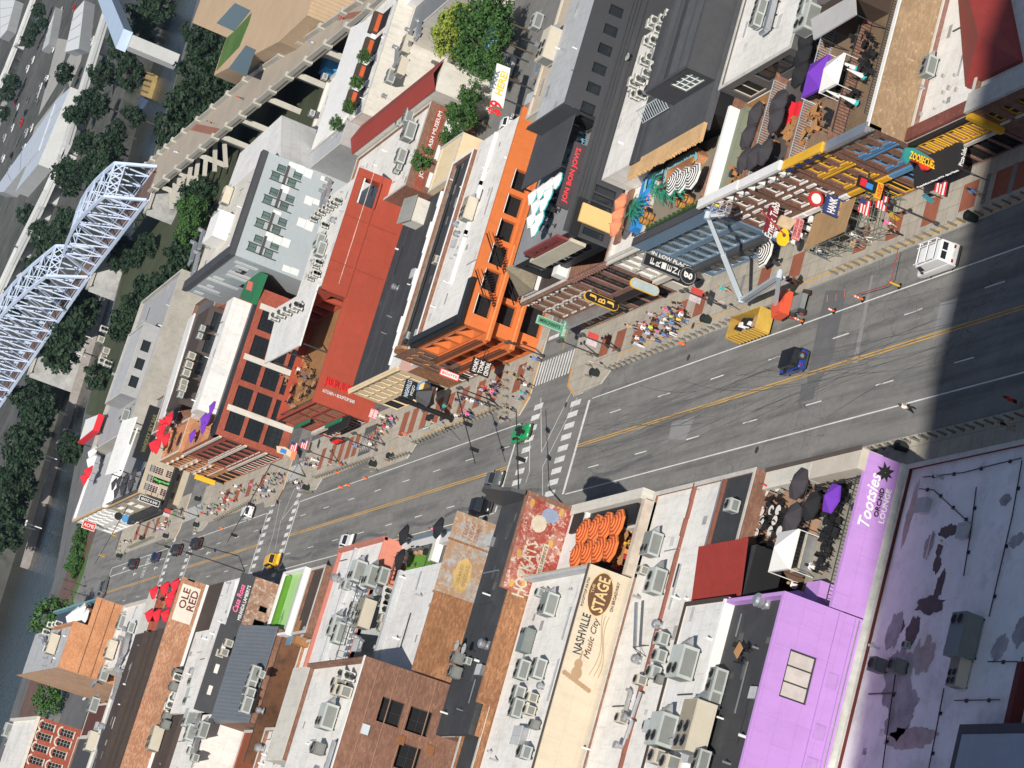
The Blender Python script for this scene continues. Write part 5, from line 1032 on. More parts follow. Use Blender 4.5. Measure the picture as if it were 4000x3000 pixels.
# museum and yard buildings
MU=thing('museum_building','pale roofed museum with red ridged strip roof and lettered brick front','building',(120,320,0))
vol(MU,112,126,316,352,0,8.2,BRN,WHT2,par=.4);vol(MU,108.6,116,297,305.8,0,7.2,CREAM,CREAM,par=.1,sm=CREAM)
mb=MB().extr([(126.2,312,9.2),(128.6,312,10.2),(128.6,352,10.2),(126.2,352,9.2)],(0,0,.12)).extr([(128.6,312,10.2),(131.4,312,9.2),(131.4,352,9.2),(128.6,352,10.2)],(0,0,.12));mb.build('red_strip_roof',mat('barn_red',(.26,.04,.03),var=.08),MU);MB().box(126.3,131.2,312.2,351.8,0,9.15).build('wall',STONE,MU)
letters('JOHNNY CASH MUSEUM',WHTP,MU,(119.5,315.93,6.3),(1,0,0),UP,11,.8,bold=.01);MB().box(112,125.5,315.94,315.99,5.6,7.0).build('sign_band',BRRED,MU)
for x in(113,117.5,122):MB().box(x,x+2.4,315.93,315.99,2.2,5.2).build('portrait_panel',WHTP,MU)
CY=thing('courtyard_building','white roofed building with four dark open courtyards and orange chairs','building',(140,360,0))
vol(CY,131.6,156,346.5,374,0,11.0,STONE,WHT2,par=.3)
MB().prism([(131.7,372.5),(134.6,356),(152.5,356),(156,374),(131.7,374)],10.71,11.5).build('raised_roof',WHTP,CY)
for k in range(4):x0=134.4+k*4.9;MB().box(x0,x0+3.7,351.2,355.6,10.72,10.80).build('courtyard_floor',DARKIN,CY);MB().box(x0-.1,x0+3.8,355.6,356.6,10.72,12.2).build('courtyard_wall',mat('dark_timber',(.06,.04,.03)),CY);MB().box(x0+.2,x0+3.4,355.3,355.58,10.81,11.5).build('orange_planter',mat('planter_orange',(.5,.1,.03)),CY)
A1=thing('grey_wall_block','plain grey walled block with pale flat roof behind the hotel courtyard','building',(128,364,0));vol(A1,127.2,131.5,352.2,380,0,11.6,mat('grey_render',(.32,.32,.32)),GREYR,par=.1)
vol(A1,138.2,152,374.2,392,0,9,STONE,WHT2,par=.4)
GR=thing('ribbed_roof_shed','shed with grey ribbed metal roof and stepped parapet near top edge','building',(149,335,0))
vol(GR,146,156,318,346,0,8.2,STONE,mat('ribbed_grey_roof',(.17,.18,.19),kind='ribs',amt=2.2,var=.1),par=.2);MB().box(152,160,330,352,0,9.5).build('annex',WHTP,GR)
YB=thing('beige_service_block','beige service block with rooftop plant above the dark clad bar','building',(107,240,0));vol(YB,96.5,124,231.3,236,0,17.2,TANW,mat('beige_roof',(.47,.40,.31),var=.12),par=.15);vol(YB,93.8,124,236.1,243.8,0,12.4,STONEG,GREYR,par=.5)
TB=thing('terrace_rear_building','long rear block with pale roof and dark cladding beside roof terraces','building',(97,187,0));vol(TB,90.2,118,179.6,194.2,8.6,11.8,mat('umber_grey',(.10,.095,.095)),WHT2,par=.2,front=[(181,188,9.5,11.2),(189.5,193,8.8,11)]);window(TB,'X',90.2,(181,188,9.5,11.2),BLK,GLASS,4,1);window(TB,'X',90.2,(189.5,193,8.8,11),TANW,DARKIN,2,1);vol(TB,104.1,118,166,179.5,0,11.0,mat('umber_grey',(.10,.095,.095)),mat('grey_brown_roof',(.15,.14,.14),var=.15),par=.2)
# tan timber-clad hall with green roof by the river
TH=thing('timber_clad_hall','angular hall clad in pale timber with sunken dark court and planted roof edge','building',(195,470,0))
TIM=mat('pale_timber',(.50,.36,.23),rough=.8,var=.12,kind='ribs',amt=.35)
PT=[gz(q,12)for q in(c(0,0,1660,200),c(0,0,1955,330),c(0,0,1845,650),c(1,0,20,800),c(1,0,440,125),c(0,0,2212,0),c(0,0,1830,0))]
PT=[(220.9,569),(196,505),(185.8,504.3),(160.8+12,436),(172,415.4),(260,430),(300,560)]
MB().prism(PT,0,12).build('body',TIM,TH);g1=[gz(c(0,0,*q),12.05)for q in((2030,25),(2165,90),(2020,270),(1870,200))];g2=[gz(c(0,0,*q),12.05)for q in((2125,390),(2210,430),(2130,655),(1975,590))]
for gpoly in(g1,g2):MB().prism([(q.x,q.y)for q in gpoly],12.0,12.06).build('sunken_court',mat('court_glass',(.03,.045,.04),rough=.2,var=.4,scale=.3),TH)
g3=[gz(c(0,0,*q),12.05)for q in((2175,110),(2150,200),(2070,400),(1870,610),(1955,330),(2020,275))];MB().prism([(q.x,q.y)for q in g3],12.0,12.1).build('green_roof',GRASS,TH)
# ------------------------------------------------------------------ pedestrian bridge
BC=mat('bridge_concrete',(.42,.40,.35),rough=.9,var=.15);BD=mat('bridge_deck',(.36,.31,.25),rough=.9,var=.15);BW=mat('bridge_steel',(.50,.58,.74),rough=.5,var=.08)
Lf=[gz(q,8)for q in((1560,-90),(1400,20),(1000,290),(700,540),(566,660))];Rg=[gz(q,8)for q in((1640,-90),(1500,0),(1100,330),(820,560),(590,752))]
br=thing('footbridge_approach','pale concrete footbridge approach with parapets and pedestals, top left','bridge',(175,480,0))
deck=MB();par=MB()
for i in range(4):
    a_,b_,c_,d_=Lf[i],Lf[i+1],Rg[i+1],Rg[i]
    deck.extr([(p.x,p.y,8)for p in(a_,b_,c_,d_)],(0,0,-.8))
    for p,q in((a_,b_),(d_,c_)):
        par.bar((p.x,p.y,8.5),(q.x,q.y,8.5),.35,1.0)
deck.build('deck',BD,br);par.build('parapet',BC,br)
for i in range(4):
    for k in range(5):
        t=(k+.5)/5
        for S in(Lf,Rg):
            p=S[i].lerp(S[i+1],t);MB().box(p.x-.6,p.x+.6,p.y-.8,p.y+.8,7.4,9.3).build('pedestal',BC,br)
for t in(.2,.55,.85):
    for i in range(1,4):
        p=Lf[i].lerp(Lf[i+1],t);q=Rg[i].lerp(Rg[i+1],t);MB().bar((p.x,p.y,3.4),(q.x,q.y,3.4),1.2,7).build('pier',BC,br)
RPM=mat('ramp_red',(.28,.12,.08));
for(i,t)in((1,.1),(2,.75)):
    p=Lf[i].lerp(Lf[i+1],t);q=Rg[i].lerp(Rg[i+1],t);d=(Lf[i+1]-Lf[i]).normalized()*8;MB().prism([(p.x,p.y),(q.x,q.y),(q.x+d.x,q.y+d.y),(p.x+d.x,p.y+d.y)],8.01,8.03).build('deck_panel',RPM,br)
# concrete arch ribs under the approach
for k in range(9):
    p=Rg[3].lerp(Rg[4],k/9);MB().bar((p.x-4,p.y,2.2+3.0*math.sin(math.pi*(k+.5)/9)),(p.x+7,p.y,7.1),.8,.9).build('arch_rib',BC,br)
def truss(label,pts_l,pts_r,h,n,rise):
    """camelback through-truss between two pairs of feet"""
    r=thing('truss_span',label,'bridge',((pts_l[0]+pts_r[0])/2),group='white truss spans of the footbridge')
    z0=8.0;side=[]
    for(p,q)in(pts_l,pts_r):
        bot=[Vector((*(p.lerp(q,i/n)).xy,z0))for i in range(n+1)]
        top=[bot[i]+Vector((0,0,h+rise*math.sin(math.pi*i/n)))for i in range(n+1)];side.append((bot,top));m1=MB()
        MB().bar(bot[0],bot[-1],.7,.8).build('bottom_chord',BW,r)
        mt=MB();mt.bar(bot[0],top[1],.7)
        for i in range(1,n-1):mt.bar(top[i],top[i+1],.75,.8)
        mt.bar(top[n-1],bot[n],.7);mt.build('top_chord',BW,r)
        for i in range(1,n):
            MB().bar(bot[i],top[i],.35).build('vertical',BW,r)
            if i<n-1:MB().bar(bot[i],top[i+1],.28).bar(bot[i+1],top[i],.22).build('diagonal',BW,r)
    (bl,tl),(b2,t2)=side
    mb=MB()
    for i in range(1,n):
        mb.bar(tl[i],t2[i],.35)
        if i<n-1:mb.bar(tl[i],t2[i+1],.2).bar(t2[i],tl[i+1],.2)
    mb.build('top_bracing',BW,r)
    for i in(1,n-1):
        mb=MB();a_,b_=tl[i],t2[i];dn=(bl[i-1 if i==1 else i+1]-tl[i]);dn.normalize()
        for k in range(4):mb.bar(a_.lerp(b_,k/4),a_.lerp(b_,(k+1)/4)+dn*3,.25).bar(a_.lerp(b_,(k+1)/4),a_.lerp(b_,k/4)+dn*3,.25)
        mb.bar(a_+dn*3,b_+dn*3,.3).build('portal_lattice',BW,r)
    MB().extr([tuple(bl[0]+Vector((0,0,.3))),tuple(bl[-1]+Vector((0,0,.3))),tuple(b2[-1]+Vector((0,0,.3))),tuple(b2[0]+Vector((0,0,.3)))],(0,0,-.5)).build('deck',mat('timber_deck_brown',(.14,.085,.065),var=.25),r)
    mb=MB()
    for i in range(n*2):p,q=bl[0].lerp(bl[-1],i/n/2),b2[0].lerp(b2[-1],i/n/2);mb.bar(p-Vector((0,0,.6)),q-Vector((0,0,.6)),.4)
    mb.build('floor_beams',BW,r)
    for i in range(n):MB().bar(bl[0].lerp(bl[-1],(i+.1)/n)+Vector((0,0,1)),bl[0].lerp(bl[-1],(i+.9)/n)+Vector((0,0,1)),.12).bar(b2[0].lerp(b2[-1],(i+.1)/n)+Vector((0,0,1)),b2[0].lerp(b2[-1],(i+.9)/n)+Vector((0,0,1)),.12).build('handrail',BW,r)
    return r
R0,R1=gz((574,782),8),gz((352,1072),8);dv=(R1-R0).normalized();perp=Vector((-dv.y,dv.x,0));perp=perp if perp.x>0 else-perp
Rfar=R1+(gz((20,1555),8)-R1).normalized()*118
W_=10.0
truss('shorter camelback truss span of the footbridge, at the town end',(R0+perp*W_,R1+perp*W_),(R0,R1),8.5,8,3.0)
d2=(Rfar-R1).normalized();p2=Vector((-d2.y,d2.x,0));p2=p2 if p2.x>0 else-p2
truss('long camelback truss span of the footbridge crossing the river, left edge',(R1+d2*2+p2*W_,Rfar+p2*W_),(R1+d2*2,Rfar),8.5,14,7.0)
for k,(P_,wd)in enumerate(((R0+perp*5,13),(R1+perp*5,15),(R1+d2*66+p2*5,16))):
    pr_=thing('bridge_pier',('stone bridge pier at the town bank','stone bridge pier in the river below the truss joint','stone bridge pier under the long truss span')[k],'pier',(P_.x,P_.y,-9));MB().prism([(P_.x-wd/2,P_.y-2.5),(P_.x+wd/2,P_.y-2.5),(P_.x+wd/2+2,P_.y),(P_.x+wd/2,P_.y+2.5),(P_.x-wd/2,P_.y+2.5),(P_.x-wd/2-2,P_.y)],-9,6.9).build('shaft',mat('pier_stone',(.36,.36,.35),rough=.95,var=.4,scale=.4,kind='stain',rgb2=(.12,.12,.12),amt=.6),pr_);MB().box(P_.x-wd/2-1,P_.x+wd/2+1,P_.y-3,P_.y+3,6.9,7.4).build('cap',BC,pr_)
# ------------------------------------------------------------------ river wall, barge, east bank
rw=thing('floating_wall','long grey concrete river wall with lamp standards along the far bank','wall',(150,715,-8));pts=[gz(q,-6)for q in((430,1060),(409,1120),(316,1428),(253,1627),(150,1990),(86,2210))];mb=MB()
for p,q in zip(pts[:-1],pts[1:]):mb.bar((p.x,p.y,-7),(q.x,q.y,-7),2.2,2.6)
mb.build('wall',mat('river_wall_concrete',(.33,.30,.28),rough=.95,var=.3),rw)
for q in((398,1140),(350,1318),(325,1390),(250,1617),(210,1790),(190,1800),(150,2060),(125,2065)):
    p=gz(q,-5);MB().cyl((p.x,p.y,-6),(p.x,p.y,-1.5),.16,6).box(p.x-.9,p.x+.9,p.y-.3,p.y+.3,-1.5,-1.1).build('lamp_standard',WHTP,rw)
bg=thing('moored_barge','moored work barge with tan deck and rusty hull beside the far bank','barge',(265,762,-8));P4=[gz(c(0,0,*q),-6.4)for q in((1150,585),(1335,640),(1270,840),(1105,770))];MB().prism([(p.x,p.y)for p in P4],-8.6,-6.4).build('hull',mat('barge_tan',(.36,.26,.10),rough=.9,var=.35,scale=.4),bg)
for k in range(4):p=P4[0].lerp(P4[3],(k+.3)/4);q=P4[1].lerp(P4[2],(k+.3)/4);MB().bar((p.x,p.y,-6.2),(q.x,q.y,-6.2),.5,.5).build('deck_rib',mat('barge_rust',(.13,.08,.05)),bg)
p=P4[0].lerp(P4[3],.5);MB().box(p.x-2,p.x+2,p.y-3,p.y+3,-6.39,-3.4).build('deckhouse',WHTP,bg)
P4b=[gz(c(0,0,*q),-6.4)for q in((1110,800),(1245,850),(1180,960),(1010,1070))];MB().prism([(p.x,p.y)for p in P4b],-8.6,-6.6).build('covered_hold',mat('hold_blue',(.07,.10,.17),rough=.7,var=.2),bg)
for k in range(7):p,q=P4b[0].lerp(P4b[3],k/7),P4b[1].lerp(P4b[2],k/7);MB().bar((p.x,p.y,-6.5),(q.x,q.y,-6.5),.25).build('hold_cover_rib',mat('hold_dark',(.03,.045,.08)),bg)
EV=mat('viaduct_concrete',(.46,.47,.47),rough=.9,var=.12)
def viaduct(label,pix,z,w,m=EV,pier=True):
    r=thing('road_viaduct',label,'viaduct',gz(pix[0],z));P_=[gz(q,z)for q in pix];dk=MB();pp=MB()
    for a_,b_ in zip(P_[:-1],P_[1:]):
        d=(b_-a_).normalized();n_=Vector((-d.y,d.x,0))*w/2;dk.extr([a_-n_,b_-n_,b_+n_,a_+n_],(0,0,-1.2))
        for s in(-1,1):pp.bar(a_+n_*s+Vector((0,0,.5)),b_+n_*s+Vector((0,0,.5)),.5,1.1)
    dk.build('deck',m,r);pp.build('parapet',WHTP if False else EV,r)
    if pier:
        for a_,b_ in zip(P_[:-1],P_[1:]):
            for t in(.15,.5,.85):p=a_.lerp(b_,t);MB().box(p.x-w*.3,p.x+w*.3,p.y-1,p.y+1,-1.2,z-1.2).build('pier',EV,r)
    return r
viaduct('long pale road viaduct along the far bank, nearer the river',[(470,-160),(425,20),(330,330),(250,600),(170,780),(60,1000),(-60,1260)],4,11)
viaduct('second pale road viaduct at the top left edge',[(150,-60),(105,60),(60,180),(20,280),(-40,420)],4,16)
pa=thing('pale_gantry','pale blue steel gantry slanting over the far bank at the top','gantry',gz((450,80),0));a_,b_=gz((410,-30),16),gz((486,158),16);MB().bar(a_,b_,6.5,3).build('beam',mat('gantry_blue',(.42,.52,.66),rough=.5,var=.08),pa);MB().box(b_.x-2,b_.x+2,b_.y-2,b_.y+2,-1,14.4).build('leg',EV,pa);MB().box(a_.x-2,a_.x+2,a_.y-2,a_.y+2,-1,14.4).build('leg',EV,pa)
def shed(label,pix,z,rm,wm,name='long_shed'):
    P_=[gz(q,z)for q in pix];r=thing(name,label,'shed',(P_[0].x,P_[0].y,-1));mb=MB().prism([(p.x,p.y)for p in P_],-1,z,m=1,mt=0);mb.build('body',[rm,wm],r)
    for k in range(1,4):p,q=P_[0].lerp(P_[3],k/4),P_[1].lerp(P_[2],k/4);MB().bar((p.x,p.y,z+.1),(q.x,q.y,z+.1),.4,.3).build('roof_rib',wm,r)
    return r
BLR=mat('pale_blue_roof',(.45,.50,.58),rough=.6,var=.08);LOT=mat('lot_pale',(.33,.32,.30),rough=.95,var=.25,scale=.05)
shed('long pale blue roofed shed beside the viaduct, upper left',[c(0,0,480,870),c(0,0,610,750),c(0,0,330,1420),c(0,0,130,1659)],5,BLR,EV)
shed('pale blue roof running off the left edge',[c(0,0,470,900),c(0,0,330,1300),c(0,0,30,1659),c(0,0,-60,1659)],5.5,BLR,EV)
shed('white roofed trailer row north of the viaduct',[c(0,0,640,100),c(0,0,730,0),c(0,0,680,420),c(0,0,560,450)],4,HW,EV,'trailer_row')
shed('small grey roofed shed in the far yard',[c(0,0,440,180),c(0,0,480,60),c(0,0,420,380),c(0,0,360,440)],3,EV,EV,'yard_shed')
shed('white roof of a depot at the top left corner',[c(0,0,0,0),c(0,0,130,0),c(0,0,60,260),c(0,0,0,330)],5,HW,EV,'depot')
for poly in(((300,1100),(560,760),(420,1120),(180,1500)),((500,330),(600,350),(500,720),(330,1000)),((0,700),(120,560),(60,900),(0,1100)),((560,560),(760,180),(700,520),(600,760))):
    sheet('yard_paving',[tuple(gz(c(0,0,*q),-.9).xy)for q in poly],LOT,-.9,None,.05)['kind']='structure'
for a_ in((MU,113,125,317,351,7.8,16),(HT,110,126,371,401,18.8,16),(CY,132,155,347,351,10.7,10),(A1,127.5,131,353,379,11.5,5),(A1,139,151,375,391,8.6,12),(YB,97,123,231.5,235.5,17.05,6),(YB,95,123,237,243,11.9,10),(TB,91,117,181,193,11.6,10)):clutter(*a_)
# ================================================================== things
ORD=['first','second','third','fourth','fifth','sixth','seventh','eighth','ninth','tenth','eleventh','twelfth','thirteenth','fourteenth','fifteenth','sixteenth','seventeenth','eighteenth','nineteenth','twentieth']
ORD+=['twenty-'+q for q in ORD[:9]]
PEND=[] # (object, description, place, sort key) -> labels that single out
def later(o,desc,place,key,tail='from street'):PEND.append((o,desc,place,key,tail))
def flush_labels():
    from collections import defaultdict
    D=defaultdict(list)
    for q in PEND:D[(q[1],q[2],q[4])].append(q)
    for(desc,place,tail),L_ in D.items():
        L_.sort(key=lambda q:q[3])
        for i,q in enumerate(L_):
            q[0]['label']=desc+' '+place if len(L_)==1 else '%s %s, %s %s'%(desc,place,ORD[min(i,len(ORD)-1)],tail)
# the tower the photograph was taken from: behind the lens, its shadow lies over the right of the picture
tw=thing('office_tower','tall office tower behind the viewer casting the broad shadow at right','building',(10,-20,0))
HTW=129.0
TWm=mat('tower_stone',(.35,.33,.30),var=.1);MB().prism([(-95,-14),(-49,-7.8),(-11,-1.8),(45,-1.8),(45,-40),(-95,-40)],0,HTW).build('shaft',TWm,tw)
# ---------------------------------------------------------------- rooftop plant prototypes (built once, then copied)
ACG=mat('unit_grey',(.40,.43,.41),rough=.6,var=.15);ACB=mat('unit_beige',(.52,.47,.38),rough=.6,var=.1);ACW=mat('unit_white',(.66,.65,.60),rough=.5,var=.08);ACD=mat('unit_dark',(.17,.17,.16),rough=.6,var=.15)
FAN=mat('fan_black',(.02,.02,.022),rough=.6);GRL=mat('coil_dark',(.20,.21,.20),rough=.7,kind='ribs',amt=7)
def proto(name):
    o=bpy.data.objects.new(name,None);COL.objects.link(o);OFF[o.name]=Vector((0,0,0));return o
def fan_part(r,x,y,z,rad):
    f=MB().lathe([(rad,0),(rad,.1),(rad*.93,.1),(rad*.93,.02)],14,(x,y,z)).build('fan',STEEL if False else ACD,r)
    b=MB()
    for k in range(4):
        t=k*math.pi/2;b.extr([(x+.08*math.cos(t),y+.08*math.sin(t),z+.06),(x+rad*.9*math.cos(t-.28),y+rad*.9*math.sin(t-.28),z+.05),(x+rad*.9*math.cos(t+.28),y+rad*.9*math.sin(t+.28),z+.08)],(0,0,.02))
    b.lathe([(rad*.92,.0),(rad*.92,.02)],14,(x,y,z+.012)).build('fan_blades',FAN,f)
def ac_proto(name,w,l,h,fans,m,hood=False):
    r=proto(name);MB().box(-w/2,w/2,-l/2,l/2,.18,h).box(-w/2-.02,w/2+.02,-l/2-.02,l/2+.02,h-.08,h+.0).build('cabinet',m,r)
    MB().box(-w/2+.1,-w/2+.25,-l/2,l/2,0,.18).box(w/2-.25,w/2-.1,-l/2,l/2,0,.18).build('base_rail',DKST,r)
    MB().box(-w/2-.015,-w/2,-l/2+.1,l/2-.1,.35,h-.2).build('coil',GRL,r);MB().box(-w*.4,w*.4,-l/2-.015,-l/2,.35,h-.2).build('coil',GRL if len(fans)<3 else m,r)
    for(x,y,rad)in fans:fan_part(r,x,y,h+.002,rad)
    if hood:MB().extr([(w/2,-l*.2,h*.3),(w/2+.9,-l*.2,h*.45),(w/2,-l*.2,h*.9)],(0,l*.4,0)).build('hood',STEEL,r)
    return r
K={'cond':ac_proto('condenser_unit',.95,.95,1.0,[(0,0,.38)],ACG),'condd':ac_proto('condenser_unit',1.0,1.0,1.15,[(0,0,.4)],ACD),'cond2':ac_proto('condenser_unit',1.9,1.1,1.25,[(-.45,0,.4),(.45,0,.4)],ACG),
     'condb':ac_proto('condenser_unit',1.0,1.2,1.3,[(0,0,.42)],ACB),'mini':ac_proto('split_unit',1.0,.45,1.45,[],ACW),'rtu':ac_proto('rooftop_unit',2.2,1.5,1.35,[(-.6,0,.42),(.35,0,.42)],ACG,True),
     'rtub':ac_proto('rooftop_unit',3.4,2.0,1.7,[(-1.1,-.45,.42),(-1.1,.45,.42),(-.15,-.45,.42),(-.15,.45,.42)],ACB,True),'rtug':ac_proto('rooftop_unit',2.6,2.0,1.6,[(-.6,-.4,.45),(-.6,.5,.45)],ACG,True),'rtud':ac_proto('rooftop_unit',3.6,2.1,1.8,[(1.2,-.4,.45),(1.2,.5,.45)],mat('unit_green_grey',(.16,.20,.20),rough=.6,var=.1),False)}
for k_ in('mini',):
    for z_ in(.45,1.05):MB().cyl((0,-.24,z_),(0,-.228,z_),.3,14).build('side_fan',FAN,K['mini']);MB().cyl((-.24-.27,0,z_),(-.5,0,z_),.2,12).build('side_fan',FAN,K['mini'])
r=proto('exhaust_fan');MB().lathe([(.3,0),(.3,.35),(.45,.4),(.45,.8),(.3,.95),(.05,.97)],14).build('cowl',STEEL,r);MB().box(-.4,.4,-.4,.4,0,.12).build('curb',STEEL,r);K['vent']=r
r=proto('roof_hatch');MB().box(-.6,.6,-.6,.6,0,.5).build('curb',STEEL,r);MB().extr([(-.65,-.65,.5),(.65,-.65,.5),(.65,.65,.6),(-.65,.65,.6)],(0,0,.08)).build('lid',GREYR,r);K['hatch']=r
r=proto('satellite_dish');mb=MB().lathe([(.06,.0),(.25,.05),(.42,.16),(.48,.24)],14,(0,0,.9));mb.build('dish',GREYR,r);MB().cyl((0,0,0),(0,0,.9),.04,6).build('mast',DKST,r);MB().bar((.3,0,1.0),(0,0,1.5),.04).build('feed_arm',DKST,r);K['dish']=r
r=proto('roof_duct');MB().box(-2.2,2.2,-.4,.4,.3,1.0).build('trunk',STEEL,r);MB().cyl((2.2,0,.65),(2.2,0,1.7),.38,10).build('riser',STEEL,r);MB().cyl((-2.2,0,.65),(-2.2,1.3,.65),.33,10).build('elbow',STEEL,r)
for x in(-1.8,0,1.8):MB().box(x-.05,x+.05,-.5,.5,0,.3).build('support',DKST,r)
K['duct']=r
r=proto('grease_duct');MB().cyl((0,0,.4),(0,3.0,.4),.22,10).build('pipe',STEEL,r);MB().cyl((0,3.0,.4),(0,3.0,1.1),.24,10).build('elbow',STEEL,r);MB().cyl((0,3.0,1.1),(0,3.0,1.45),.42,12).build('fan_head',STEEL,r);MB().box(-.3,.3,-.1,.1,0,.3).build('support',DKST,r);K['pipe']=r
DESC={'cond':'grey single-fan unit','condd':'dark cube unit','cond2':'grey twin-fan unit','condb':'beige single-fan unit','mini':'white upright split unit','rtu':'hooded grey unit','rtub':'large beige four-fan unit','rtug':'bulky grey unit','rtud':'long green-grey unit','vent':'steel exhaust cowl','hatch':'metal roof hatch','dish':'grey satellite dish','duct':'boxy steel duct','pipe':'steel grease duct'}
CATS={'vent':'vent','hatch':'hatch','dish':'dish','duct':'duct','pipe':'duct'}
for k_,o in K.items():o['category']=CATS.get(k_,'air conditioner')
def plant(kind,p,z,place_,rz=0.0,sc=1.0):
    q=gz(p,z+.4*sc);o=place(K[kind],(q.x,q.y,z),rz,None,'rooftop plant: '+DESC[kind],sc);later(o,DESC[kind],place_,abs(q.x-63));return o
# ---------------------------------------------------------------- umbrellas, tables, chairs
def umb_proto(name,c1,c2=None,rad=1.25,rings=1,n=8,hp=2.0,ht=2.6,pole=DKST,hem=None):
    r=proto(name);mb=MB();R_=[(0.0,ht)]+[(rad*(i+1)/rings,ht-(ht-hp)*((i+1)/rings))for i in range(rings)]
    for i in range(rings):
        for k in range(n):
            t0,t1=2*math.pi*k/n,2*math.pi*(k+1)/n;(ra,za),(rb,zb)=R_[i],R_[i+1]
            mi=(i%2)if rings>1 else(k%2 if c2 and not hem else 0)
            p=lambda rr,t,zz:(rr*math.cos(t),rr*math.sin(t),zz)
            if i==0:mb.quad(p(0,0,za),p(rb,t0,zb),p(rb,t1,zb),m=mi)
            else:mb.quad(p(ra,t0,za),p(rb,t0,zb),p(rb,t1,zb),p(ra,t1,za),m=mi)
            if i==rings-1:mb.quad(p(rb,t0,zb),p(rb*.99,t0,zb-.16),p(rb*.99,t1,zb-.16),p(rb,t1,zb),m=1 if hem else mi)
    mb.build('canopy',[c1,c2 or c1],r);MB().cyl((0,0,0),(0,0,ht+.12),.03,6).build('pole',pole,r);MB().lathe([(.28,0),(.28,.08),(.06,.12)],10).build('base',DKST,r);return r
FO,FR2=mat('canvas_orange',(.70,.20,.05),var=.05),mat('canvas_rust',(.38,.05,.02),var=.05);FW,FK=mat('canvas_white',(.74,.73,.70),var=.04),mat('canvas_black',(.018,.018,.02),var=.1)
FRED=mat('canvas_red',(.62,.02,.035),var=.05);FPU=mat('canvas_purple',(.16,.04,.42),var=.05);FGR=mat('canvas_dark_grey',(.05,.045,.05),var=.1);FTE=mat('canvas_teal',(.05,.42,.45),var=.05);FCO=mat('canvas_coral',(.75,.24,.12),var=.05)
U={'stripe':umb_proto('striped_umbrella',FO,FR2,1.45,9),'bw':umb_proto('striped_umbrella',FW,FK,1.5,11),'teal':umb_proto('white_umbrella',FW,FTE,1.05,1,8,2.0,2.6,DKST,FTE),'black':umb_proto('black_umbrella',FK),'grey':umb_proto('charcoal_umbrella',FGR,None,1.4),'red':umb_proto('red_umbrella',FRED,None,1.2,1,6,1.7),'purple':umb_proto('purple_umbrella',FPU,None,1.3,1,6),'white':umb_proto('white_umbrella',FW,None,1.6,1,6,1.7),'coral':umb_proto('coral_umbrella',FCO,None,1.1)}
UD={'stripe':'orange and rust ringed umbrella','bw':'black and white ringed umbrella','teal':'white umbrella with teal hem','black':'black umbrella','grey':'charcoal umbrella','red':'red umbrella','purple':'purple umbrella','white':'white umbrella','coral':'coral umbrella'}
def umbrella(kind,p,z,place_,sc=1.0,rz=None,hgt=2.3):
    q=gz(p,z+hgt*sc);U[kind]['category']='umbrella';o=place(U[kind],(q.x,q.y,z),random.uniform(0,.7)if rz is None else rz,None,'umbrellas '+place_,sc);later(o,UD[kind],place_,-q.y,'from river');return o
def chair_proto(m):
    r=proto('chair');MB().box(-.22,.22,-.22,.22,.42,.46).build('seat',m,r);MB().box(-.22,.22,.19,.23,.5,.92).build('backrest',m,r)
    for x in(-.19,.19):
        for y in(-.19,.19):MB().box(x-.02,x+.02,y-.02,y+.02,0,.42).build('leg',m,r)
    r['category']='chair';return r
def table_proto(m,rd=.42,sq=False):
    r=proto('table')
    (MB().box(-rd,rd,-rd,rd,.72,.76)if sq else MB().lathe([(rd,.72),(rd,.76)],14)).build('tabletop',m,r);MB().cyl((0,0,0),(0,0,.72),.035,6).build('stem',DKST,r);MB().lathe([(.25,0),(.25,.03)],8).build('foot',DKST,r);r['category']='table';return r
CH={'black':chair_proto(BLK),'orange':chair_proto(mat('chair_orange',(.62,.22,.06))),'red':chair_proto(mat('chair_red',(.5,.03,.03))),'blue':chair_proto(mat('chair_blue',(.22,.45,.58))),'tan':chair_proto(mat('chair_tan',(.38,.18,.07))),'yellow':chair_proto(mat('chair_yellow',(.72,.42,.04)))}
TB_={'white':table_proto(mat('table_white',(.62,.60,.56))),'black':table_proto(BLK),'tan':table_proto(mat('table_tan',(.42,.22,.09)),.5,True)}
def dine(p,z,place_,ck='black',tk='white',n=3,pt=True):
    q=gz(p,z+.7)if pt else Vector((p[0],p[1],z));a0=random.uniform(0,6)
    o=place(TB_[tk],(q.x,q.y,z),a0,None,'tables '+place_);later(o,{'white':'round white table','black':'round black table','tan':'square timber table'}[tk],place_,-q.y,'from river')
    for k in range(n):
        t=a0+2*math.pi*k/n+random.uniform(-.3,.3);dx,dy=.72*math.cos(t),.72*math.sin(t)
        c_=place(CH[ck],(q.x+dx,q.y+dy,z),t-math.pi/2,None,'chairs '+place_);c_['label']=ck+' chair at a table '+place_
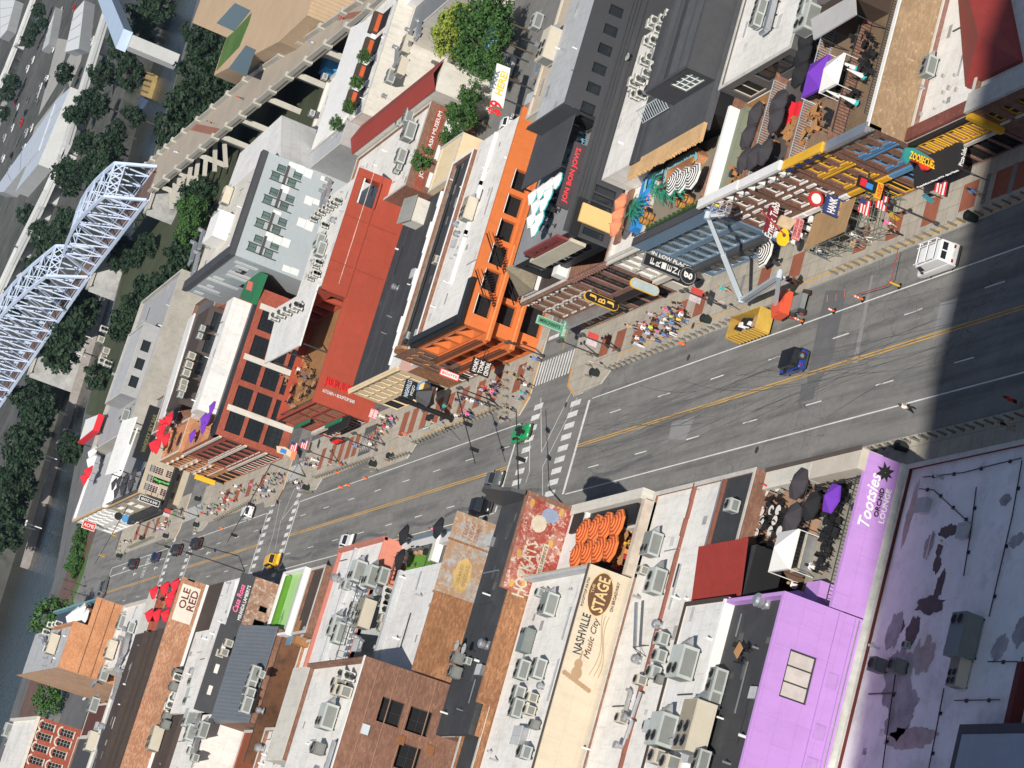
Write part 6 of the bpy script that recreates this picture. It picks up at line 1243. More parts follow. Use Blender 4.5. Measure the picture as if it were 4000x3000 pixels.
# ---------------------------------------------------------------- people
def skin_body(name,J,E):
    """one continuous body grown over a joint skeleton"""
    me=bpy.data.meshes.new(name);me.from_pydata([q[:3]for q in J],E,[]);o=bpy.data.objects.new(name,me);COL.objects.link(o)
    sk=o.modifiers.new('s','SKIN');sk.use_smooth_shade=True
    for v,q in zip(me.skin_vertices[0].data,J):v.radius=(q[3],q[4]if len(q)>4 else q[3])
    me.skin_vertices[0].data[0].use_root=True
    sb=o.modifiers.new('d','SUBSURF');sb.levels=1;sb.render_levels=1
    bpy.context.view_layer.update();dg=bpy.context.evaluated_depsgraph_get();m2=bpy.data.meshes.new_from_object(o.evaluated_get(dg));bpy.data.objects.remove(o);m2.name=name;return m2
SKINM=mat('skin',(.46,.27,.19),rough=.6,var=.05);SHOE=mat('shoe',(.25,.24,.23),rough=.7,var=.2);HAIR=[mat('hair_dark',(.03,.02,.015)),mat('hair_brown',(.09,.05,.03)),mat('hair_blond',(.36,.24,.11))]
def figure(pose):
    s={'stand':(.06,-.06,.03),'walk':(.30,-.26,.22),'bent':(.1,-.05,.1),'sit':(0,0,0)}[pose]
    if pose=='sit':
        J=[(0,0,.50,.15,.12),(0,.03,.78,.15,.10),(0,.02,1.0,.17,.11),(0,.01,1.10,.06,.06),(0,-.02,1.26,.095,.11),(0,-.02,1.36,.06,.07),(.1,-.02,.50,.10),(.12,-.42,.50,.075),(.12,-.45,.07,.05),(.12,-.58,.05,.045),(-.1,-.02,.50,.10),(-.12,-.42,.50,.075),(-.12,-.45,.07,.05),(-.12,-.58,.05,.045),(.2,.02,1.02,.06),(.26,-.05,.76,.045),(.2,-.3,.72,.035),(-.2,.02,1.02,.06),(-.26,-.05,.76,.045),(-.18,-.3,.74,.035)]
    else:
        f,b,a=s
        J=[(0,0,.92,.15,.11),(0,.0,1.16,.145,.10),(0,.0,1.38,.18,.11),(0,0,1.50,.06,.06),(0,-.02,1.64,.09,.105),(0,-.02,1.74,.06,.07),(.09,0,.88,.10),(.10,-f*.55,.50,.072),(.10,-f*.4 if f>.1 else 0,.08,.048),(.10,-f*.4-.15 if f>.1 else-.15,.045,.042),(-.09,0,.88,.10),(-.10,-b*.3,.50,.072),(-.10,-b*.95,.09,.048),(-.10,-b*.95-.14,.045,.042),(.21,0,1.40,.06),(.27,a*.6,1.14,.046),(.25,a*.2-.16,.94 if pose!='bent' else 1.12,.036),(-.21,0,1.40,.06),(-.27,-a*.6,1.14,.046),(-.25,-a-.08,.94 if pose!='bent' else 1.15,.036)]
    E=[(0,1),(1,2),(2,3),(3,4),(4,5),(0,6),(6,7),(7,8),(8,9),(0,10),(10,11),(11,12),(12,13),(2,14),(14,15),(15,16),(2,17),(17,18),(18,19)]
    me=skin_body('person',J,E);me.materials.clear()
    for m in(mat('shirt_white',(.7,.7,.68)),mat('trousers_navy',(.03,.04,.08)),SKINM,SHOE):me.materials.append(m)
    return me
def clothe(me,shorts,pose):
    me=me.copy()
    for p in me.polygons:
        x,y,z=p.center;sit=pose=='sit';top=1.10 if sit else 1.50;hip=.60 if sit else.94
        if z>top:i=2
        elif abs(x)>.215 and z<(.86 if sit else 1.2)and z>.6:i=2
        elif z>hip and(not sit or y>-.12 or z>.7):i=0
        elif z<.075:i=3
        elif shorts and(z<(.4 if sit else.52)):i=2
        else:i=1
        p.material_index=i;p.use_smooth=True
    return me
FIG={}
for po in('stand','walk','bent','sit'):
    b_=figure(po)
    for sh in(0,1):FIG[(po,sh)]=clothe(b_,sh,po)
HM={}
for hi,hm in enumerate(HAIR):
    for ln in(0,1):
        mb=MB().lathe([(.105,-.02-.16*ln),(.115,.02),(.105,.08),(.06,.125),(.01,.135)],10,(0,.012,1.66));o=mb.build('hair',hm,None,local=True,smooth=True);HM[(hi,ln)]=o.data;bpy.data.objects.remove(o)
hatm=MB().lathe([(.2,0),(.2,.02),(.11,.03),(.1,.12),(.02,.13)],12,(0,0,1.72)).build('hat',mat('hat_straw',(.6,.52,.38)),None,local=True);HATM=hatm.data;bpy.data.objects.remove(hatm)
CLO={'white':(.72,.72,.70),'black':(.02,.02,.022),'red':(.55,.03,.03),'pink':(.75,.16,.36),'navy':(.025,.035,.09),'blue':(.13,.25,.5),'pale blue':(.42,.52,.68),'grey':(.28,.28,.29),'teal':(.03,.42,.40),'lime':(.55,.75,.05),'tan':(.45,.33,.2),'lavender':(.5,.42,.6),'yellow':(.7,.55,.12),'green':(.05,.2,.08),'orange':(.65,.2,.04),'denim':(.09,.15,.28),'brown':(.13,.07,.04),'purple':(.2,.07,.3)}
PB_={q:[]for q in FIG}
def person(p,z,shirt,pants,place_,pose=None,shorts=None,rz=None,hat=False,pt=True,key=None):
    q=gz(p,z)if pt else Vector((p[0],p[1],z));pose=pose or random.choice(('stand','walk','walk','bent'));sh=random.random()<.55 if shorts is None else shorts
    o=bpy.data.objects.new('person',FIG[(pose,int(sh))]);COL.objects.link(o);s=random.uniform(.94,1.05);o.scale=(s,s,s);o.location=(q.x,q.y,z);o.rotation_euler=(0,0,random.uniform(0,6.28)if rz is None else rz)
    for i,m in((0,mat('cloth_'+shirt.replace(' ','_'),CLO[shirt],var=.06,rough=.85)),(1,mat('cloth_'+pants,CLO[pants],var=.06,rough=.85))):
        o.material_slots[i].link='OBJECT';o.material_slots[i].material=m
    me=HATM if hat else HM[(random.randrange(3),random.randrange(2))];h=bpy.data.objects.new('hat' if hat else 'hair',me);COL.objects.link(h);h.parent=o
    if pose=='sit':h.location=(0,0,-.38)
    tag(o,'','person','people '+place_);what='shorts' if sh else 'trousers'
    later(o,('seated person' if pose=='sit' else 'person')+' in %s top, %s %s,'%(shirt,pants,what),place_,-q.y,'from river');return o
SHIRTS=['white']*6+['black']*4+['grey','grey','navy','navy','red','pink','pale blue','blue','teal','tan','lavender','green','yellow']
PANTS=['denim']*4+['black']*4+['navy','white','tan','grey']
def crowd(pts,z,place_,fixed={}):
    for i,p in enumerate(pts):
        s,t=fixed.get(i,(random.choice(SHIRTS),random.choice(PANTS)));person(p,z,s,t,place_)
# ---------------------------------------------------------------- kerbside furniture
def bollard_proto():
    r=proto('bollard');MB().lathe([(.10,0),(.10,.86),(.075,.92),(.02,.93)],10).build('post',mat('bollard_steel',(.23,.21,.17),rough=.45,metal=.4,var=.15),r);MB().lathe([(.12,0),(.12,.03)],10).build('base_plate',DKST,r);r['category']='bollard';return r
BO=bollard_proto()
def bollards(pa,pb,lab,sp=1.35,z=.15,world=False):
    a_,b_=(Vector((*pa,z)),Vector((*pb,z)))if world else(gz(pa,z),gz(pb,z));n=max(1,round((b_-a_).length/sp))
    for k in range(n+1):q=a_.lerp(b_,k/n);place(BO,(q.x,q.y,z),0,'steel bollard in the row '+lab,'bollards '+lab)
bollards((72.75,182.6),(73.35,140),'along the far kerb beside the boom lift and white van',world=True)
bollards(c(2,1,860,1535),c(2,1,1960,1105),'along the far kerb before the crowd')
bollards(c(2,1,700,1420),c(2,1,690,1600),'at the corner below the arched brick building',1.6)
bollards(c(1,2,1390,515),c(1,2,2130,215),'along the far kerb by the alley and cream block')
bollards(c(1,2,1155,668),c(1,2,1335,605),'on the kerb bulge beside the alley',1.3)
bollards(c(1,2,530,815),c(1,2,1020,650),'along the kerb in front of the red bar')
bollards(c(1,2,395,945),c(1,2,490,940),'at the third corner by the red bar',1.3)
bollards(c(1,2,965,745),c(1,2,1050,750),'at the end of the red bar kerb',1.2)
bollards(c(0,2,1880,1180),c(0,2,2212,1010),'along the kerb before the bracketed brick front')
bollards(c(0,2,1700,1285),c(0,2,1690,1230),'at the corner below the yellow sign',1.4)
bollards(c(0,2,1130,1420),c(0,2,1330,1330),'along the kerb before the white corner store')
bollards(c(0,2,1400,1395),c(0,2,1500,1350),'at the corner by the striped barrier',1.3)
bollards(c(0,2,1045,1370),c(0,2,1040,1520),'beside the waterfront road',2.0)
bollards((53.3,226),(53.2,132),'along the near kerb below the purple bar',world=True)
bollards(c(2,1,200,1500),c(2,1,60,1560),'at the corner below the orange saloon',1.5)if False else bollards(c(1,1,2190,1500),c(1,2,2180,260),'at the corner below the orange saloon',1.5)
def lamp_proto(bann):
    r=proto('street_lamp');MB().lathe([(.2,0),(.2,.3),(.12,.5),(.09,.6),(.07,4.6)],10).build('post',DKST,r);MB().bar((0,-.55,4.6),(0,.55,4.6),.06).build('arm',DKST,r)
    for y in(-.5,.5):MB().lathe([(.05,0),(.16,.1),(.2,.35),(.12,.55),(.03,.65)],10,(0,y,4.65)).build('lantern',mat('lantern_dark',(.06,.06,.06),rough=.3),r)
    if bann:
        MB().box(.1,.75,-.02,.02,2.9,4.2).build('banner',mat('banner_red',(.5,.06,.05),var=.3,scale=3),r);MB().box(-.75,-.1,-.02,.02,2.9,4.2).build('banner',mat('banner_blue',(.5,.42,.45),var=.5,scale=4),r)
    r['category']='street lamp';return r
LP,LPB=lamp_proto(False),lamp_proto(True)
for i,(p,b,lab)in enumerate(((c(2,1,935,1370),1,'black street lamp with banners at the arched corner building'),(c(2,1,1850,1000),1,'black street lamp with banners beside the glass fronted bar'),((3666,877),0,'black street lamp on sidewalk near the white van'),(c(2,1,745,1415),0,'short black lamp at the crosswalk corner'),
        (c(1,2,710,675),0,'black lamp post in front of the red bar nearest the side street'),(c(1,2,1050,575),0,'black lamp post by the guitar pavement'),(c(1,2,1115,525),0,'black lamp post nearest the alley'),(c(1,2,2060,150),0,'black lamp post below the orange saloon'),(c(2,1,275,1420),0,'black lamp on the side street by the orange saloon'),
        (c(0,2,1590,1165),1,'black lamp post at the tan corner bar'),(c(0,2,1720,1145),0,'black lamp post at the corner crosswalk left of the bracketed front'),(c(0,2,1350,1260),0,'black lamp post below the white corner store'),(c(0,3,740,90),0,'black quay lamp nearest the grass island'),(c(0,3,735,170),0,'black quay lamp beside the flagpoles'),(c(0,3,630,240),0,'black quay lamp by the orange brick block'))):
    q=gz(p,.15);place(LPB if b else LP,(q.x,q.y,.15),0,lab)
def post_sign(name,p,h,w,hh,m,label,z=.15,txt=None,tm=None,face='X'):
    q=gz(p,z);r=thing(name,label,'sign',(q.x,q.y,z));MB().cyl((q.x,q.y,z),(q.x,q.y,z+h),.04,6).build('post',STEEL,r)
    MB().box(q.x-.03,q.x+.03,q.y-w/2,q.y+w/2,z+h-hh,z+h).build('panel',m,r);return r
PINKW=mat('sign_pinkish',(.72,.55,.52),var=.15)
for p,lab in((c(2,1,840,1535),'small pale parking sign by the near-left crosswalk bollards'),(c(2,1,1985,1030),'small pale parking sign beside the dumpster'),(c(1,2,1370,505),'small pale sign at the alley kerb'),(c(1,2,1660,385),'small pale sign by the cream block kerb'),(c(1,2,760,740),'small pale sign before the red bar')):post_sign('parking_sign',p,2.7,.5,.6,PINKW,lab)
# trash bins
r=proto('trash_bin');MB().lathe([(.34,0),(.42,.5),(.45,.95)],14).build('body',mat('bin_green_black',(.02,.03,.028),rough=.4),r);MB().lathe([(.47,.95),(.47,1.02),(.3,1.15),(.05,1.2)],14).build('lid',BLK,r);r['category']='trash bin';TRB=r
for p,lab in((c(2,1,1715,1115),'by the crowd and dumpster'),(c(2,1,750,1575),'at the crosswalk corner island'),(c(3,1,1800,235),'in the shadow edge behind the white van'),(c(3,2,1200,560),'at the foot of the purple wall'),(c(1,2,1190,635),'on the alley kerb bulge'),(c(1,2,1040,700),'at the end of the red bar bollards'),(c(1,2,460,905),'on the third corner island'),(c(0,2,1730,1000),'by the bracketed brick front'),(c(0,2,1720,1225),'on the corner island left'),(c(0,2,1250,1340),'before the white corner store'),(c(0,2,1455,1320),'by the striped barrier'),(c(1,2,1870,290),'by the saloon bollards'),(c(0,2,1050,1490),'near the waterfront road')):
    q=gz(p,.15);place(TRB,(q.x,q.y,.15),0,'black trash bin '+lab)
# cones and channelizers
r=proto('traffic_cone');MB().lathe([(.17,.03),(.05,.68),(.03,.7)],12).build('cone',mat('cone_orange',(.75,.14,.03),var=.05),r);MB().box(-.19,.19,-.19,.19,0,.04).build('foot',BLK,r);MB().lathe([(.115,.3),(.085,.42)],12).build('reflective_band',WHTP,r);r['category']='traffic cone';CN=r
for p,lab in((c(2,1,1490,1320),'on the road before the crowd'),(c(1,2,960,820),'on the edge line before the red bar'),(c(1,2,812,880),'lying in line near the third corner, right one'),(c(1,2,750,898),'near the third corner, left one'),(c(1,2,720,770),'at the kerb before the red bar'),(c(1,2,1310,440),'in the alley mouth'),(c(0,2,1930,1250),'on the far left road edge')):
    q=gz(p,0);place(CN,(q.x,q.y,.15 if q.x>71.7 else 0),0,'orange traffic cone '+lab,None,1.15)
def drum(p,h,m,lab):
    q=gz(p,0);r=thing('channelizer_post',lab,'traffic post',(q.x,q.y,0));MB().lathe([(.09,.05),(.08,h)],10,(q.x,q.y,0)).build('tube',m,r);MB().lathe([(.32,0),(.3,.06)],12,(q.x,q.y,0)).build('base',BLK,r)
    for z0 in(h*.5,h*.75):MB().lathe([(.097,z0),(.095,z0+.12)],10,(q.x,q.y,0)).build('reflective_band',WHTP if m is not YEL else YEL,r)
OR2=mat('cone_orange',(.75,.14,.03));drum(c(3,1,1140,815),1.05,YEL,'yellow post standing on the edge line behind the van');drum(c(3,1,825,930),1.1,OR2,'orange post with white bands left of the yellow post');drum(c(3,1,575,1030),.7,OR2,'short orange post near spray marks');drum(c(3,1,305,1120),1.1,OR2,'orange post at the lift wheels')
q0,q1,q2,q3=(gz(c(3,1,*p),.95)for p in((1120,510),(1070,750),(1020,810),(770,885)))
mb=MB();[mb.bar(a_,b_,.05)for a_,b_ in zip((q0,q1,q2),(q1,q2,q3))];tag(mb.build('barrier_tape',mat('tape_red',(.4,.03,.03))),'red barrier tape strung between posts near the van','tape')
# traffic signals over the crossings
def signal(label,base,arm_to,heads,z=6.2,yellow=False):
    q=gz(base,.15);r=thing('traffic_signal',label,'traffic light',(q.x,q.y,.15));MB().cyl((q.x,q.y,.15),(q.x,q.y,z),.13,8,.09).build('pole',DKST,r);e=Vector((arm_to[0],arm_to[1],z));s0=Vector((q.x,q.y,z));MB().cyl(s0,e,.09,8,.06).build('mast_arm',DKST,r)
    for t in heads:
        p=s0.lerp(e,t);h=MB().box(p.x-.2,p.x+.2,p.y-.18,p.y+.18,z-.95,z+.15).build('signal_head',YEL if yellow else BLK,r)
        for k in range(3):MB().cyl((p.x,p.y-.19,z-.75+k*.35),(p.x,p.y-.3,z-.75+k*.35),.12,8).build('lens',BLK,h)
    return r
signal('mast arm signal over the nearer crossing, left',c(1,2,2110,210),(60.5,252),(.45,.8));signal('mast arm signal on the near corner of the main crossing',(2215,1990),(66.0,243),(.4,.75));signal('mast arm signal at the third crossing',c(1,2,430,800),(61,366),(.5,.9));signal('mast arm signal at the second crossing, near side',c(0,3,560,0)if False else c(0,2,2110,1620),(66,424),(.4,.8));signal('yellow framed mast arm signal by the waterfront',c(0,2,1355,1120),(66.5,480),(.5,.85),yellow=True)
sg=post_sign('street_name_sign',c(1,2,1760,490),5.2,2.2,.55,mat('sign_green',(.02,.32,.24),var=.05),'green street name sign reading 4th Av S');q=gz(c(1,2,1760,490),.15);letters('4th Av S',WHTP,sg,(q.x-.04,q.y,5.08),RT,UP,1.9,.34)
# bench, news racks, sandwich boards, planters
def board(p,label,m,z=.15,w=.7,h=1.0):
    q=gz(p,z);r=thing('sandwich_board',label,'sign',(q.x,q.y,z));MB().extr([(q.x-.3,q.y-w/2,z),(q.x-.3,q.y+w/2,z),(q.x-.02,q.y+w/2,z+h),(q.x-.02,q.y-w/2,z+h)],(-.03,0,0)).build('front_panel',m,r);MB().extr([(q.x+.3,q.y-w/2,z),(q.x+.3,q.y+w/2,z),(q.x+.02,q.y+w/2,z+h),(q.x+.02,q.y-w/2,z+h)],(.03,0,0)).build('rear_panel',BLK,r)
BRDM=mat('chalk_board',(.06,.06,.065),var=.4,scale=5);board(c(3,1,820,345),'black sandwich board with pale print by the scaffold',BRDM);board(c(3,1,920,275),'framed sandwich board beneath white columns',mat('poster_pale',(.5,.48,.42),var=.5,scale=5));board(c(2,1,2060,0),'black board by the glass bar',BRDM)if False else board(c(3,1,105,615),'black menu board before the music store',BRDM);board(c(3,1,1430,60),'teal framed menu easel in front of the pizza awning',mat('easel_teal',(.05,.28,.36)));board(c(3,1,1130,215),'yellow newspaper box beside the lamp post',YEL)
# ---------------------------------------------------------------- dumpster, scaffold, boom lift
YD=mat('dumpster_yellow',(.50,.32,.06),rough=.7,var=.3,scale=1.5,kind='stain',rgb2=(.28,.14,.05),amt=.5)
q=gz((2965,1288),0);dm=thing('dumpster','rusty yellow roll-off dumpster full of rubbish parked at the kerb','dumpster',(q.x,q.y,0));x,y=q.x,q.y;X0,X1,Y0,Y1=x-1.15,x+1.15,y-3.3,y+3.0
for nm,bx in(('side',(X0,X0+.08)),('side',(X1-.08,X1))):MB().box(bx[0],bx[1],Y0,Y1,.35,1.95).build(nm,YD,dm)
MB().box(X0+.08,X1-.08,Y0,Y0+.08,.35,1.95).build('gate',YD,dm);MB().box(X0+.08,X1-.08,Y1-.08,Y1,.35,1.95).build('end',YD,dm);MB().box(X0+.08,X1-.08,Y0+.08,Y1-.08,.35,.45).build('floor',mat('rust',(.22,.11,.06),var=.4),dm);MB().box(X0-.05,X1+.05,Y0-.03,Y1+.03,1.95,2.05).box(X0+.1,X1-.1,Y0+.12,Y1-.12,1.94,2.06).build('rim',YD,dm)if False else None
for k in range(9):yy=Y0+.2+k*(Y1-Y0-.3)/8.5;MB().box(X0-.09,X0-.002,yy,yy+.1,.35,1.95).build('rib',YD,dm);MB().box(X1+.002,X1+.09,yy,yy+.1,.35,1.95).build('rib',YD,dm)
for(xx,yy)in((X0+.1,Y0+.5),(X1-.3,Y0+.5),(X0+.1,Y1-.6),(X1-.3,Y1-.6)):MB().cyl((xx,yy,.17),(xx+.2,yy,.17),.17,10).build('wheel',DKST,dm)
for k in range(16):s_=random.uniform(.2,.5);px_,py_=random.uniform(X0+.4,X1-.4),random.uniform(Y0+.5,Y1-.5);tag(MB().extr([(px_-s_,py_-s_*.6,.5),(px_+s_*.8,py_-s_,.55),(px_+s_,py_+s_*.8,.5),(px_-s_*.6,py_+s_,.6)],(random.uniform(-.1,.1),random.uniform(-.1,.1),random.uniform(.3,1.0))).build('rubbish',[BLK,WHTP,mat('cardboard',(.36,.24,.13)),BLK][k%4]),['black rubbish bag in the yellow dumpster','white scrap in the yellow dumpster','cardboard box in the yellow dumpster','black rubbish bag in the yellow dumpster'][k%4],'rubbish','rubbish in the dumpster')
sc_=thing('scaffold_shelter','pipe scaffold with plywood canopy over the sidewalk at the music store','scaffold',(76,181,.15));zt=3.1
pl=[gz((2900+.4728*a_,550+.4728*b_),zt)for a_,b_ in((692,660),(662,860),(378,935),(525,735))]
pl=[(77.9,176.6),(74.6,177.2),(74.4,184.6),(77.9,184.0)]
MB().prism(pl,zt,zt+.08).build('plywood_roof',mat('plywood',(.34,.22,.11),rough=.9,var=.2),sc_)
mb=MB()
for yy in(172.6,175,177.2,180,182.4,184.5):
    for xx in(74.4,76.2,77.8):mb.cyl((xx,yy,.15),(xx,yy,zt),.04,6)
    for z_ in(1.1,2.1,zt-.1):mb.bar((74.4,yy,z_),(77.8,yy,z_),.05)
for xx in(74.4,77.8):
    for z_ in(1.1,2.1,zt-.1):mb.bar((xx,172.6,z_),(xx,184.5,z_),.05)
    for a_,b_ in((172.6,175),(175,177.2),(177.2,180),(180,182.4),(182.4,184.5)):mb.bar((xx,a_,.3),(xx,b_,zt-.2),.04)
mb.build('pipe_frame',mat('pipe_green_grey',(.20,.23,.20),rough=.5,metal=.3),sc_)
# boom lift
LO=mat('lift_orange',(.66,.10,.045),rough=.4,var=.08);LG=mat('lift_grey_boom',(.46,.52,.57),rough=.4,var=.06);TY=mat('tyre',(.03,.03,.032),rough=.85,var=.2)
q=gz(c(3,1,300,1010),0);lf=thing('boom_lift','orange articulated boom lift with pale grey arm raised to the facade','boom lift',(q.x,q.y,0));cx,cy=q.x+.3,q.y
MB().box(cx-.75,cx+.75,cy-1.3,cy+1.3,.45,.95).build('chassis',mat('lift_chassis',(.2,.22,.22),var=.2),lf)
for(dx,dy)in((-1.0,-1.0),(1.0,-1.0),(-1.0,1.0),(1.0,1.0)):w_=MB().cyl((cx+dx-.17,cy+dy,.45),(cx+dx+.17,cy+dy,.45),.45,16).build('wheel',TY,lf);MB().cyl((cx+dx-.19,cy+dy,.45),(cx+dx+.19,cy+dy,.45),.24,12).build('hub',LO,w_)
ty=cy+1.6
MB().extr([(cx-1.25,ty-1.1,1.0),(cx+1.15,ty-.9,1.0),(cx+1.2,ty+.9,1.0),(cx-.4,ty+1.4,1.0),(cx-1.5,ty+.7,1.0)],(0,0,.85)).build('turret_cover',LO,lf);MB().box(cx-1.2,cx-.2,ty-1.0,ty-.2,1.86,2.05).build('turret_hood',LO,lf)
J0=Vector((cx-.1,ty+.6,1.8));Jm=gx((3045,1075),cx+.1);J1=gx((2897,1172),cx+1.6);Jt=gx((2764,842),76.4);Jb=gx((2832,836),77.0)
for nm,a_,b_,w_ in(('riser',J0,Jm,.34),('riser',J0+Vector((.5,.1,0)),Jm+Vector((.5,.1,0)),.22),('lower_boom',Jm,J1,.34),('lower_boom',Jm+Vector((0,0,-.5)),J1+Vector((0,0,-.5)),.2),('main_boom',J1,J1.lerp(Jt,.55),.42),('boom_extension',J1.lerp(Jt,.5),Jt,.33),('jib',Jt,Jb,.24)):MB().bar(a_,b_,w_,w_*1.2).build(nm,LG,lf)
for p in(Jm,J1,Jt):MB().cyl(p-Vector((.35,0,0)),p+Vector((.35,0,0)),.3,10).build('knuckle',LG,lf)
MB().bar(J1.lerp(Jt,.05)+Vector((-.2,0,-.3)),J1.lerp(Jt,.25),.12).build('lift_cylinder',DKST,lf)
bk=Jb+Vector((.2,-.3,.1));mb=MB()
for(dx,dy)in((-.5,-1),(.5,-1),(-.5,1),(.5,1),(-.5,0),(.5,0)):mb.bar(bk+Vector((dx,dy,0)),bk+Vector((dx,dy,1.1)),.05)
for z_ in(.5,1.1):
    for a_,b_ in(((-.5,-1),(.5,-1)),((.5,-1),(.5,1)),((.5,1),(-.5,1)),((-.5,1),(-.5,-1))):mb.bar(bk+Vector((*a_,z_)),bk+Vector((*b_,z_)),.05)
mb.build('basket_rail',mat('basket_pink',(.55,.42,.38)),lf);MB().box(bk.x-.5,bk.x+.5,bk.y-1,bk.y+1,bk.z-.06,bk.z).build('basket_floor',STEEL,lf)
person((bk.x,bk.y-.4),bk.z,'lime','denim','in the lift basket','bent',False,pt=False);person((bk.x,bk.y+.5),bk.z,'blue','denim','in the lift basket','bent',False,pt=False)
# ---------------------------------------------------------------- vehicles: body lofted along its length, cabin glass, wheels with rims, lamps
def soften(o,w):
    bm=bmesh.new();bm.from_mesh(o.data);bmesh.ops.remove_doubles(bm,verts=bm.verts,dist=.001);bmesh.ops.recalc_face_normals(bm,faces=bm.faces)
    bmesh.ops.bevel(bm,geom=[e for e in bm.edges if not e.is_boundary and e.calc_face_angle(0)>.25],offset=w,segments=3,profile=.6,affect='EDGES',clamp_overlap=True);bm.to_mesh(o.data);bm.free()
    o.data.polygons.foreach_set('use_smooth',[True]*len(o.data.polygons))
def car_proto(name,L_,W,H,hood,deck,ws,rs,belt,cat='car',pickup=False,box=False):
    """local +Y is forward"""
    r=proto(name);h=L_/2;g0=.22;zb=belt
    prof=[(-h,g0+.12),(-h,zb*.86),(-h+.12,zb),(h-hood*.15,zb*.82),(h-.02,zb*.62),(h,g0+.15),(h-.35,g0),(-h+.35,g0)]
    mb=MB();wv=W/2
    secs=[]
    for sx,k in((-1,1.0),(-.86,1.0),(.86,1.0),(1,1.0)):
        secs.append([(sx*wv,y*(.985 if abs(sx)==1 else 1.0),(z if abs(sx)<1 else(z-.1 if z>zb*.7 else z+.04)))for y,z in prof])
    n=len(prof);i0=len(mb.v)
    for s in secs:mb.v+=s
    for a_ in range(3):
        for k in range(n):k2=(k+1)%n;mb.f.append((i0+a_*n+k,i0+(a_+1)*n+k,i0+(a_+1)*n+k2,i0+a_*n+k2));mb.m.append(0)
    mb.f.append(tuple(i0+k for k in range(n)));mb.m.append(0);mb.f.append(tuple(i0+3*n+k for k in reversed(range(n))));mb.m.append(0)
    soften(mb.build('body',mat('car_paint',(.3,.3,.3),rough=.25,var=.02,spec=.6),r),.09)
    yb,yf=-h+deck,h-hood;tb,tf=yb+rs,yf-ws;wt=wv*(.80 if not box else.93)
    A=[(-wv*.95,yb,zb-.03),(wv*.95,yb,zb-.03),(wv*.95,yf,zb-.06),(-wv*.95,yf,zb-.06)];T=[(-wt,tb,H),(wt,tb,H),(wt,tf,H),(-wt,tf,H)]
    mb=MB().quad(*T)
    for k in range(4):k2=(k+1)%4;mb.quad(A[k],A[k2],T[k2],T[k])
    soften(mb.build('cabin',mat('car_paint',(.3,.3,.3)),r),.07);V=Vector
    def pane(p,q,s,t,f0,f1,g0_,g1_,nm,push):
        P_=lambda u,v:V(p).lerp(V(q),u).lerp(V(t).lerp(V(s),u),v)
        pts=[P_(f0,g0_),P_(f1,g0_),P_(f1,g1_),P_(f0,g1_)];nn=(pts[1]-pts[0]).cross(pts[3]-pts[0]).normalized()*push
        MB().extr([tuple(x_+nn*.2)for x_ in pts],tuple(nn)).build(nm,GLASS,r)
    pane(A[2],A[3],T[3],T[2],.08,.92,.12,.9,'windshield',.012);
    if not(box and name=='cargo_van'):pane(A[0],A[1],T[1],T[0],.12,.88,.2,.88,'rear_window',.012)
    else:pane(A[0],A[1],T[1],T[0],.1,.47,.35,.82,'rear_window',.012);pane(A[0],A[1],T[1],T[0],.53,.9,.35,.82,'rear_window',.012)
    for k in(1,3):
        segs=((.08,.5),(.54,.92))if not(box and name=='cargo_van')else(((.80,.97),)if k==1 else((.03,.2),))
        for f0,f1 in segs:pane(A[k],A[(k+1)%4],T[(k+1)%4],T[k],f0,f1,.18,.85,'side_window',.012)
    if pickup:MB().box(-wv*.8,wv*.8,-h+.15,yb-.1,zb+.004,zb+.03).build('bed_cover',BLK,r)
    for x_ in(-wv+.02,wv-.24):
        for y_ in(-h*.62,h*.62):w_=MB().cyl((x_,y_,.34),(x_+.22,y_,.34),.34,16).build('wheel',TY,r);MB().cyl((x_-.015,y_,.34),(x_+.235,y_,.34),.2,12).build('rim',STEEL,w_)
    for x_ in(-wv*.8,wv*.5):MB().box(x_,x_+wv*.3,h-.1,h+.012,zb*.55,zb*.68).build('headlight',mat('lamp_clear',(.7,.7,.68),rough=.1),r);MB().box(x_,x_+wv*.3,-h-.012,-h+.1,zb*.65,zb*.82).build('tail_light',mat('lamp_red',(.35,.01,.01),rough=.15),r)
    MB().box(-wv*.9,wv*.9,h-.05,h+.05,g0+.05,g0+.25).build('bumper',mat('bumper_dark',(.05,.05,.05)),r);MB().box(-wv*.9,wv*.9,-h-.05,-h+.05,g0+.05,g0+.25).build('bumper',mat('bumper_dark',(.05,.05,.05)),r)
    for s in(-1,1):MB().box(s*wv,s*(wv+.16),yf-.55,yf-.4,zb-.02,zb+.14).build('mirror',BLK,r)
    r['category']=cat;return r
CARS={'sedan':car_proto('sedan',4.7,1.82,1.42,1.35,.95,.75,.6,.92),'suv':car_proto('suv',4.8,1.92,1.75,1.25,.12,.6,.25,1.05),'truck':car_proto('pickup_truck',5.7,2.0,1.85,1.45,1.75,.6,.2,1.1,'pickup',True),'van':car_proto('cargo_van',5.4,2.0,2.1,.95,.06,.75,.1,1.15,'van',False,True),'jeep':car_proto('offroader',4.2,1.85,1.85,1.35,.06,.25,.06,1.1,'car',False,True)}
PAINT={'white':(.72,.72,.72),'black':(.012,.012,.014),'grey':(.12,.125,.13),'silver':(.4,.41,.42),'green':(.02,.30,.09),'yellow':(.78,.42,.02),'blue':(.012,.05,.28),'red':(.4,.02,.02),'dark blue':(.015,.03,.09)}
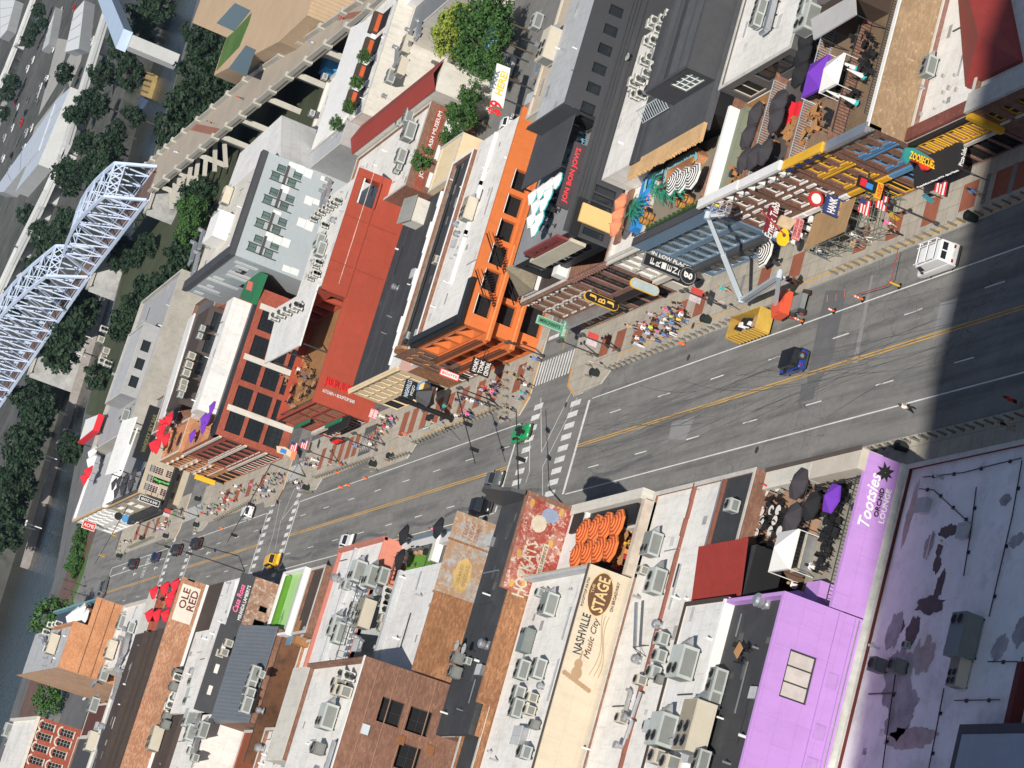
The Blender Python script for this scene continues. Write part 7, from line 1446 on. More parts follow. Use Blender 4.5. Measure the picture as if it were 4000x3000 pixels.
def car(kind,colour,p,label,rz=0.0,z=0.0,roofcol=None,pt=True,group=None,zz=.5):
    q=gz(p,z+zz)if pt else Vector((p[0],p[1],z));o=place(CARS[kind],(q.x,q.y,z),rz,label,group);m=mat('paint_'+colour.replace(' ','_'),PAINT[colour],rough=.22,var=.02,spec=.6)
    for ch in KIDS.get(o.name,()):
        nm=ch.name.split('.')[0]
        if nm in('body','cabin'):ch.material_slots[0].link='OBJECT';ch.material_slots[0].material=m if not(roofcol and nm=='cabin')else mat('paint_'+roofcol,PAINT[roofcol],rough=.4)
    return o
PI=math.pi
vn_=car('van','white',(3655,1015),'white cargo van with ladder rack parked at the far kerb',zz=.9)
mb=MB()
for y_ in(-2.2,-.9,.4):mb.bar((-.95,y_,2.15),(-.95,y_,2.42),.06).bar((.95,y_,2.15),(.95,y_,2.42),.06).bar((-1.0,y_,2.42),(1.0,y_,2.42),.07)
mb.bar((.95,-2.3,2.46),(.95,.7,2.46),.07).bar((.55,-2.3,2.46),(.55,.7,2.46),.06).bar((-.95,-2.3,2.46),(-.95,.7,2.46),.07)
mb.build('ladder_rack',WHTP,vn_,local=True);MB().box(-.25,.25,-2.74,-2.71,.75,.92).build('number_plate',mat('plate',(.6,.6,.58)),vn_,local=True)
jp=car('jeep','blue',c(3,1,205,1470),'dark blue off-roader with black hard top and rear spare wheel on the road',roofcol='black',zz=.8)
sp=MB().cyl((.15,-2.12,1.05),(.15,-2.36,1.05),.38,16).build('spare_wheel',TY,jp,local=True);MB().cyl((.15,-2.35,1.05),(.15,-2.39,1.05),.2,12).build('rim',STEEL,sp,local=True)
for s in(-1,1):
    for y_ in(-1.3,1.3):MB().box(s*.9,s*1.02,y_-.55,y_+.55,.78,.86).build('fender_flare',BLK,jp,local=True)
car('sedan','green',c(2,2,85,430),'bright green car turning in the main crossing',PI+.06);car('sedan','grey',c(1,2,2060,830),'dark grey car waiting at the crossing centre line',PI);car('truck','black',c(1,2,1935,1060),'black pickup at the crossing partly behind the black roof',PI,zz=.8);car('sedan','white',c(1,2,790,1360),'small white car beyond the salmon walled building',PI);car('suv','yellow',c(1,2,165,1530),'yellow sport utility at the third crossing',PI+.08)
car('suv','white',c(0,2,2150,1120),'white sport utility parked before the bracketed front');car('suv','black',c(0,2,1705,1385),'black sport utility nearest in the left line of traffic');car('suv','black',c(0,2,1535,1440),'large black sport utility on the second crossing');car('sedan','dark blue',c(0,2,1345,1500),'dark blue car behind the ONLY lettering');car('suv','black',c(0,2,1160,1560),'black sport utility at the waterfront stop line');car('suv','grey',c(0,3,905,95),'grey car turning beside the grass island',-1.1)
car('sedan','white',c(0,3,755,1010),'white car on the street below the orange brick block',.3);car('sedan','silver',c(0,3,605,860),'silver car far below the orange brick block',.4)
car('sedan','white',c(1,0,2160,1090),'white car parked beside the pedestrian yard wall',.2,0.02);car('sedan','black',c(1,0,2080,1290),'black car parked in the yard',1.5,.02);car('suv','silver',c(1,0,2190,620),'silver car behind the race car board',1.5,.02)
cols=['white','white','white','silver','grey','black','red']
far=[(60,700),(75,640),(95,580),(105,520),(30,690),(45,610),(85,480),(120,600),(70,420),(200,105),(240,40),(330,100),(330,150),(290,30),(362,160),(185,310),(160,340),(150,370),(145,400),(180,330),(60,400),(110,270),(130,235),(50,500),(20,540),(65,560),(100,440),(300,115),(210,190),(125,500),(15,620),(40,660),(110,390),(85,600)]
for i,p in enumerate(far):car('sedan' if i%3 else 'suv',cols[i%7],p,'tiny parked car in the yards across the river',random.choice((.35,1.9))+random.uniform(-.2,.2),-.95,group='cars parked across the river')
# ---------------------------------------------------------------- roof plant, surveyed roof by roof
def many(kind,pl,z,place_,rz=0.0,sc=1.0):
    for p in pl:plant(kind,p,z,place_,rz,sc)
A=lambda*p:[c(2,3,*q)for q in p]
W='on the white roof of the music hall'
many('cond',A((250,150)),14.3,W,0,.8);many('rtug',A((345,260)),14.3,W,0,.8);many('rtud',A((150,570)),14.3,W,0,.62);many('cond2',A((110,820),(250,810)),14.3,W,0,.95);many('cond2',A((70,1040),(60,1150)),14.3,W,0,.9);many('condb',A((190,1060),(170,1170)),14.3,W,0,.8);many('condd',A((210,1290)),14.3,W,0,.8);many('cond',A((125,1530)),14.3,W,0,1.2);many('vent',A((250,950)),14.3,W,0,.7);many('hatch',A((60,1380)),14.3,W,0,1.3)
W='on white roof right of tan wall'
many('rtug',[c(2,2,1240,1400)],11.05,W,0,.8);many('rtu',[c(2,3,1270,60)],11.05,W,0,1.0);many('condb',[c(2,2,1150,1620)],11.05,W,0,.7);many('cond',A((1310,550),(1290,700),(1240,840)),11.05,W,0,1.1);many('vent',A((1260,420),(1080,720)),11.05,W,0,.9);many('condb',A((1130,910),(970,1240)),11.05,W,0,.8);many('condd',A((1290,900),(1190,1300)),11.05,W,0,.7);many('pipe',A((1110,1000),(1040,1240)),11.05,W,1.4,.8);many('cond',[c(2,2,1920,1060)],11.1,'on the black roof patch',0,1.1);many('duct',A((1010,1080)),11.05,W,0,.4)
tw_=thing('lattice_stack','two thin steel flues on a lattice stand by the tan wall','flue',gz(c(2,3,1150,650),11.05));q=gz(c(2,3,1150,650),11.05);e_=gz(c(2,3,1080,230),12.2)
for d_ in(0,.25):MB().cyl((q.x,q.y+d_,12.0),(e_.x,e_.y+d_,12.2),.12,8).build('flue',STEEL,tw_)
mb=MB()
for(dx,dy)in((-.5,-.5),(.5,-.5),(.5,.5),(-.5,.5)):mb.bar((q.x+dx,q.y+dy,11.05),(q.x,q.y,12.2),.05)
mb.build('stand',DKST,tw_)
W='on roof behind red metal roof'
many('rtug',A((1520,770)),13.4,W,0,1.0);many('rtub',A((1640,1330)),13.4,W,0,1.15);many('rtug',A((1340,1350)),13.4,W,0,1.0);many('condb',A((1300,1580),(1400,1630)),13.4,W,0,1.1);many('cond2',A((1660,1610)),13.4,W,0,.9);many('hatch',A((1180,1300),(1510,1560)),13.4,W,0,.8);many('dish',A((1460,1440)),13.4,W,0,1)
W='on the black roof of the purple bar'
many('cond2',A((1800,920),(1770,1030)),13.0,W,0,1.0);many('vent',A((2160,220)),13.0,W,0,1.2);many('hatch',A((2090,1010)),13.0,W,0,.7);dine(c(2,3,1960,640),13.0,'on the black roof of the purple bar','black','tan',3)
B_=lambda*p:[c(3,3,*q)for q in p];W='on the stained white roof'
many('condd',B_((970,780),(1140,790)),6.2,W,0,1.0);many('rtud',B_((1740,540)),6.2,W,0,.85);many('rtub',B_((1680,850)),6.2,W,0,.6);many('hatch',[c(3,2,1340,1050),c(3,2,1690,1270)],6.2,W,0,.9);many('cond',B_((1200,600)),6.2,W,0,.5)
for pl,lab in(((c(3,2,1310,905),c(3,2,1430,915),c(3,2,1760,1220)),'diagonal black conduit across the stained white roof'),((c(3,2,1800,890),c(3,2,1755,1250),c(3,2,1690,1655)),'middle black conduit on the stained white roof'),((c(3,2,2195,660),c(3,2,2110,1140),c(3,2,1990,1659),c(3,3,1910,350)),'right long black conduit on the stained white roof'),((c(3,2,1340,805),c(3,2,1690,765),c(3,2,1980,690),c(3,2,2190,640)),'conduit along the street edge of the stained white roof'),((c(3,3,1520,970),c(3,3,1440,1400),c(3,3,1390,1659)),'long black conduit in front of the big green-grey unit'),((c(3,3,2000,1070),c(3,3,1610,1075)),'short cross conduit below the big unit'),((c(3,3,2150,740),c(3,3,1900,740)),'short conduit right of the big unit'),((c(3,3,1100,850),c(3,3,1050,1200),c(3,3,990,1659)),'thin cable running past the twin dark units'),((c(3,3,2200,700),c(3,3,2070,1290)),'far right conduit at the dark red wall')):
    P_=[gz(p,6.35)for p in pl];r=thing('roof_conduit',lab,'conduit',(P_[0].x,P_[0].y,6.2));mb=MB();[mb.cyl(a_,b_,.045,6)for a_,b_ in zip(P_[:-1],P_[1:])];mb.build('pipe',BLK,r)
    for a_,b_ in zip(P_[:-1],P_[1:]):
        n_=max(1,int((b_-a_).length/2.2))
        for k in range(n_):p=a_.lerp(b_,(k+.5)/n_);MB().box(p.x-.12,p.x+.12,p.y-.12,p.y+.12,6.205,6.34).build('support_block',BLK,r)
W='on the black roof by the red mural'
many('vent',[c(1,3,1970,590)],16.1,W,0,1.0);many('dish',[c(1,3,1800,620),c(1,3,1860,650)],16.1,W,0,1.1);many('condd',[c(1,3,1760,720),c(1,3,1740,840)],16.1,W,0,1.1);many('hatch',[c(1,2,2020,1360),c(1,3,1930,810)],16.1,W,0,.8);many('cond',[c(1,3,1840,740)],16.1,W,0,.7)
W='on the tall brown brick block'
many('mini',[c(1,3,770,860),c(1,3,830,880)],21,W,.3);many('condb',[c(1,3,740,940),c(1,3,740,1000),c(1,3,790,1010)],21,W,0,1.1);many('rtug',[c(1,3,650,1230)],21,W,0,1.0);many('pipe',[c(1,3,680,1420)],21,W,1.55,1.1);many('condd',[c(1,3,560,1500)],21,W,0,1.2);many('vent',[c(1,3,510,1490)],21,W,0,1.0)
W='on the salmon building platform'
B2_=lambda*p:[vb(*q)for q in p]
many('rtug',B2_((520,430),(590,455)),15.5,W,0,.95);many('rtub',B2_((560,640)),15.5,W,.0,.95);many('cond2',B2_((640,450),(500,620)),15.5,W,0,1.0);many('cond',B2_((455,495),(500,645),(505,600)),15.5,W,0,1.0);many('condb',B2_((645,660),(640,705),(650,585)),15.5,W,0,.9);many('rtu',B2_((430,735),(410,700)),15.5,W,0,1.1);many('duct',B2_((510,520),(490,690),(520,760)),15.5,W,1.3,.6);many('vent',B2_((398,455),(620,520)),15.5,W,0,1.1);many('hatch',B2_((500,790)),15.5,W,0,1.1);many('mini',B2_((660,620),(672,560),(675,530),(665,590)),15.5,W,.2)
W='on low roof by green terrace'
many('condd',[vb(255,500),vb(240,545)],10.8,W,0,1.2);many('cond',[vb(265,730),vb(315,735)],11.1,W,0,1.2);many('dish',[vb(275,735)],11.1,W,0,1.6);many('mini',[vb(290,520),vb(300,470)],10.8,W)
shd=thing('timber_shed','small rooftop shed with slatted timber side and blue-grey roof','shed',gz(vb(225,735),11.1));q=gz(vb(225,735),12.0);MB().box(q.x-1.5,q.x+1.5,q.y-1.6,q.y+1.6,11.1,13.0).build('wall',WOOD,shd);MB().box(q.x-1.7,q.x+1.7,q.y-.2,q.y+2.0,13.0,13.15).build('roof',BLUG,shd)
D_=lambda*p:[vd(*q)for q in p];W='on the grey hall and its rear roofs'
many('cond2',D_((675,545),(655,605),(640,680),(650,640)),14.6,W,0,1.1);many('cond',D_((700,545),(665,560)),14.6,W,0,1.0);many('duct',D_((560,680)),13,W,0,.9);many('rtu',D_((820,800)),12.2,W,0,1.0);many('mini',D_((775,820),(790,815)),12.2,W,.2);many('vent',D_((690,865),(905,650)),12.2,W,0,1.2);many('dish',D_((905,650)),13,W,0,1.2)
tn=thing('teal_dumpster','teal metal tank box on the roof near the bottom edge','tank',gz(vd(870,870),12.2));q=gz(vd(870,870),13.0);MB().box(q.x-2.4,q.x+2.4,q.y-1.4,q.y+1.4,12.2,14.2).build('body',mat('teal_paint',(.01,.27,.25),rough=.5,var=.05),tn);MB().box(q.x-2.5,q.x+2.5,q.y-1.5,q.y+1.5,14.2,14.3).build('lid',mat('teal_paint',(.01,.27,.25)),tn)
W='behind the dark siding bar'
many('rtud',D_((410,490)),15.0,W,0,.75);many('rtug',D_((420,565),(400,650),(395,740)),15.0,W,0,.95);many('duct',D_((420,760),(420,840)),15.0,W,.4,.75);many('rtu',D_((395,800),(450,790)),15.0,W,0,1.0);many('condb',D_((560,410),(540,450),(520,455)),15.6,W,0,.95);many('pipe',D_((455,430)),15.0,W,1.5,1.2);many('cond',D_((410,910),(395,880)),15.0,W,0,1.1);many('vent',D_((690,700)),13,W,0,1)
W='along the foot of the long brick wall'
many('condd',D_((320,600),(290,730),(285,765),(335,540)),15.7,W,0,1.2);many('mini',D_((320,650),(310,680),(300,690),(340,560)),15.7,W);many('cond',D_((325,640),(300,660)),15.7,W,0,1.0);many('rtub',D_((245,830)),15.7,W,.1,1.0)
E_=lambda*p:[ve(*q)for q in p];W='behind the orange brick block'
many('rtub',E_((495,440),(410,840)),16.2,W,.1,0.9);many('duct',E_((560,400),(540,440),(520,580),(430,530)),16.2,W,.5,1);many('cond2',E_((445,470),(580,340)),16.2,W,0,0.94);many('rtug',E_((465,545),(420,680),(545,320)),15.4,W,0,0.94);many('vent',E_((415,465),(450,770)),15.6,W,0,1.22);many('hatch',E_((425,770)),15.4,W,0,1.08)
W='on the orange brick block roof'
many('mini',E_((230,330),(250,330),(210,360),(265,325)),22.6,W,0,0.94);many('rtub',E_((240,415)),22.6,W,.05,1);many('duct',E_((200,400)),22.6,W,1.2,0.9)
W='on the arched window warehouse'
many('rtug',E_((60,830),(45,790)),8.0,W,0,1.15);many('cond',E_((50,900)),8.0,W,0,0.94)
# far row
N_=lambda*p:[vn(*q)for q in p];W='on roof behind palm terrace'
many('mini',N_((515,350),(540,335),(570,310),(600,290),(560,260),(585,245),(615,235),(640,265),(655,250),(520,400),(545,395),(620,350),(640,340),(575,180),(600,175),(640,90),(665,70),(690,50),(715,25),(590,110),(605,95),(620,130)),12.05,W,.1,0.97);many('cond',N_((575,375)),12.05,W,0,1.01);many('dish',N_((500,245)),12.1,W)
W='on the beige service block'
many('rtub',N_((175,200)),17.1,W,0,1.15);many('rtug',N_((145,335)),12.0,W,0,1.01);many('duct',N_((190,300),(120,250)),12.0,W,.2,0.94);many('hatch',N_((75,410)),12.0,W,0,1.15);many('rtu',N_((110,95)),12.0,W,0,0.94)
W='on the pale rear roof above the terraces'
many('cond2',N_((1035,35),(1020,85),(1220,40)),11.7,W,0,0.86);many('duct',N_((1075,60)),11.7,W,.05,0.8);many('rtug',N_((1240,90)),11.0,W,0,1)
many('rtu',[c(3,0,1410,590)],5.75,'by the red hip skylight',0,.8);many('pipe',[c(3,0,1350,660)],5.75,'by the red hip skylight',2,.5)
for i,p in enumerate(((1300,735),(1515,655),(1615,650),(1565,760),(1515,800),(1630,775),(1245,870),(1525,880),(1205,985),(1270,945),(1320,985),(1440,940),(1280,1050),(1240,1070))):
    q=gz(c(3,0,*p),5.75);s_=random.uniform(.12,.3);tag(MB().extr([(q.x-s_,q.y-s_*.6,5.66),(q.x+s_*.4,q.y-s_,5.66),(q.x+s_,q.y+s_*.5,5.66),(q.x-s_*.3,q.y+s_,5.66)],(0,0,.22)).build('roof_debris',STONEG),'loose grey block lying on the white roof by the red skylight','debris','loose blocks on the white roof')
K_=lambda*p:[vk(*q)for q in p];W='on the orange saloon roof'
many('rtub',K_((785,25)),9.8,W,0,0.9);many('vent',K_((720,80),(725,120)),9.8,W,0,0.9);many('condb',K_((655,235)),9.2,W,0,1);many('hatch',K_((710,160),(560,530)),9.8,W,0,0.8);many('cond',K_((530,545)),9.2,W,0,1)
W='on the long black roof'
many('vent',K_((470,340)),7.55,W,0,1.01);many('hatch',K_((545,285)),7.55,W,0,1.08)
rs=thing('grey_roof_cabin','grey shingled cabin on the long black roof beside red wall','cabin',gz(vk(545,40),7.5));q=gz(vk(545,30),9.0);MB().box(q.x-1.8,q.x+1.8,q.y-1.7,q.y+1.7,7.5,9.6).build('wall',STONE,rs);MB().extr([(q.x-2,q.y-1.9,9.6),(q.x+2,q.y-1.9,9.6),(q.x+2,q.y+1.9,10.3),(q.x-2,q.y+1.9,10.3)],(0,0,.12)).build('roof',mat('grey_shingle',(.25,.25,.23),var=.2,scale=3),rs)
H_=lambda*p:[vh(*q)for q in p];W='on the red bar rear roof'
many('mini',H_((930,330),(950,310),(970,295),(990,280),(1010,270),(1030,255),(1050,240),(915,620),(930,605),(945,600),(940,560),(955,545),(985,360)),12.3,W,.4,1.01);many('duct',H_((1000,180),(990,215),(970,235)),12.3,W,.4,0.86);many('rtug',H_((965,480),(960,440)),12.3,W,0,0.86);many('mini',H_((740,815),(770,800),(800,785),(830,770),(855,760)),13.3,'on the red bar canopy',.4,1.3);many('vent',H_((1020,330)),12.3,W,0,1.08)
W='on the hotel roof'
many('rtub',H_((500,215)),18.8,W,0,0.94);many('cond',H_((440,310),(465,370),(385,435)),18.8,W,0,1.15);many('duct',H_((370,430),(345,540),(330,490)),17.2,W,.4,1);many('vent',H_((445,300),(400,460)),18.8,W,0,1.15);many('mini',H_((480,640),(500,625),(520,610),(545,595),(565,580)),13.5,'beside the green turf deck',.3,1.4)
M_=lambda*p:[vm(*q)for q in p];W='above the factory windows'
many('condb',M_((505,195),(495,230),(485,262),(475,300),(470,320)),15.8,W,0,1.22);many('vent',M_((450,375),(525,140)),14.4,W,0,1.15);many('cond',M_((535,115),(545,85),(460,345)),15.8,W,0,1.08)
W='on the grey decks by the river'
many('condb',M_((160,195),(170,175),(150,130)),11.0,W,0,1.44);many('mini',M_((165,90),(180,225),(160,215)),11.0,W,.3,1.44);many('rtug',M_((245,430)),11.0,W,.1,1.01);many('duct',M_((200,300)),11.0,W,.3,1)
A_=lambda*p:[c(1,0,*q)for q in p];W='on the museum and yard roofs'
many('rtug',A_((1345,1150),(1030,690)),8.0,W,0,1.08);many('cond2',A_((1335,1010),(1270,1360),(1180,670)),8.0,W,0,1.22);many('cond',A_((1240,1070),(1190,1020),(1240,1450),(1220,1480)),8.0,W,0,0.94);many('rtub',A_((1280,590),(1320,400)),11.0,W,0,0.86);many('duct',A_((1420,250),(1230,480),(1340,330)),11.0,W,.6,0.86);many('cond',A_((490,985),(600,670),(560,1150)),9.5,W,0,1.15);many('mini',A_((460,1180),(440,1210),(480,1150),(350,1240)),9.5,W,.5,1.15);many('vent',A_((1110,830)),11,W,0,0.86);many('dish',A_((1450,1430)),8.3,W,0,1.08)
bl=thing('blue_dumpster','bright blue skip beside the footbridge stairs','skip',gz(c(1,0,590,525),3));q=gz(c(1,0,590,525),3.5);MB().box(q.x-2.0,q.x+2.0,q.y-2.4,q.y+2.4,0,3.2).box(q.x-2.1,q.x+2.1,q.y-2.5,q.y+2.5,3.2,3.4).build('body',mat('skip_blue',(.06,.30,.62),var=.1),bl)
# ---------------------------------------------------------------- terraces
W='on the music hall terrace'
for p in((385,290),(435,275),(478,265),(525,255),(360,380),(405,372),(450,362),(498,355)):umbrella('stripe',va(*p),10.6,W)
for i,p in enumerate(((545,300),(560,330),(545,380),(565,365),(530,400),(555,410),(575,310),(470,330))):dine(va(*p),10.62,W,('orange','red','yellow','orange')[i%4],'tan',3)
for i in range(7):o=place(CH['red'],(45.6-.7*i,185.3,10.62),1.2,'red chair stacked along the music hall terrace edge','red chairs along the terrace edge')
W='on the purple bar terrace'
umbrella('purple',c(3,2,515,975),8.6,W);umbrella('black',c(3,2,340,1040),8.6,W);umbrella('grey',c(3,2,230,850),8.6,W);umbrella('grey',c(3,2,175,1150),8.6,W)
for p in((480,840),(640,830),(560,900),(400,1070),(560,1160),(520,1300),(480,1400),(430,880),(300,880),(540,1240),(450,1530),(500,1180),(640,940)):dine(c(3,2,*p),8.61,W,'black','black',4)
W='on the brown tiled terrace'
for p in((2110,930),(2200,930),(2160,1100),(2110,1290),(2160,1180),(2170,1450)):dine(c(2,2,*p),9.22,W,'black','white',4)
for p in((30,1090),(90,1090),(20,1270),(100,1270),(90,890),(60,1180)):dine(c(3,2,*p),9.22,W,'black','white',4)
for i,p in enumerate((c(2,2,1970,1150),c(2,2,2100,1510),c(3,2,50,905))):q=gz(p,9.8);r=thing('folded_umbrella',('folded red umbrella lying by the black roof','folded red umbrella near the red roof','folded red umbrella at the terrace front')[i],'umbrella',(q.x,q.y,9.2));MB().cyl((q.x,q.y,9.3),(q.x,q.y,10.9),.16,8,.04).build('canopy',FRED,r);MB().cyl((q.x,q.y,9.2),(q.x,q.y,11.2),.03,6).build('pole',DKST,r)
def tent(p,z,m,label,w=3.0,zt=3.0,txt=None):
    q=gz(p,z+2.4);r=thing('canopy_tent',label,'tent',(q.x,q.y,z));h=w/2;ap=(q.x,q.y,z+zt);cs=[(q.x-h,q.y-h),(q.x+h,q.y-h),(q.x+h,q.y+h),(q.x-h,q.y+h)];mb=MB()
    for k in range(4):a_,b_=cs[k],cs[(k+1)%4];mb.quad((*a_,z+2.2),(*b_,z+2.2),ap);mb.quad((*a_,z+1.95),(*b_,z+1.95),(*b_,z+2.2),(*a_,z+2.2))
    mb.build('roof',m,r)
    for a_ in cs:MB().cyl((*a_,z),(*a_,z+2.2),.035,6).build('leg',WHTP,r)
    return r,q
tent(c(3,2,110,1430),8.9,FW,'white pop-up tent on the purple bar terrace',3.2)
gb=thing('bar_cart','steel bar cart with pale sticker covered top beside the white tent','cart',gz(c(3,2,300,1470),8.7));q=gz(c(3,2,300,1470),9.2);MB().box(q.x-1.5,q.x+1.5,q.y-.6,q.y+.6,8.62,9.5).build('cabinet',STEEL,gb);MB().box(q.x-1.55,q.x+1.55,q.y-.65,q.y+.65,9.5,9.56).build('counter',mat('sticker_top',(.5,.46,.36),var=.5,scale=5),gb)
W='on the turf terrace'
umbrella('black',vb(720,235),13.0,W);umbrella('black',vb(700,355),13.0,W);umbrella('black',vb(890,200),13.0,W)
for k in range(3):q=gz(vb(790+25*k,320),13.3);r=thing('lounge_seat',('tan lounge seat on the turf, left one','tan lounge seat on the turf, middle one','dark lounge seat on the turf')[k],'seat',(q.x,q.y,13.03));MB().box(q.x-.4,q.x+.4,q.y-.35,q.y+.35,13.03,13.45).build('cushion',[mat('cushion_tan',(.40,.24,.16)),mat('cushion_tan',(.40,.24,.16)),BLK][k],r);MB().box(q.x+.3,q.x+.42,q.y-.35,q.y+.35,13.46,13.85).build('backrest',BLK,r)
for p in((770,265),(780,250),(765,285),(795,262)):person(vb(*p),13.03,random.choice(('black','tan','white')),'black',W,'stand')
person(vb(915,225),13.03,'pink','black',W,'sit')
dk=thing('steel_bar_counter','white bar counter along the turf terrace edge','counter',gz(vb(905,290),13.1));q=gz(vb(905,290),13.5);MB().box(q.x-1.9,q.x+1.9,q.y-.3,q.y+.3,13.03,14.0).build('front',WHTP,dk);MB().box(q.x-2,q.x+2,q.y-.35,q.y+.35,14.0,14.06).build('top',STONE,dk)
W='on the long brick bar terrace'
for p in((660,178),(708,160),(752,147),(735,195),(728,215),(640,278),(672,278),(710,278)):umbrella('red',ve(*p),17.8,W)
for p in((700,215),(730,205),(690,245),(755,175),(700,190),(720,240),(680,230)):dine(ve(*p),17.82,W,random.choice(('black','tan')),random.choice(('white','tan')),3)
W='on orange brick terrace'
for p in((295,292),(318,275),(345,262),(332,300),(358,285),(310,300)):umbrella('white',ve(*p),20.0,W)
for p in((370,260),(385,275),(390,295),(380,310)):dine(ve(*p),20.02,W,'orange','tan',3)
for p in((375,300),(395,265),(380,325)):person(ve(*p),20.02,random.choice(('blue','red','white')),'navy',W)
W='on the roof terrace by the red slatted letters sign' if False else 'on the charcoal bar terrace'
for p in((75,810),(112,785),(145,762),(178,742),(88,850),(122,837),(70,905),(103,902),(85,940),(140,800)):umbrella('teal',vn(*p),13.2,W)
for p in((150,830),(170,800),(190,780),(130,890),(200,760),(215,740),(160,860)):dine(vn(*p),13.22,W,'black','black',3)
for p in((265,570),(270,600),(230,650),(290,520),(280,545),(250,640),(295,500)):dine(vn(*p),13.22,W,random.choice(('blue','black')),'tan',3)
W='on the palm terrace'
for p in((655,745),(692,738),(735,722)):umbrella('bw',vn(*p),8.7,W)
umbrella('bw',(2975,985),.15,'on the sidewalk by the glass fronted bar')
for p in((435,835),(425,885),(415,930)):umbrella('coral',vn(*p),9.0,'on the small roof ledge by the blue mural',1.1)
BARW=mat('barrel_oak',(.42,.20,.05),rough=.6,var=.2)
r=proto('oak_barrel');MB().lathe([(.26,0),(.33,.3),(.35,.45),(.33,.6),(.26,.9)],14).build('staves',BARW,r)
for z_ in(.15,.45,.72):MB().lathe([(.345,z_),(.348,z_+.06)],14).build('hoop',DKST,r)
r['category']='barrel';BRL=r
for i,p in enumerate(((770,672),(738,830),(705,848),(575,896),(555,916))):q=gz(vn(*p),9.1);o=place(BRL,(q.x,q.y,8.7),0,None,'barrels on the palm terrace',1.25);later(o,'oak barrel',W,-q.y,'from river')
def palm(p,z,label):
    q=gz(p,z+1.8);r=thing('potted_palm',label,'palm',(q.x,q.y,z));MB().lathe([(.3,0),(.38,.6)],10,(q.x,q.y,z)).build('pot',BLK,r);MB().cyl((q.x,q.y,z+.5),(q.x,q.y,z+2.0),.08,6,.05).build('trunk',BARW,r);mb=MB();rnd=random.Random(hash(label)%999)
    for k in range(13):
        t=2*math.pi*k/13+rnd.uniform(-.2,.2);el=rnd.uniform(-.1,.7);base=Vector((q.x,q.y,z+2.0));d=Vector((math.cos(t)*math.cos(el),math.sin(t)*math.cos(el),math.sin(el)));prev=base
        for s in range(6):
            nx_=prev+d*.24;d=(d+Vector((0,0,-.24))).normalized();sd=d.cross(Vector((0,0,1))).normalized()
            for sg_ in(-1,1):tip=nx_+sd*sg_*(.30-.025*s)+d*.12-Vector((0,0,.06));mb.quad(tuple(prev),tuple(nx_),tuple(tip))
            prev=nx_
    mb.build('fronds',mat('palm_frond',(.02,.20,.12),rough=.6,var=.3),r)
for i,p in enumerate(((605,790),(640,800),(690,790),(515,850),(500,880),(590,765))):palm(vn(*p),8.7,('potted palm left of the ringed umbrellas','potted palm below the ringed umbrellas','potted palm right of the ringed umbrellas','potted palm beside the blue mural','potted palm at the terrace front corner','potted palm behind the ringed umbrellas')[i])
wb=thing('u_shaped_bar','timber bar with pale blue inner counter on the palm terrace','bar',gz(vn(700,660),8.7));P_=[gz(vn(*p),9.7)for p in((630,750),(640,690),(760,625),(765,650))];
for a_,b_ in zip(P_[:-1],P_[1:]):MB().bar((a_.x,a_.y,9.2),(b_.x,b_.y,9.2),.9,1.0).build('front',BRNO,wb);MB().bar((a_.x-.2,a_.y,9.72),(b_.x-.2,b_.y,9.72),.45,.06).build('counter',mat('counter_cyan',(.25,.55,.62),rough=.3),wb)
P_=[gz(vn(*p),9.7)for p in((548,785),(560,725),(625,700))];wb2=thing('grey_bar_counter','grey bar with pale blue counter at the left of the palm terrace','bar',P_[0]-Vector((0,0,1)))
for a_,b_ in zip(P_[:-1],P_[1:]):MB().bar((a_.x,a_.y,9.2),(b_.x,b_.y,9.2),1.0,1.0).build('front',CHARP,wb2);MB().bar((a_.x-.2,a_.y,9.72),(b_.x-.2,b_.y,9.72),.45,.06).build('counter',mat('counter_cyan',(.25,.55,.62)),wb2)
W='above the music store'
for p in((990,467),(960,556),(1092,420),(1076,490),(945,657),(985,642),(1030,622)):umbrella('grey',vn(*p),8.6,W)
for p in((905,715),(1050,440),(1100,455),(1040,540),(1065,570),(1010,600),(1060,500),(1110,480)):dine(vn(*p),8.62,W,'tan','black',3)
W='on top right roof terrace'
for p in((290,340),(270,465),(240,625)):umbrella('black',c(3,0,*p),8.6,W,1.15)
for p in((50,880),(40,1010),(380,420),(350,480),(400,440)):umbrella('grey',c(3,0,*p),8.6,W)if p[0]<100 else dine(c(3,0,*p),8.62,W,'tan','tan',3)
for p in((220,1080),(170,1110),(330,1010),(400,1080),(280,1180),(300,1160),(400,950),(190,1170)):dine(c(3,0,*p),8.62,W,'tan','tan',3)
for p in((680,680),(650,740),(790,590),(840,540),(880,440),(740,340),(830,380),(720,820),(560,1000),(540,1060),(800,330),(690,860),(850,620),(600,690),(500,1010),(640,870)):dine(c(3,0,*p),8.62,W,'black','black',3)
r_,q=tent(c(3,0,390,650),8.6,FPU,'purple pop-up tent with white lettering on the top right terrace',3.4);letters('KENTUCKY COLD SNACKS',WHTP,r_,(q.x-.9,q.y-1.72,10.72),(1,0,0),UP,2.6,.22)
r_,q=tent(c(3,0,530,620),8.6,FW,'white pop-up tent touching the purple tent',3.0)
for i,p in enumerate(((720,575),(790,645),(545,720),(610,830),(720,870))):q=gz(c(3,0,*p),9.6);r=thing('closed_umbrella','closed white and teal umbrella standing on the top right terrace','umbrella',(q.x,q.y,8.6),0,'closed umbrellas on the top right terrace');MB().cyl((q.x,q.y,9.3),(q.x,q.y,10.9),.24,8,.05).build('canopy',FW,r);MB().cyl((q.x,q.y,9.0),(q.x,q.y,9.3),.3,8,.24).build('hem',FTE,r);MB().cyl((q.x,q.y,8.6),(q.x,q.y,11.1),.03,6).build('pole',DKST,r)
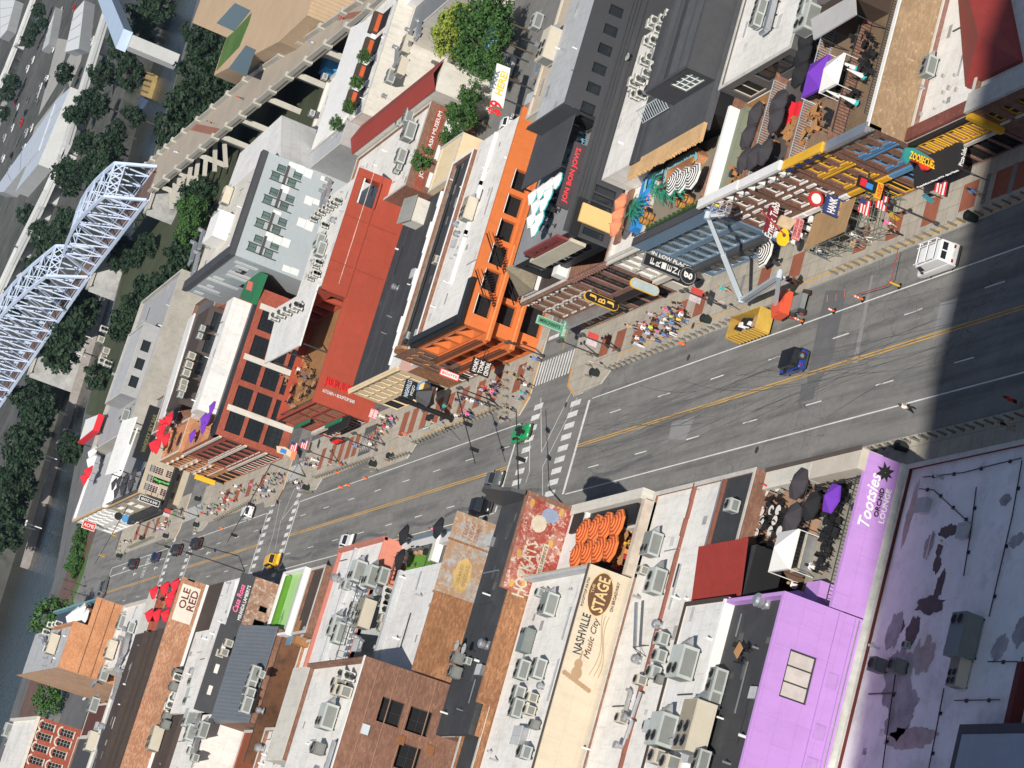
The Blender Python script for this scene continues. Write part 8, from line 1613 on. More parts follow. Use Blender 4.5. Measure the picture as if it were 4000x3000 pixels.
cp=thing('grey_awning_roof','grey flat awning roof over dark bar at the top right terrace','canopy',(91,174,8.6));MB().extr([(89.3,166.9,12),(91.4,167.6,12.3),(91.5,175.4,12.3),(89.2,174.3,12)],(0,0,.15)).build('roof',mat('awning_grey',(.42,.41,.40),var=.1),cp);MB().box(91.3,93,168,175,8.61,11.9).build('bar_wall',mat('dark_timber',(.06,.04,.03)),cp)
for(x,y)in((89.5,167.3),(89.5,174)):MB().cyl((x,y,8.6),(x,y,12),.05,6).build('post',DKST,cp)
rd=thing('red_sofa','red sofa on the top right terrace','sofa',gz(c(3,0,230,985),8.9));q=gz(c(3,0,230,985),9.0);MB().box(q.x-1.2,q.x+1.2,q.y-.4,q.y+.4,8.62,9.05).build('seat',FRED,rd);MB().box(q.x-1.2,q.x+1.2,q.y+.3,q.y+.5,9.06,9.5).build('backrest',FRED,rd)
W='on the red parasol roof terrace'
for p in((400,432),(378,442),(372,472),(386,512),(366,495),(338,536),(352,542)):umbrella('red',vm(*p),12.8,W,1.2)
W='on the factory block terrace'
for p in((574,390),(540,437),(556,433),(496,502),(540,468)):umbrella('purple',vm(*p),11.0,W,1.0)
for p in((560,400),(585,360),(600,330),(530,480),(555,450),(520,510),(610,300),(570,420),(545,500)):dine(vm(*p),11.02,W,'black','black',3)
for p in((590,370),(600,340),(580,400),(560,460),(535,520),(620,290),(640,240),(655,200),(670,160),(548,505)):person(vm(*p),11.02,random.choice(SHIRTS),'black',W)
W='on the timber terrace of the red bar'
for p in((20,720),(60,690),(95,665),(40,760),(80,740),(120,700),(30,800),(70,790),(100,770),(130,740),(45,840),(90,640)):dine(vk(*p),8.02,W,random.choice(('black','tan')),'tan',3)
for p in((30,715),(110,720),(55,830),(100,690)):person(vk(*p),8.02,random.choice(('white','black')),'denim',W)
W='on the corner bar terrace'
for p in((190,690),(210,680),(235,670),(270,650),(255,690),(225,710),(200,720)):umbrella('grey',vm(*p),7.6,W,1.0)
W='on the riverside deck'
for p in((85,640),(70,665),(95,600),(100,570)):umbrella('white' if p[1]<620 else 'red',vm(*p),9.0,W,1.4)
rr=thing('red_fascia_canopy','white canopy with red fascia on the riverside deck','canopy',gz(vm(100,470),12));P_=[gz(vm(*p),13)for p in((85,440),(140,418),(118,482),(58,530))];MB().prism([(p.x,p.y)for p in P_],12.7,13).build('roof',WHTP,rr);P2=[P_[1],P_[2],P_[3]]
for a_,b_ in zip(P2[:-1],P2[1:]):MB().bar((a_.x,a_.y,12.6),(b_.x,b_.y,12.6),.3,1.4).build('fascia',FRED,rr)
for p in P_:MB().cyl((p.x,p.y,9),(p.x,p.y,12.7),.12,6).build('post',DKST,rr)
gt=thing('green_turf_deck','green turf roof deck with a red and white logo mat','deck',gz(vh(610,640),12));P_=[gz(vh(*p),13.6)for p in((610,565),(665,590),(608,740),(553,715))];MB().prism([(p.x,p.y)for p in P_],12.5,13.6).build('turf',mat('turf_dark',(.02,.13,.06),rough=1,var=.2),gt);P_=[gz(vh(*p),13.65)for p in((596,630),(620,638),(610,682),(584,672))];MB().prism([(p.x,p.y)for p in P_],13.6,13.65).build('logo_mat',mat('mat_red',(.62,.16,.12),var=.4,scale=1),gt)
# ---------------------------------------------------------------- signs on the fronts
def vsign(label,ptop,pbot,X,w,m,rim=None,th=.3,txt=None,tm=WHTP,stack=False,cat='sign',name='blade_sign',tw=None,rd=False):
    """upright sign standing out from a front; top and bottom surveyed on the plane X"""
    a_,b_=gx(ptop,X),gx(pbot,X);y=(a_.y+b_.y)/2;z1,z0=a_.z,b_.z
    if z0<2.4:z0=2.4
    r=thing(name,label,cat,(X,y,z0));x0,x1=X-w/2,X+w/2
    if rd:
        pts=[];n=8
        for k in range(n+1):t=math.pi*k/n;pts.append((X+w/2*math.cos(t),y-th/2,z1-w/2+w/2*math.sin(t)))
        for k in range(n+1):t=math.pi+math.pi*k/n;pts.append((X+w/2*math.cos(t),y-th/2,z0+w/2+w/2*math.sin(t)))
        MB().extr(pts,(0,th,0)).build('board',m,r)
        if rim:
            big=[(X+(p[0]-X)*1.12,y-th/2+.03,(z0+z1)/2+(p[2]-(z0+z1)/2)*1.03)for p in pts];MB().extr(big,(0,th-.06,0)).build('rim',rim,r)
    else:
        MB().box(x0,x1,y-th/2,y+th/2,z0,z1).build('board',m,r)
        if rim:MB().box(x0-.1,x1+.1,y-th/2+.03,y+th/2-.03,z0-.1,z1+.1).build('rim',rim,r)
    for t in(.2,.8):MB().bar((x1,y,z0+(z1-z0)*t),(XB,y,z0+(z1-z0)*t),.08).build('bracket',DKST,r)
    if txt:
        yy=y-th/2-.01
        if stack:
            n=len(txt);hh=(z1-z0)*.8/n
            for i,ch in enumerate(txt):letters(ch,tm,r,(X,yy,z1-(z1-z0)*.1-hh*(i+.5)),(1,0,0),UP,w*.55,hh*.78,bold=.01)
        else:letters(txt,tm,r,(X,yy,(z0+z1)/2),(0,0,-1),(1,0,0),(z1-z0)*.85,w*.5,bold=.01)
    return r,y,z0,z1
r,y,z0,z1=vsign('tall black vertical sign with silver letters on the glass fronted bar',(2520,1008),(2738,1104),77.3,1.25,BLK,STEEL,.35,'FRIENDS',mat('letters_silver',(.62,.63,.62),rough=.4),True)
MB().extr([(77.3+1.05*math.cos(t*.5236),y-.25,z0+.7+1.05*math.sin(t*.5236))for t in range(12)],(0,.4,0)).build('roundel',BLK,r);letters('g',WHTP,r,(77.3,y-.27,z0+.7),(1,0,0),UP,.7,1.0,bold=.02);MB().extr([(77.3+.92*math.cos(t*.5236),y-.262,z0+.7+.92*math.sin(t*.5236))for t in range(12)],(0,-.004,0)).build('ring',STEEL,r);MB().extr([(77.3+.82*math.cos(t*.5236),y-.266,z0+.7+.82*math.sin(t*.5236))for t in range(12)],(0,-.003,0)).build('roundel_face',BLK,r)
letters('IN LOW PLACES',WHTP,r,(78.2,y-.19,(z0+z1)/2),(0,0,-1),(1,0,0),(z1-z0)*.8,.4)
vsign('black and gold vertical sign with initials on the mauve brick front',(2285,1150),(2412,1202),77.4,1.0,BLK,YEL,.3,'JBJ',mat('letters_gold',(.72,.42,.08)),True,rd=True)
vsign('ornate pale blue and gold vertical sign on the white stone front',(2465,1098),(2578,1147),77.4,1.0,mat('sign_pale_blue',(.33,.40,.42),var=.3,scale=4),YEL,.3,rd=True)
r,y,z0,z1=vsign('green vertical restaurant sign on the arched corner building',(2097,1248),(2196,1282),77.2,.8,mat('sign_sage',(.09,.27,.17),var=.1),mat('sign_mint',(.30,.52,.40)),.3,'MERCHANTS',mat('letters_dark',(.02,.06,.04)))
MB().box(76.2,78.2,y-.2,y+.2,z0-.7,z0+.0).build('name_plate',mat('sign_sage',(.09,.27,.17)),r);letters('RESTAURANT & GRILL',WHTP,r,(77.2,y-.22,z0-.35),(1,0,0),UP,1.7,.4)
# saloon sign
q=gx(vk(825,665),76.2);r=thing('saloon_sign','black and white lettered sign on the orange saloon corner','sign',q);MB().box(75.0,77.0,q.y-.15,q.y+.15,q.z-1.3,q.z+1.3).build('board',BLK,r)
for k,s in enumerate(('HONKY','TONK','CENTRAL')):letters(s,WHTP,r,(76.0,q.y-.17,q.z+.8-k*.8),(1,0,0),UP,1.75,.6,bold=.02)
MB().bar((77.0,q.y,q.z),(XB,q.y,q.z),.1).build('bracket',DKST,r)
# music store signs
def flat_sign(label,pts,Y,m,th=.2,name='blade_sign',parent=None):
    P_=[gy(p,Y)for p in pts];cx=sum(p.x for p in P_)/len(P_);cz=sum(p.z for p in P_)/len(P_);r=parent or thing(name,label,'sign',(cx,Y,cz));MB().extr([(p.x,Y-th/2,p.z)for p in P_],(0,th,0)).build('board',m,r);return r,cx,cz,P_
zq=lambda x,y:(2900+.4728*x,550+.4728*y)
YE=gx(zq(262,535),78.2).y
RB=mat('sign_maroon',(.16,.015,.03),var=.05)
r,cx,cz,P_=flat_sign('maroon music store sign with white script and a yellow guitar',[zq(228,530),zq(300,560),zq(248,778),zq(178,752)],YE,RB,.4)
letters('Ernest Tubb',WHTP,r,(cx,YE-.22,cz),(1,0,0),UP,3.6,.75,bold=.01,shear=.2)
flat_sign('',[zq(320,615),zq(445,660),zq(385,740),zq(275,695)],YE,mat('sign_portrait',(.55,.42,.28),var=.3,scale=2),.3,parent=r)
flat_sign('',[zq(445,632),zq(505,660),zq(462,828),zq(408,805)],YE-.1,mat('sign_rose',(.66,.26,.26),var=.05),.3,parent=r);q=gy(zq(445,725),YE-.1);letters('COMING SOON',mat('letters_darkred',(.2,.02,.02)),r,(q.x,q.y-.17,q.z+.12),(1,0,0),UP,1.8,.28);letters('THANKS ALOT',mat('letters_darkred',(.2,.02,.02)),r,(q.x,q.y-.17,q.z-.3),(1,0,0),UP,1.8,.28)
q=gy(zq(340,795),YE-.35);gpts=[]
for k in range(24):
    t=2*math.pi*k/24;rr=1.0+.22*math.cos(2*t)-.1*math.cos(t*4);gpts.append((q.x+.78*rr*math.cos(t),q.y,q.z+.62*(1-.18*math.cos(t))*math.sin(t)))
MB().extr(gpts,(0,.15,0)).build('guitar_body',mat('guitar_yellow',(.80,.48,.02),rough=.4),r);MB().extr([(q.x+.2+.2*math.cos(t*.7),q.y-.02,q.z+.2*math.sin(t*.7))for t in range(9)],(0,.02,0)).build('sound_hole',BR1,r);e_=gy(zq(150,570),YE-.35);MB().bar((q.x+.3,q.y+.02,q.z+.1),(e_.x,e_.y,e_.z),.16,.12).build('guitar_neck',mat('neck_red',(.35,.05,.04)),r)
MB().bar((78.0,YE,P_[0].z-.5),(XB,YE,P_[0].z-.5),.12).build('bracket',DKST,r)
# round badge and name boards
q=gx(zq(605,480),77.3);r=thing('round_badge_sign','red and white round badge sign with blue name board below','sign',q)
MB().extr([(77.3+.75*math.cos(t*.524),q.y-.12,q.z+.75*math.sin(t*.524))for t in range(12)],(0,.24,0)).build('badge',mat('sign_red_plain',(.5,.03,.03)),r);MB().extr([(77.3+.5*math.cos(t*.524),q.y-.13,q.z+.5*math.sin(t*.524))for t in range(12)],(0,.26,0)).build('badge_centre',WHTP,r)
MB().box(76.4,78.2,q.y-.14,q.y+.14,q.z-3.1,q.z-1.0).build('name_board',mat('sign_navy',(.03,.05,.16)),r);letters('HANK',WHTP,r,(77.3,q.y-.16,q.z-1.7),(1,0,0),UP,1.5,.8,bold=.02);letters('WILLIAMS',mat('letters_gold',(.72,.42,.08)),r,(77.3,q.y-.16,q.z-2.6),(1,0,0),UP,1.4,.4);MB().bar((78.1,q.y,q.z-2),(XB,q.y,q.z-2),.1).build('bracket',DKST,r)
# guitar shaped neon
zr=lambda x,y:(3400+.4728*x,300+.4728*y)
YZ=163.2;r,cx,cz,P_=flat_sign('guitar shaped red sign with teal arrow and yellow letters at the blue window corner',[zr(340,690),zr(355,640),zr(520,690),zr(525,730),zr(470,775),zr(430,765),zr(405,715)],YZ,mat('neon_red_board',(.62,.04,.02)),.35)
flat_sign('',[zr(285,590),zr(355,590),zr(520,690),zr(355,640),zr(300,720),zr(262,665)],YZ+.1,mat('neon_teal',(.03,.25,.24)),.3,parent=r);flat_sign('',[zr(355,655),zr(505,700),zr(490,735),zr(345,685)],YZ-.1,BLK,.3,parent=r);q=gy(zr(425,693),YZ-.1);letters("ZOOBECUEZ",mat('letters_yellow',(.80,.55,.03)),r,(q.x,q.y-.17,q.z),(0,0,-1),(1,0,0),2.6,.7,bold=.015)
# pizza awning
a1,a2=gx(zr(235,860),76.3),gx(zr(655,720),76.3)
aw=thing('black_awning','large black awning lettered in white under the blue windows','awning',(77,(a1.y+a2.y)/2,3));ya,yb=min(a1.y,a2.y),max(a1.y,a2.y)
MB().extr([(76.3,ya,2.7),(76.3,ya,3.05),(XB-.02,ya,3.7),(XB-.02,ya,2.7)],(0,yb-ya,0)).build('canvas',mat('awning_canvas_black',(.02,.02,.022),rough=.8,var=.15),aw);letters('Pizza Bakery Since 1974 - Live Music',WHTP,aw,(76.26,(ya+yb)/2,2.88),RT,UP,(yb-ya)*.9,.26);letters('Pizza-Subs',WHTP,aw,(77.4,ya-.02,3.0),(1,0,0),UP,1.7,.4,bold=.01)
MB().bar((76.4,ya+.1,.15),(76.4,ya+.1,2.7),.06).bar((76.4,yb-.1,.15),(76.4,yb-.1,2.7),.06).build('post',DKST,aw)
# figure sign over yellow windows (kept generic)
q=gx(c(3,0,850,1590),77.4);r=thing('painted_cutout_sign','red and blue painted cut-out sign over the yellow windows','sign',q);MB().box(76.9,77.9,q.y-.12,q.y+.12,q.z-1.0,q.z+.9).build('board',BLK,r);MB().box(77.0,77.7,q.y-.2,q.y-.13,q.z+.1,q.z+.7).build('red_shape',FRED,r);MB().box(77.0,77.5,q.y-.2,q.y-.13,q.z-.6,q.z+.05).build('blue_shape',mat('bright_blue',(.03,.24,.62)),r);MB().box(76.5,78.0,q.y-.16,q.y+.16,q.z-1.6,q.z-1.02).build('name_board',YEL,r);letters("NUDIE'S",FRED,r,(77.25,q.y-.19,q.z-1.3),(1,0,0),UP,1.2,.4);MB().bar((77.9,q.y,q.z),(XB,q.y,q.z),.1).build('bracket',DKST,r)
# shops further down
vsign('white and red vertical shop sign on the brown arched front',vk(655,690),vk(730,715),77.3,.7,WHTP,SR,.25,'BOOTS',FRED)
q=gx(vk(595,765),77.0);r=thing('round_saloon_sign','round blue and yellow saloon sign on the cream block','sign',q);MB().extr([(77.0+1.2*math.cos(t*.524),q.y-.12,q.z+.2+1.1*math.sin(t*.524))for t in range(12)],(0,.24,0)).build('disc',mat('sign_blue',(.08,.25,.5)),r);MB().extr([(77.0+.95*math.cos(t*.524),q.y-.13,q.z+.2+.85*math.sin(t*.524))for t in range(12)],(0,.26,0)).build('disc_face',mat('sign_straw',(.70,.48,.20),var=.3,scale=3),r);MB().box(76.2,77.8,q.y-.16,q.y+.16,q.z-1.5,q.z-.8).build('name_board',WHTP,r);letters('SALOON',FRED,r,(77,q.y-.18,q.z-1.15),(1,0,0),UP,1.4,.4,bold=.02);MB().bar((77.8,q.y,q.z),(XB,q.y,q.z),.1).build('bracket',DKST,r)
b_=gz(c(1,2,1700,300),.15);r=thing('black_pylon_sign','huge black pylon with faceted black hood and lettered banner by the cream block','sign',b_)
MB().cyl(b_,(b_.x,b_.y,8.2),.38,12,.3).build('pole',mat('pylon_black',(.015,.015,.016),rough=.4),r);MB().lathe([(.6,0),(.6,.25),(.42,.3)],12,(b_.x,b_.y,.15)).build('base',BLK,r)
hd=gx(c(1,2,1400,190),b_.x+1.6);hx,hy,hz=b_.x+1.4,b_.y+.6,4.2
mb=MB();ring=[(hx+1.7*math.cos(t*1.047)*(1+.15*(t%2)),hy+1.9*math.sin(t*1.047),hz)for t in range(6)]
for k in range(6):a_,d_=ring[k],ring[(k+1)%6];mb.quad(a_,d_,(hx+.2,hy,hz+2.4));mb.quad(d_,a_,(hx-.2,hy,hz-1.2))
mb.build('hood',CHARP,r);MB().box(b_.x+.4,b_.x+2.9,b_.y-.08,b_.y+.08,6.2,7.9).build('banner',BLK,r);letters('NASHVILLE',mat('letters_ice',(.50,.62,.75)),r,(b_.x+1.65,b_.y-.1,7.35),(1,0,0),UP,2.3,.6,bold=.01);letters('MOJO',WHTP,r,(b_.x+1.65,b_.y-.1,6.6),(1,0,0),UP,1.4,.5)
for k in range(2):MB().box(b_.x-.9-.1*k,b_.x-.3,b_.y+.4+k,b_.y+1.0+k,2.6,3.2).build('flood_light',BLK,r)
q=gx(vk(380,866),78.0);r=thing('parking_board','pink and white parking board at the alley mouth','sign',(78,322,.15));ps=[gy(vk(*p),322.5)for p in((372,840),(402,850),(388,888),(358,876))];MB().extr([(p.x,p.y,p.z)for p in ps],(0,.15,0)).build('board',mat('board_pink',(.70,.18,.20)),r);cx=sum(p.x for p in ps)/4;cz=sum(p.z for p in ps)/4;letters('PARK',WHTP,r,(cx,322.47,cz+.35),(1,0,0),UP,1.2,.5,bold=.02);letters('HERE',WHTP,r,(cx,322.47,cz-.3),(1,0,0),UP,1.2,.5,bold=.02);MB().cyl((cx,322.6,.15),(cx,322.6,cz),.06,6).build('post',STEEL,r)
r,y,z0,z1=vsign('yellow vertical neon sign with white emblem on the bracketed brick front',vm(512,662),vm(598,692),77.4,.9,mat('sign_gold',(.75,.42,.02),var=.2,scale=2),None,.3)
vsign('black bar sign with white letters on the tan corner bar',vm(297,745),vm(370,772),76.4,1.0,BLK,WHTP,.3,'BREAD & BAR',WHTP)
vsign('red vertical sign with white letters on the white corner store',vm(72,848),vm(122,862),76.6,1.6,mat('sign_red_plain',(.5,.03,.03)),WHTP,.3,'ACME',WHTP)
for i,(dx,m)in enumerate(((0,BLK),(28,mat('sign_blue',(.08,.25,.5))),(52,FRED))):q=gx(vm(212+dx,818+dx*.35),76.9);r=thing('badge_sign',('black round-cornered badge on the white corner store','blue badge on the white corner store','red badge on the white corner store')[i],'sign',q);MB().extr([(76.9+.9*math.cos(t*.785),q.y-.15,q.z+.9*math.sin(t*.785))for t in range(8)],(0,.3,0)).build('plate',m,r);MB().extr([(76.9+.98*math.cos(t*.785),q.y-.1,q.z+.98*math.sin(t*.785))for t in range(8)],(0,.2,0)).build('rim',WHTP,r);MB().bar((77.5,q.y,q.z),(XB,q.y,q.z),.1).build('bracket',DKST,r)
# big scalloped sign of the red bar
q=gx(c(1,2,700,490),76.6);r=thing('red_script_sign','dark arched sign with bright red letters over the red bar entrance','sign',q);MB().extr([(76.5,q.y-2.4,q.z-.8),(76.5,q.y+2.4,q.z-.8),(76.5,q.y+2.2,q.z+.3),(76.5,q.y+1.1,q.z+.9),(76.5,q.y-1.1,q.z+.9),(76.5,q.y-2.2,q.z+.3)],(.25,0,0)).build('board',BLK,r);letters("ALDEAN'S",mat('sign_bright_red',(.72,.02,.02)),r,(76.46,q.y,q.z),RT,UP,4.0,1.0,bold=.02)
# guitar lady sign, kept abstract
q=gx(c(1,2,270,590),77.0);r=thing('leaning_cutout_sign','tall painted cut-out sign in blue, cream and coral on the red bar corner','sign',q);MB().extr([(76.4,q.y,q.z+1.6),(77.4,q.y,q.z+2.0),(77.7,q.y,q.z+.6),(77.2,q.y,q.z-1.6),(76.3,q.y,q.z-1.4),(76.5,q.y,q.z)],(0,.2,0)).build('board',mat('cutout_cream',(.66,.50,.36),var=.2,scale=2),r);MB().box(76.6,77.3,q.y-.06,q.y-.004,q.z+.2,q.z+1.2).build('blue_shape',mat('bright_blue',(.03,.24,.62)),r);MB().box(76.1,77.7,q.y-.08,q.y-.004,q.z-1.5,q.z-.7).build('coral_shape',FCO,r);MB().bar((77.4,q.y+.1,q.z),(XB,q.y+.1,q.z),.1).build('bracket',DKST,r)
# yard boards
def yard_board(label,pts,Y,m,words):
    P_=[gy(p,Y)for p in pts];cx=sum(p.x for p in P_)/4;cz=sum(p.z for p in P_)/4;r=thing('parking_billboard',label,'billboard',(cx,Y,0));MB().extr([(p.x,p.y,p.z)for p in P_],(0,.3,0)).build('board',m,r)
    for dx in(-1.5,1.5):MB().cyl((cx+dx,Y+.3,0),(cx+dx,Y+.3,cz),.12,6).build('post',DKST,r)
    for s,mm,dx,dz,w,h in words:letters(s,mm,r,(cx+dx,Y-.03,cz+dz),(1,0,0),UP,w,h,bold=.02)
    return r
BL_=mat('sign_sky',(.25,.55,.75),var=.2,scale=.6);YT_=mat('letters_yellow',(.80,.55,.03));RT_=mat('sign_bright_red',(.72,.02,.02))
yard_board('blue and white parking billboard in the trees',[c(1,0,2050,195),c(1,0,2145,235),c(1,0,2090,435),c(1,0,1995,395)],300,BL_,(('PARK',mat('sign_navy',(.03,.05,.16)),-.5,.8,3.6,1.0),('HAPPY',YT_,-.3,-.5,4.2,1.1)))
yard_board('white race car shaped parking billboard with red number nine',[c(1,0,2085,545),c(1,0,2200,590),c(1,0,2135,935),c(1,0,2030,895)],292,WHTP,(('PARK',mat('letters_slate',(.12,.14,.18)),.6,1.1,2.8,.8),('HERE!',YT_,.4,.0,3.6,1.1),('$9',RT_,-3.4,-.3,2.0,2.2)))
# flags
def flag(p,X,label):
    q=gx(p,X);r=thing('flag',label,'flag',q);mb=MB()
    for k in range(7):mb.quad((X-.9,q.y-.05*math.sin(k),q.z+.55-k*.16),(X+.5,q.y+.1,q.z+.55-k*.16),(X+.5,q.y+.1,q.z+.39-k*.16),(X-.9,q.y-.05*math.sin(k+1),q.z+.39-k*.16),m=k%2)
    mb.build('cloth',[FRED,WHTP],r);MB().box(X+.0,X+.5,q.y+.04,q.y+.08,q.z-.05,q.z+.55).build('canton',mat('sign_navy',(.03,.05,.16)),r);MB().bar((X+.5,q.y+.1,q.z+.6),(XB,q.y+.1,q.z-.2),.05).build('staff',STEEL,r)
for p,lab in(((3380,800),'striped flag on the white columned front'),(c(3,0,1500,1590),'striped flag under the black awning'),(c(1,2,330,530),'striped flag bunting on the red bar, right'),(c(1,2,420,510),'striped flag bunting on the red bar, left'),(c(3,1,990,70),'striped flag below the yellow front')):flag(p,76.8,lab)
for dy,lab in((0,'white'),):
    for k in range(7):y0=178.6+k*2.3;r=thing('storefront_column','white storefront column in the row beneath the white cornices','column',(77.9,y0,.15),0,'white storefront columns');MB().box(77.7,78.1,y0-.18,y0+.18,.15,2.7).build('shaft',WHTP,r);MB().box(77.6,78.2,y0-.26,y0+.26,2.7,2.95).build('capital',WHTP,r)
# ---------------------------------------------------------------- people on the street
pv=lambda x,y:(2200+.2713*x,1050+.2713*y);pw=lambda x,y:(1550+.4724*x,1350+.4724*y);pu=lambda x,y:(1000+.2713*x,1500+.2713*y)
Z=.155
crowd([pv(*p)for p in((1385,700),(1845,660),(1590,715),(1835,715),(1795,780),(1330,860),(1390,890),(1350,975),(1660,910),(1640,965),(1575,1000),(1190,1045),(1178,1135),(1420,1065),(1480,1005),(1735,545),(1690,800),(1610,790),(1560,830),(1500,955),(1090,880),(1240,835),(1700,740),(1660,610),(1610,640),(1700,830),(1540,760),(1450,790),(1290,900),(1720,700))],Z,'crowd outside white stone front',
      {0:('lavender','tan'),1:('red','black'),2:('blue','denim'),3:('white','black'),4:('yellow','denim'),5:('pink','white'),6:('lime','black'),7:('pale blue','denim'),8:('white','navy'),9:('black','white'),11:('white','denim'),12:('pale blue','white'),15:('black','grey'),20:('tan','grey'),24:('pink','denim')})
crowd([c(3,1,*p)for p in((1170,378),(1115,300),(905,418),(825,482),(830,412),(660,422),(680,492),(530,545),(780,332),(740,312),(1870,35),(500,560))],Z,'near the scaffold',{0:('black','black'),1:('pink','white'),2:('navy','white'),3:('tan','denim'),4:('white','white'),5:('white','black'),6:('black','black'),7:('white','black'),8:('white','denim'),10:('blue','tan')})
person((3578,1606),0,'white','black','in the road','walk',False,.4);person(c(3,2,2140,388),Z,'black','tan','on the shaded near sidewalk','walk',True);person(c(3,2,2195,175),0,'red','black','beside the black kiosk at right','stand');person(c(2,1,1905,865),Z,'teal','tan','walking past the glass fronted bar','walk',True);person(c(3,1,260,800),Z,'purple','black','standing by the boom lift','stand',True);person(c(3,1,280,790),Z,'black','tan','standing by the boom lift','walk',True);person(c(3,1,60,540),Z,'white','black','below yellow guitar','stand');person(c(3,1,1860,30),Z,'blue','denim','in shadow near the right edge','walk')
person(c(3,2,650,985),8.61,'lavender','denim','on the purple bar terrace','stand');person(c(3,2,600,1090),8.61,'lime','black','on the purple bar terrace','sit');person(c(3,2,545,1090),8.61,'orange','black','on the purple bar terrace','sit');person(c(3,2,490,1620),8.61,'white','black','on the purple bar terrace','stand');person(c(3,3,340,120),8.61,'white','black','by the purple stair boxes','stand')
crowd([pw(*p)for p in((1200,130),(1130,210),(1078,310),(1130,348),(1105,412),(1060,458),(985,540),(935,625),(890,352),(852,402),(832,432),(762,392),(872,322),(782,502),(622,458),(560,472),(690,482),(455,522),(552,602),(650,592),(1000,260),(1060,280),(800,370),(740,370),(860,362),(630,560))],Z,'at orange saloon corner',{0:('blue','denim'),1:('grey','black'),2:('black','black'),3:('white','black'),4:('teal','denim'),5:('grey','denim'),6:('black','black'),13:('white','black'),14:('navy','white'),17:('teal','brown'),18:('white','black')})
crowd([pu(*p)for p in((2055,525),(2015,580),(1955,645),(1915,722),(1835,752),(1775,805),(1745,902),(1535,922),(1315,1182),(915,1122),(888,1202),(742,1122),(1990,500),(1930,560),(1890,640),(1850,690),(1970,610),(1900,500),(1260,1170),(860,1110),(820,1190),(680,1450),(650,1470),(705,1530))],Z,'before the red bar',{4:('brown','black'),5:('red','black'),6:('white','black'),9:('white','white'),10:('black','white'),3:('white','tan'),8:('red','black')})
crowd([pu(*p)for p in((185,1530),(280,1565),(405,1442),(335,1400),(395,1382),(275,1332),(62,1562),(125,1500),(430,1330),(360,1330),(20,1480),(150,1560),(240,1420),(310,1470),(80,1640),(200,1640))],Z,'at factory window corner')
crowd([c(0,2,*p)for p in((2092,902),(2055,1022),(1995,1012),(1982,1062),(1952,1102),(1882,1132),(1852,1092),(1802,1132),(1832,1062),(1752,1082),(1910,1060),(1960,1010),(1890,1080),(2040,960),(1975,960),(2120,930))],Z,'by bracketed brick front',{0:('white','denim'),1:('red','black'),5:('white','black'),4:('red','white'),8:('teal','white')})
crowd([c(0,2,*p)for p in((1445,1222),(1432,1255),(1475,1202),(1572,1122),(1410,1262),(1460,1240),(1590,1100),(1550,1140),(1250,1320),(1140,1380),(1130,1370))],Z,'by tan corner bar',{4:('lavender','purple'),0:('white','tan'),1:('grey','white')})
crowd([c(1,2,*p)for p in((2200,160),(2170,310),(2150,190))],Z,'on the corner across from the arched building')if False else None
Lm=lambda k,t:Lf[k].lerp(Rg[k],.5).lerp(Lf[k+1].lerp(Rg[k+1],.5),t)
for k,t,s,pn in((1,.2,'red','black'),(1,.5,'blue','white'),(2,.3,'red','navy'),(2,.7,'orange','black'),(3,.3,'pale blue','white'),(3,.8,'red','black')):q=Lm(k,t);person((q.x,q.y),8.02,s,pn,'on footbridge approach','walk',pt=False)
# ---------------------------------------------------------------- trees
def leaf_mesh(name,n,rx,rz,seed,m,leaf=.5,holes=.15):
    rnd=random.Random(seed);mb=MB();cl=[]
    for k in range(max(10,n//45)):
        while True:
            p=Vector((rnd.uniform(-1,1),rnd.uniform(-1,1),rnd.uniform(-1,1)))
            if.35<p.length<1:break
        cl.append((Vector((p.x*rx,p.y*rx,p.z*rz)),rnd.uniform(.7,1.35)))
    for k in range(n):
        cc,s=cl[k%len(cl)];d=Vector((rnd.gauss(0,1),rnd.gauss(0,1),rnd.gauss(0,.75))).normalized()*rnd.uniform(.3,1.0)*s*rx*.30;p=cc+d
        nn=(d.normalized()+Vector((rnd.uniform(-.7,.7),rnd.uniform(-.7,.7),rnd.uniform(0,1.0)))).normalized();u=nn.orthogonal().normalized();w=nn.cross(u);L_=leaf*rnd.uniform(.6,1.3)
        a=rnd.uniform(0,6.3);u,w=u*math.cos(a)+w*math.sin(a),w*math.cos(a)-u*math.sin(a)
        mb.quad(tuple(p-u*L_),tuple(p+w*L_*.55),tuple(p+u*L_),tuple(p-w*L_*.55))
    o=mb.build(name,m,None,local=True);me=o.data;bpy.data.objects.remove(o);return me
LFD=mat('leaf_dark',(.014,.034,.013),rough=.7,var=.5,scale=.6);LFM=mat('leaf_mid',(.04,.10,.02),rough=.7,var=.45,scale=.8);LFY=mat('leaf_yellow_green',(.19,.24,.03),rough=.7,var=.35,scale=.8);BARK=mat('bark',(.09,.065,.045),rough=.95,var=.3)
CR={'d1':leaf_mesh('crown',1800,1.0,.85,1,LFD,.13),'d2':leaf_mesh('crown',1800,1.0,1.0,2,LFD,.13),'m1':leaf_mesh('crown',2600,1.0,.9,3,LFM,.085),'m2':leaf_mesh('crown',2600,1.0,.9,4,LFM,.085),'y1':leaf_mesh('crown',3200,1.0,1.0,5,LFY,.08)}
mb=MB().cyl((0,0,0),(.02,.01,.55),.07,8,.05)
for k in range(6):t=k*1.05;mb.cyl((.02,.01,.45+.03*k),(.5*math.cos(t),.5*math.sin(t),1.0+.05*k),.035,6,.012)
o=mb.build('trunk',BARK,None,local=True);TRK=o.data;bpy.data.objects.remove(o)
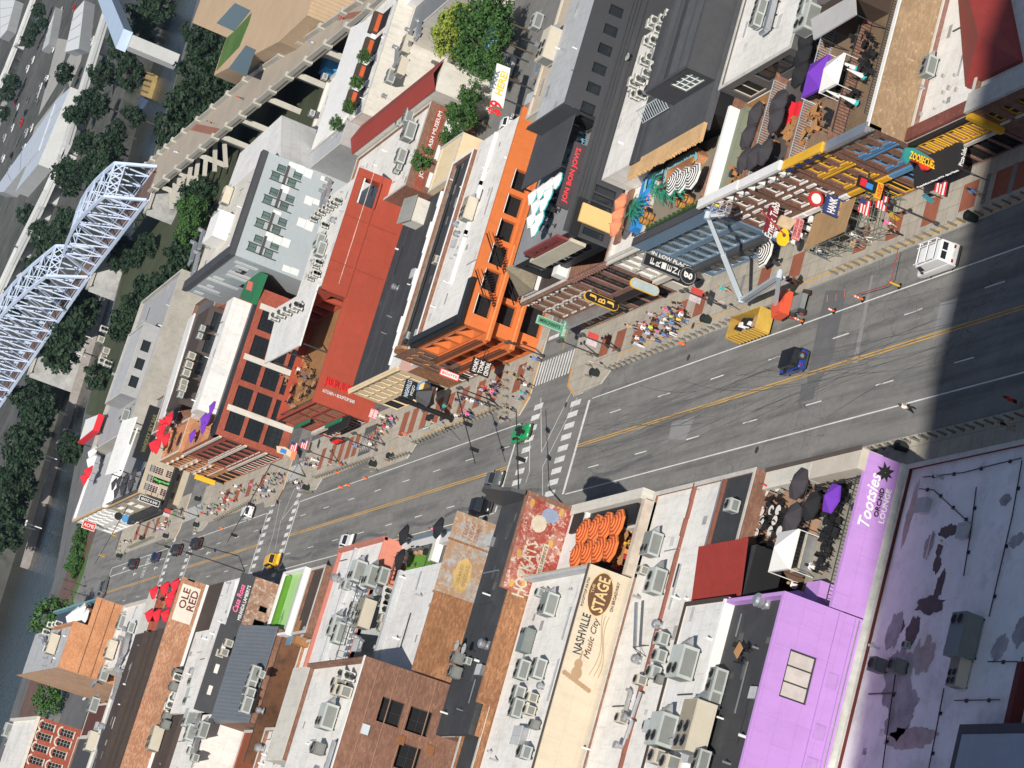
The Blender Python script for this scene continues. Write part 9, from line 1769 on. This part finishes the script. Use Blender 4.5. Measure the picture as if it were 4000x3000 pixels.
def tree(p,z,kind,rad,desc,place_,hgt=None,group='trees'):
    hgt=hgt or rad*1.15;q=gz(p,z+hgt);r=thing('tree','','tree',(q.x,q.y,z),random.uniform(0,6.28),group);later(r,desc,place_,-q.x,'from top edge')
    cr=kid('crown',CR[kind],r,(0,0,hgt));cr.scale=(rad,rad,rad*random.uniform(.85,1.1));cr.rotation_euler=(0,0,random.uniform(0,6));tk=kid('trunk',TRK,r);tk.scale=(rad*.8,rad*.8,hgt)
for p,rad in(((1690,300),3.6),((1750,200),3.0),((1640,470),0)):
    if rad:tree(c(1,0,*p),0,'y1',rad,'yellow-green tree','over the parking yard',7.5,'yard trees')
for p,rad in(((1920,200),3.8),((2050,130),3.2),((1880,420),3.2),((2080,330),2.4),((1960,560),2.4),((1760,760),2.4),((1850,820),1.9),((1720,960),2.1),((1800,1010),2.0),((1690,1180),2.1),((1760,1240),1.6),((2060,620),2.0)):tree(c(1,0,*p),0,random.choice(('m1','m2')),rad,'leafy green tree','in the parking yard',6.0 if p[1]<600 else 4.5,'yard trees')
tree(c(1,0,1440,1380),6,'m2',1.8,'small green tree','in a roof court behind the museum',3.0)
for p in((930,480),(860,710),(800,920),(690,1060)):tree(c(1,0,*p),10.7,'m1',1.3,'small blue-green tree','in the dark courtyards',2.4)
bankE=[(1750,380),(1700,640),(1900,740),(1550,980),(1640,880),(1830,480),(1800,900),(1500,1080),(1720,300),(1900,640)]
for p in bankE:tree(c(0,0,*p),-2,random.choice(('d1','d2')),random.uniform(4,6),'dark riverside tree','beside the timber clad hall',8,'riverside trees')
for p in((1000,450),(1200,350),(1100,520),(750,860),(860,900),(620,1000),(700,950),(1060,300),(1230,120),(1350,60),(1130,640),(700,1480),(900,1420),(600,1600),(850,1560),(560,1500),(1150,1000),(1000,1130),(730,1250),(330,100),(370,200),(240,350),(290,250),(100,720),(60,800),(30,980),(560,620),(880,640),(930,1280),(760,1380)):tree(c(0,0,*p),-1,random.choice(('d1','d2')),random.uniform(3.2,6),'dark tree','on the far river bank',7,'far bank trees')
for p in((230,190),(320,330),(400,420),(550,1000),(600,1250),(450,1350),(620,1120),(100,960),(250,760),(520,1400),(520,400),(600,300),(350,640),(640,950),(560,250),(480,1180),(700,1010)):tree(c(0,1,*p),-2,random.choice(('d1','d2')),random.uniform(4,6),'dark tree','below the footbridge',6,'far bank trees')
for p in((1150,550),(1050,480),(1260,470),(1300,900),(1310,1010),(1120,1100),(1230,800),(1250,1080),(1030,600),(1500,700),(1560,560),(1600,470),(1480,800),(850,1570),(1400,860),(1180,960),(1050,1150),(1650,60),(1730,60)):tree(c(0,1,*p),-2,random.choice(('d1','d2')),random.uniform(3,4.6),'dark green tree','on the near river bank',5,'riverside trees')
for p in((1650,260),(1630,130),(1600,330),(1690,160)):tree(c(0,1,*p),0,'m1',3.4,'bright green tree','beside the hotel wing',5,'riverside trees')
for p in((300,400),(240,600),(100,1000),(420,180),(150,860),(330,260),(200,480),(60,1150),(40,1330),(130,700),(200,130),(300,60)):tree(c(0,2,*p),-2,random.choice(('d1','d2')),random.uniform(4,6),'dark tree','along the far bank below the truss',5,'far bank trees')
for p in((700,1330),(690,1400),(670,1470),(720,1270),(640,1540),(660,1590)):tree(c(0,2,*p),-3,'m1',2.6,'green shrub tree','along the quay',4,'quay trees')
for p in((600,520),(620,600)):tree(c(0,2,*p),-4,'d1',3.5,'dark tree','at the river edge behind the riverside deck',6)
tree(c(0,3,450,400),0,'m2',5,'green tree','behind the orange brick block roof plant',8);tree(c(0,3,410,1040),0,'m1',4,'green street tree','by the quay steps',4)
# shrubs and hedge on the palm terrace front
for k in range(14):q=Vector((79.9,196+k*1.05,8.72));r=thing('planter_shrub','small clipped shrub in the row along the palm terrace front','shrub',q,0,'shrubs along the palm terrace front');cr=kid('foliage',CR['m1'],r,(0,0,.45));cr.scale=(.35,.35,.45);MB().lathe([(.16,0),(.2,.25)],8,(q.x,q.y,q.z)).build('pot',BLK,r)
# ---------------------------------------------------------------- finish
flush_labels()
names={id(p):p for p in list(K.values())+list(U.values())+list(CH.values())+list(TB_.values())+list(CARS.values())+[LP,LPB,TRB,CN,BO,BRL]}
def kill(o):
    for ch in list(KIDS.get(o.name,())):kill(ch)
    bpy.data.objects.remove(o)
for p in names.values():
    if p.name not in USED:kill(p)
# the air between town and far bank
hz=MB().box(-1000,4200,-340,7700,-13.5,140).build('haze',None);hz.data.materials.clear();hz['kind']='stuff'
hm=bpy.data.materials.new('haze_air');hm.use_nodes=True;hn=hm.node_tree;hn.nodes.clear();ho=hn.nodes.new('ShaderNodeOutputMaterial');hv=hn.nodes.new('ShaderNodeVolumePrincipled');hv.inputs['Color'].default_value=(.5,.72,1,1);hv.inputs['Density'].default_value=.000035;hv.inputs['Anisotropy'].default_value=.1
hn.links.new(hv.outputs[0],ho.inputs['Volume']);hz.data.materials.append(hm)
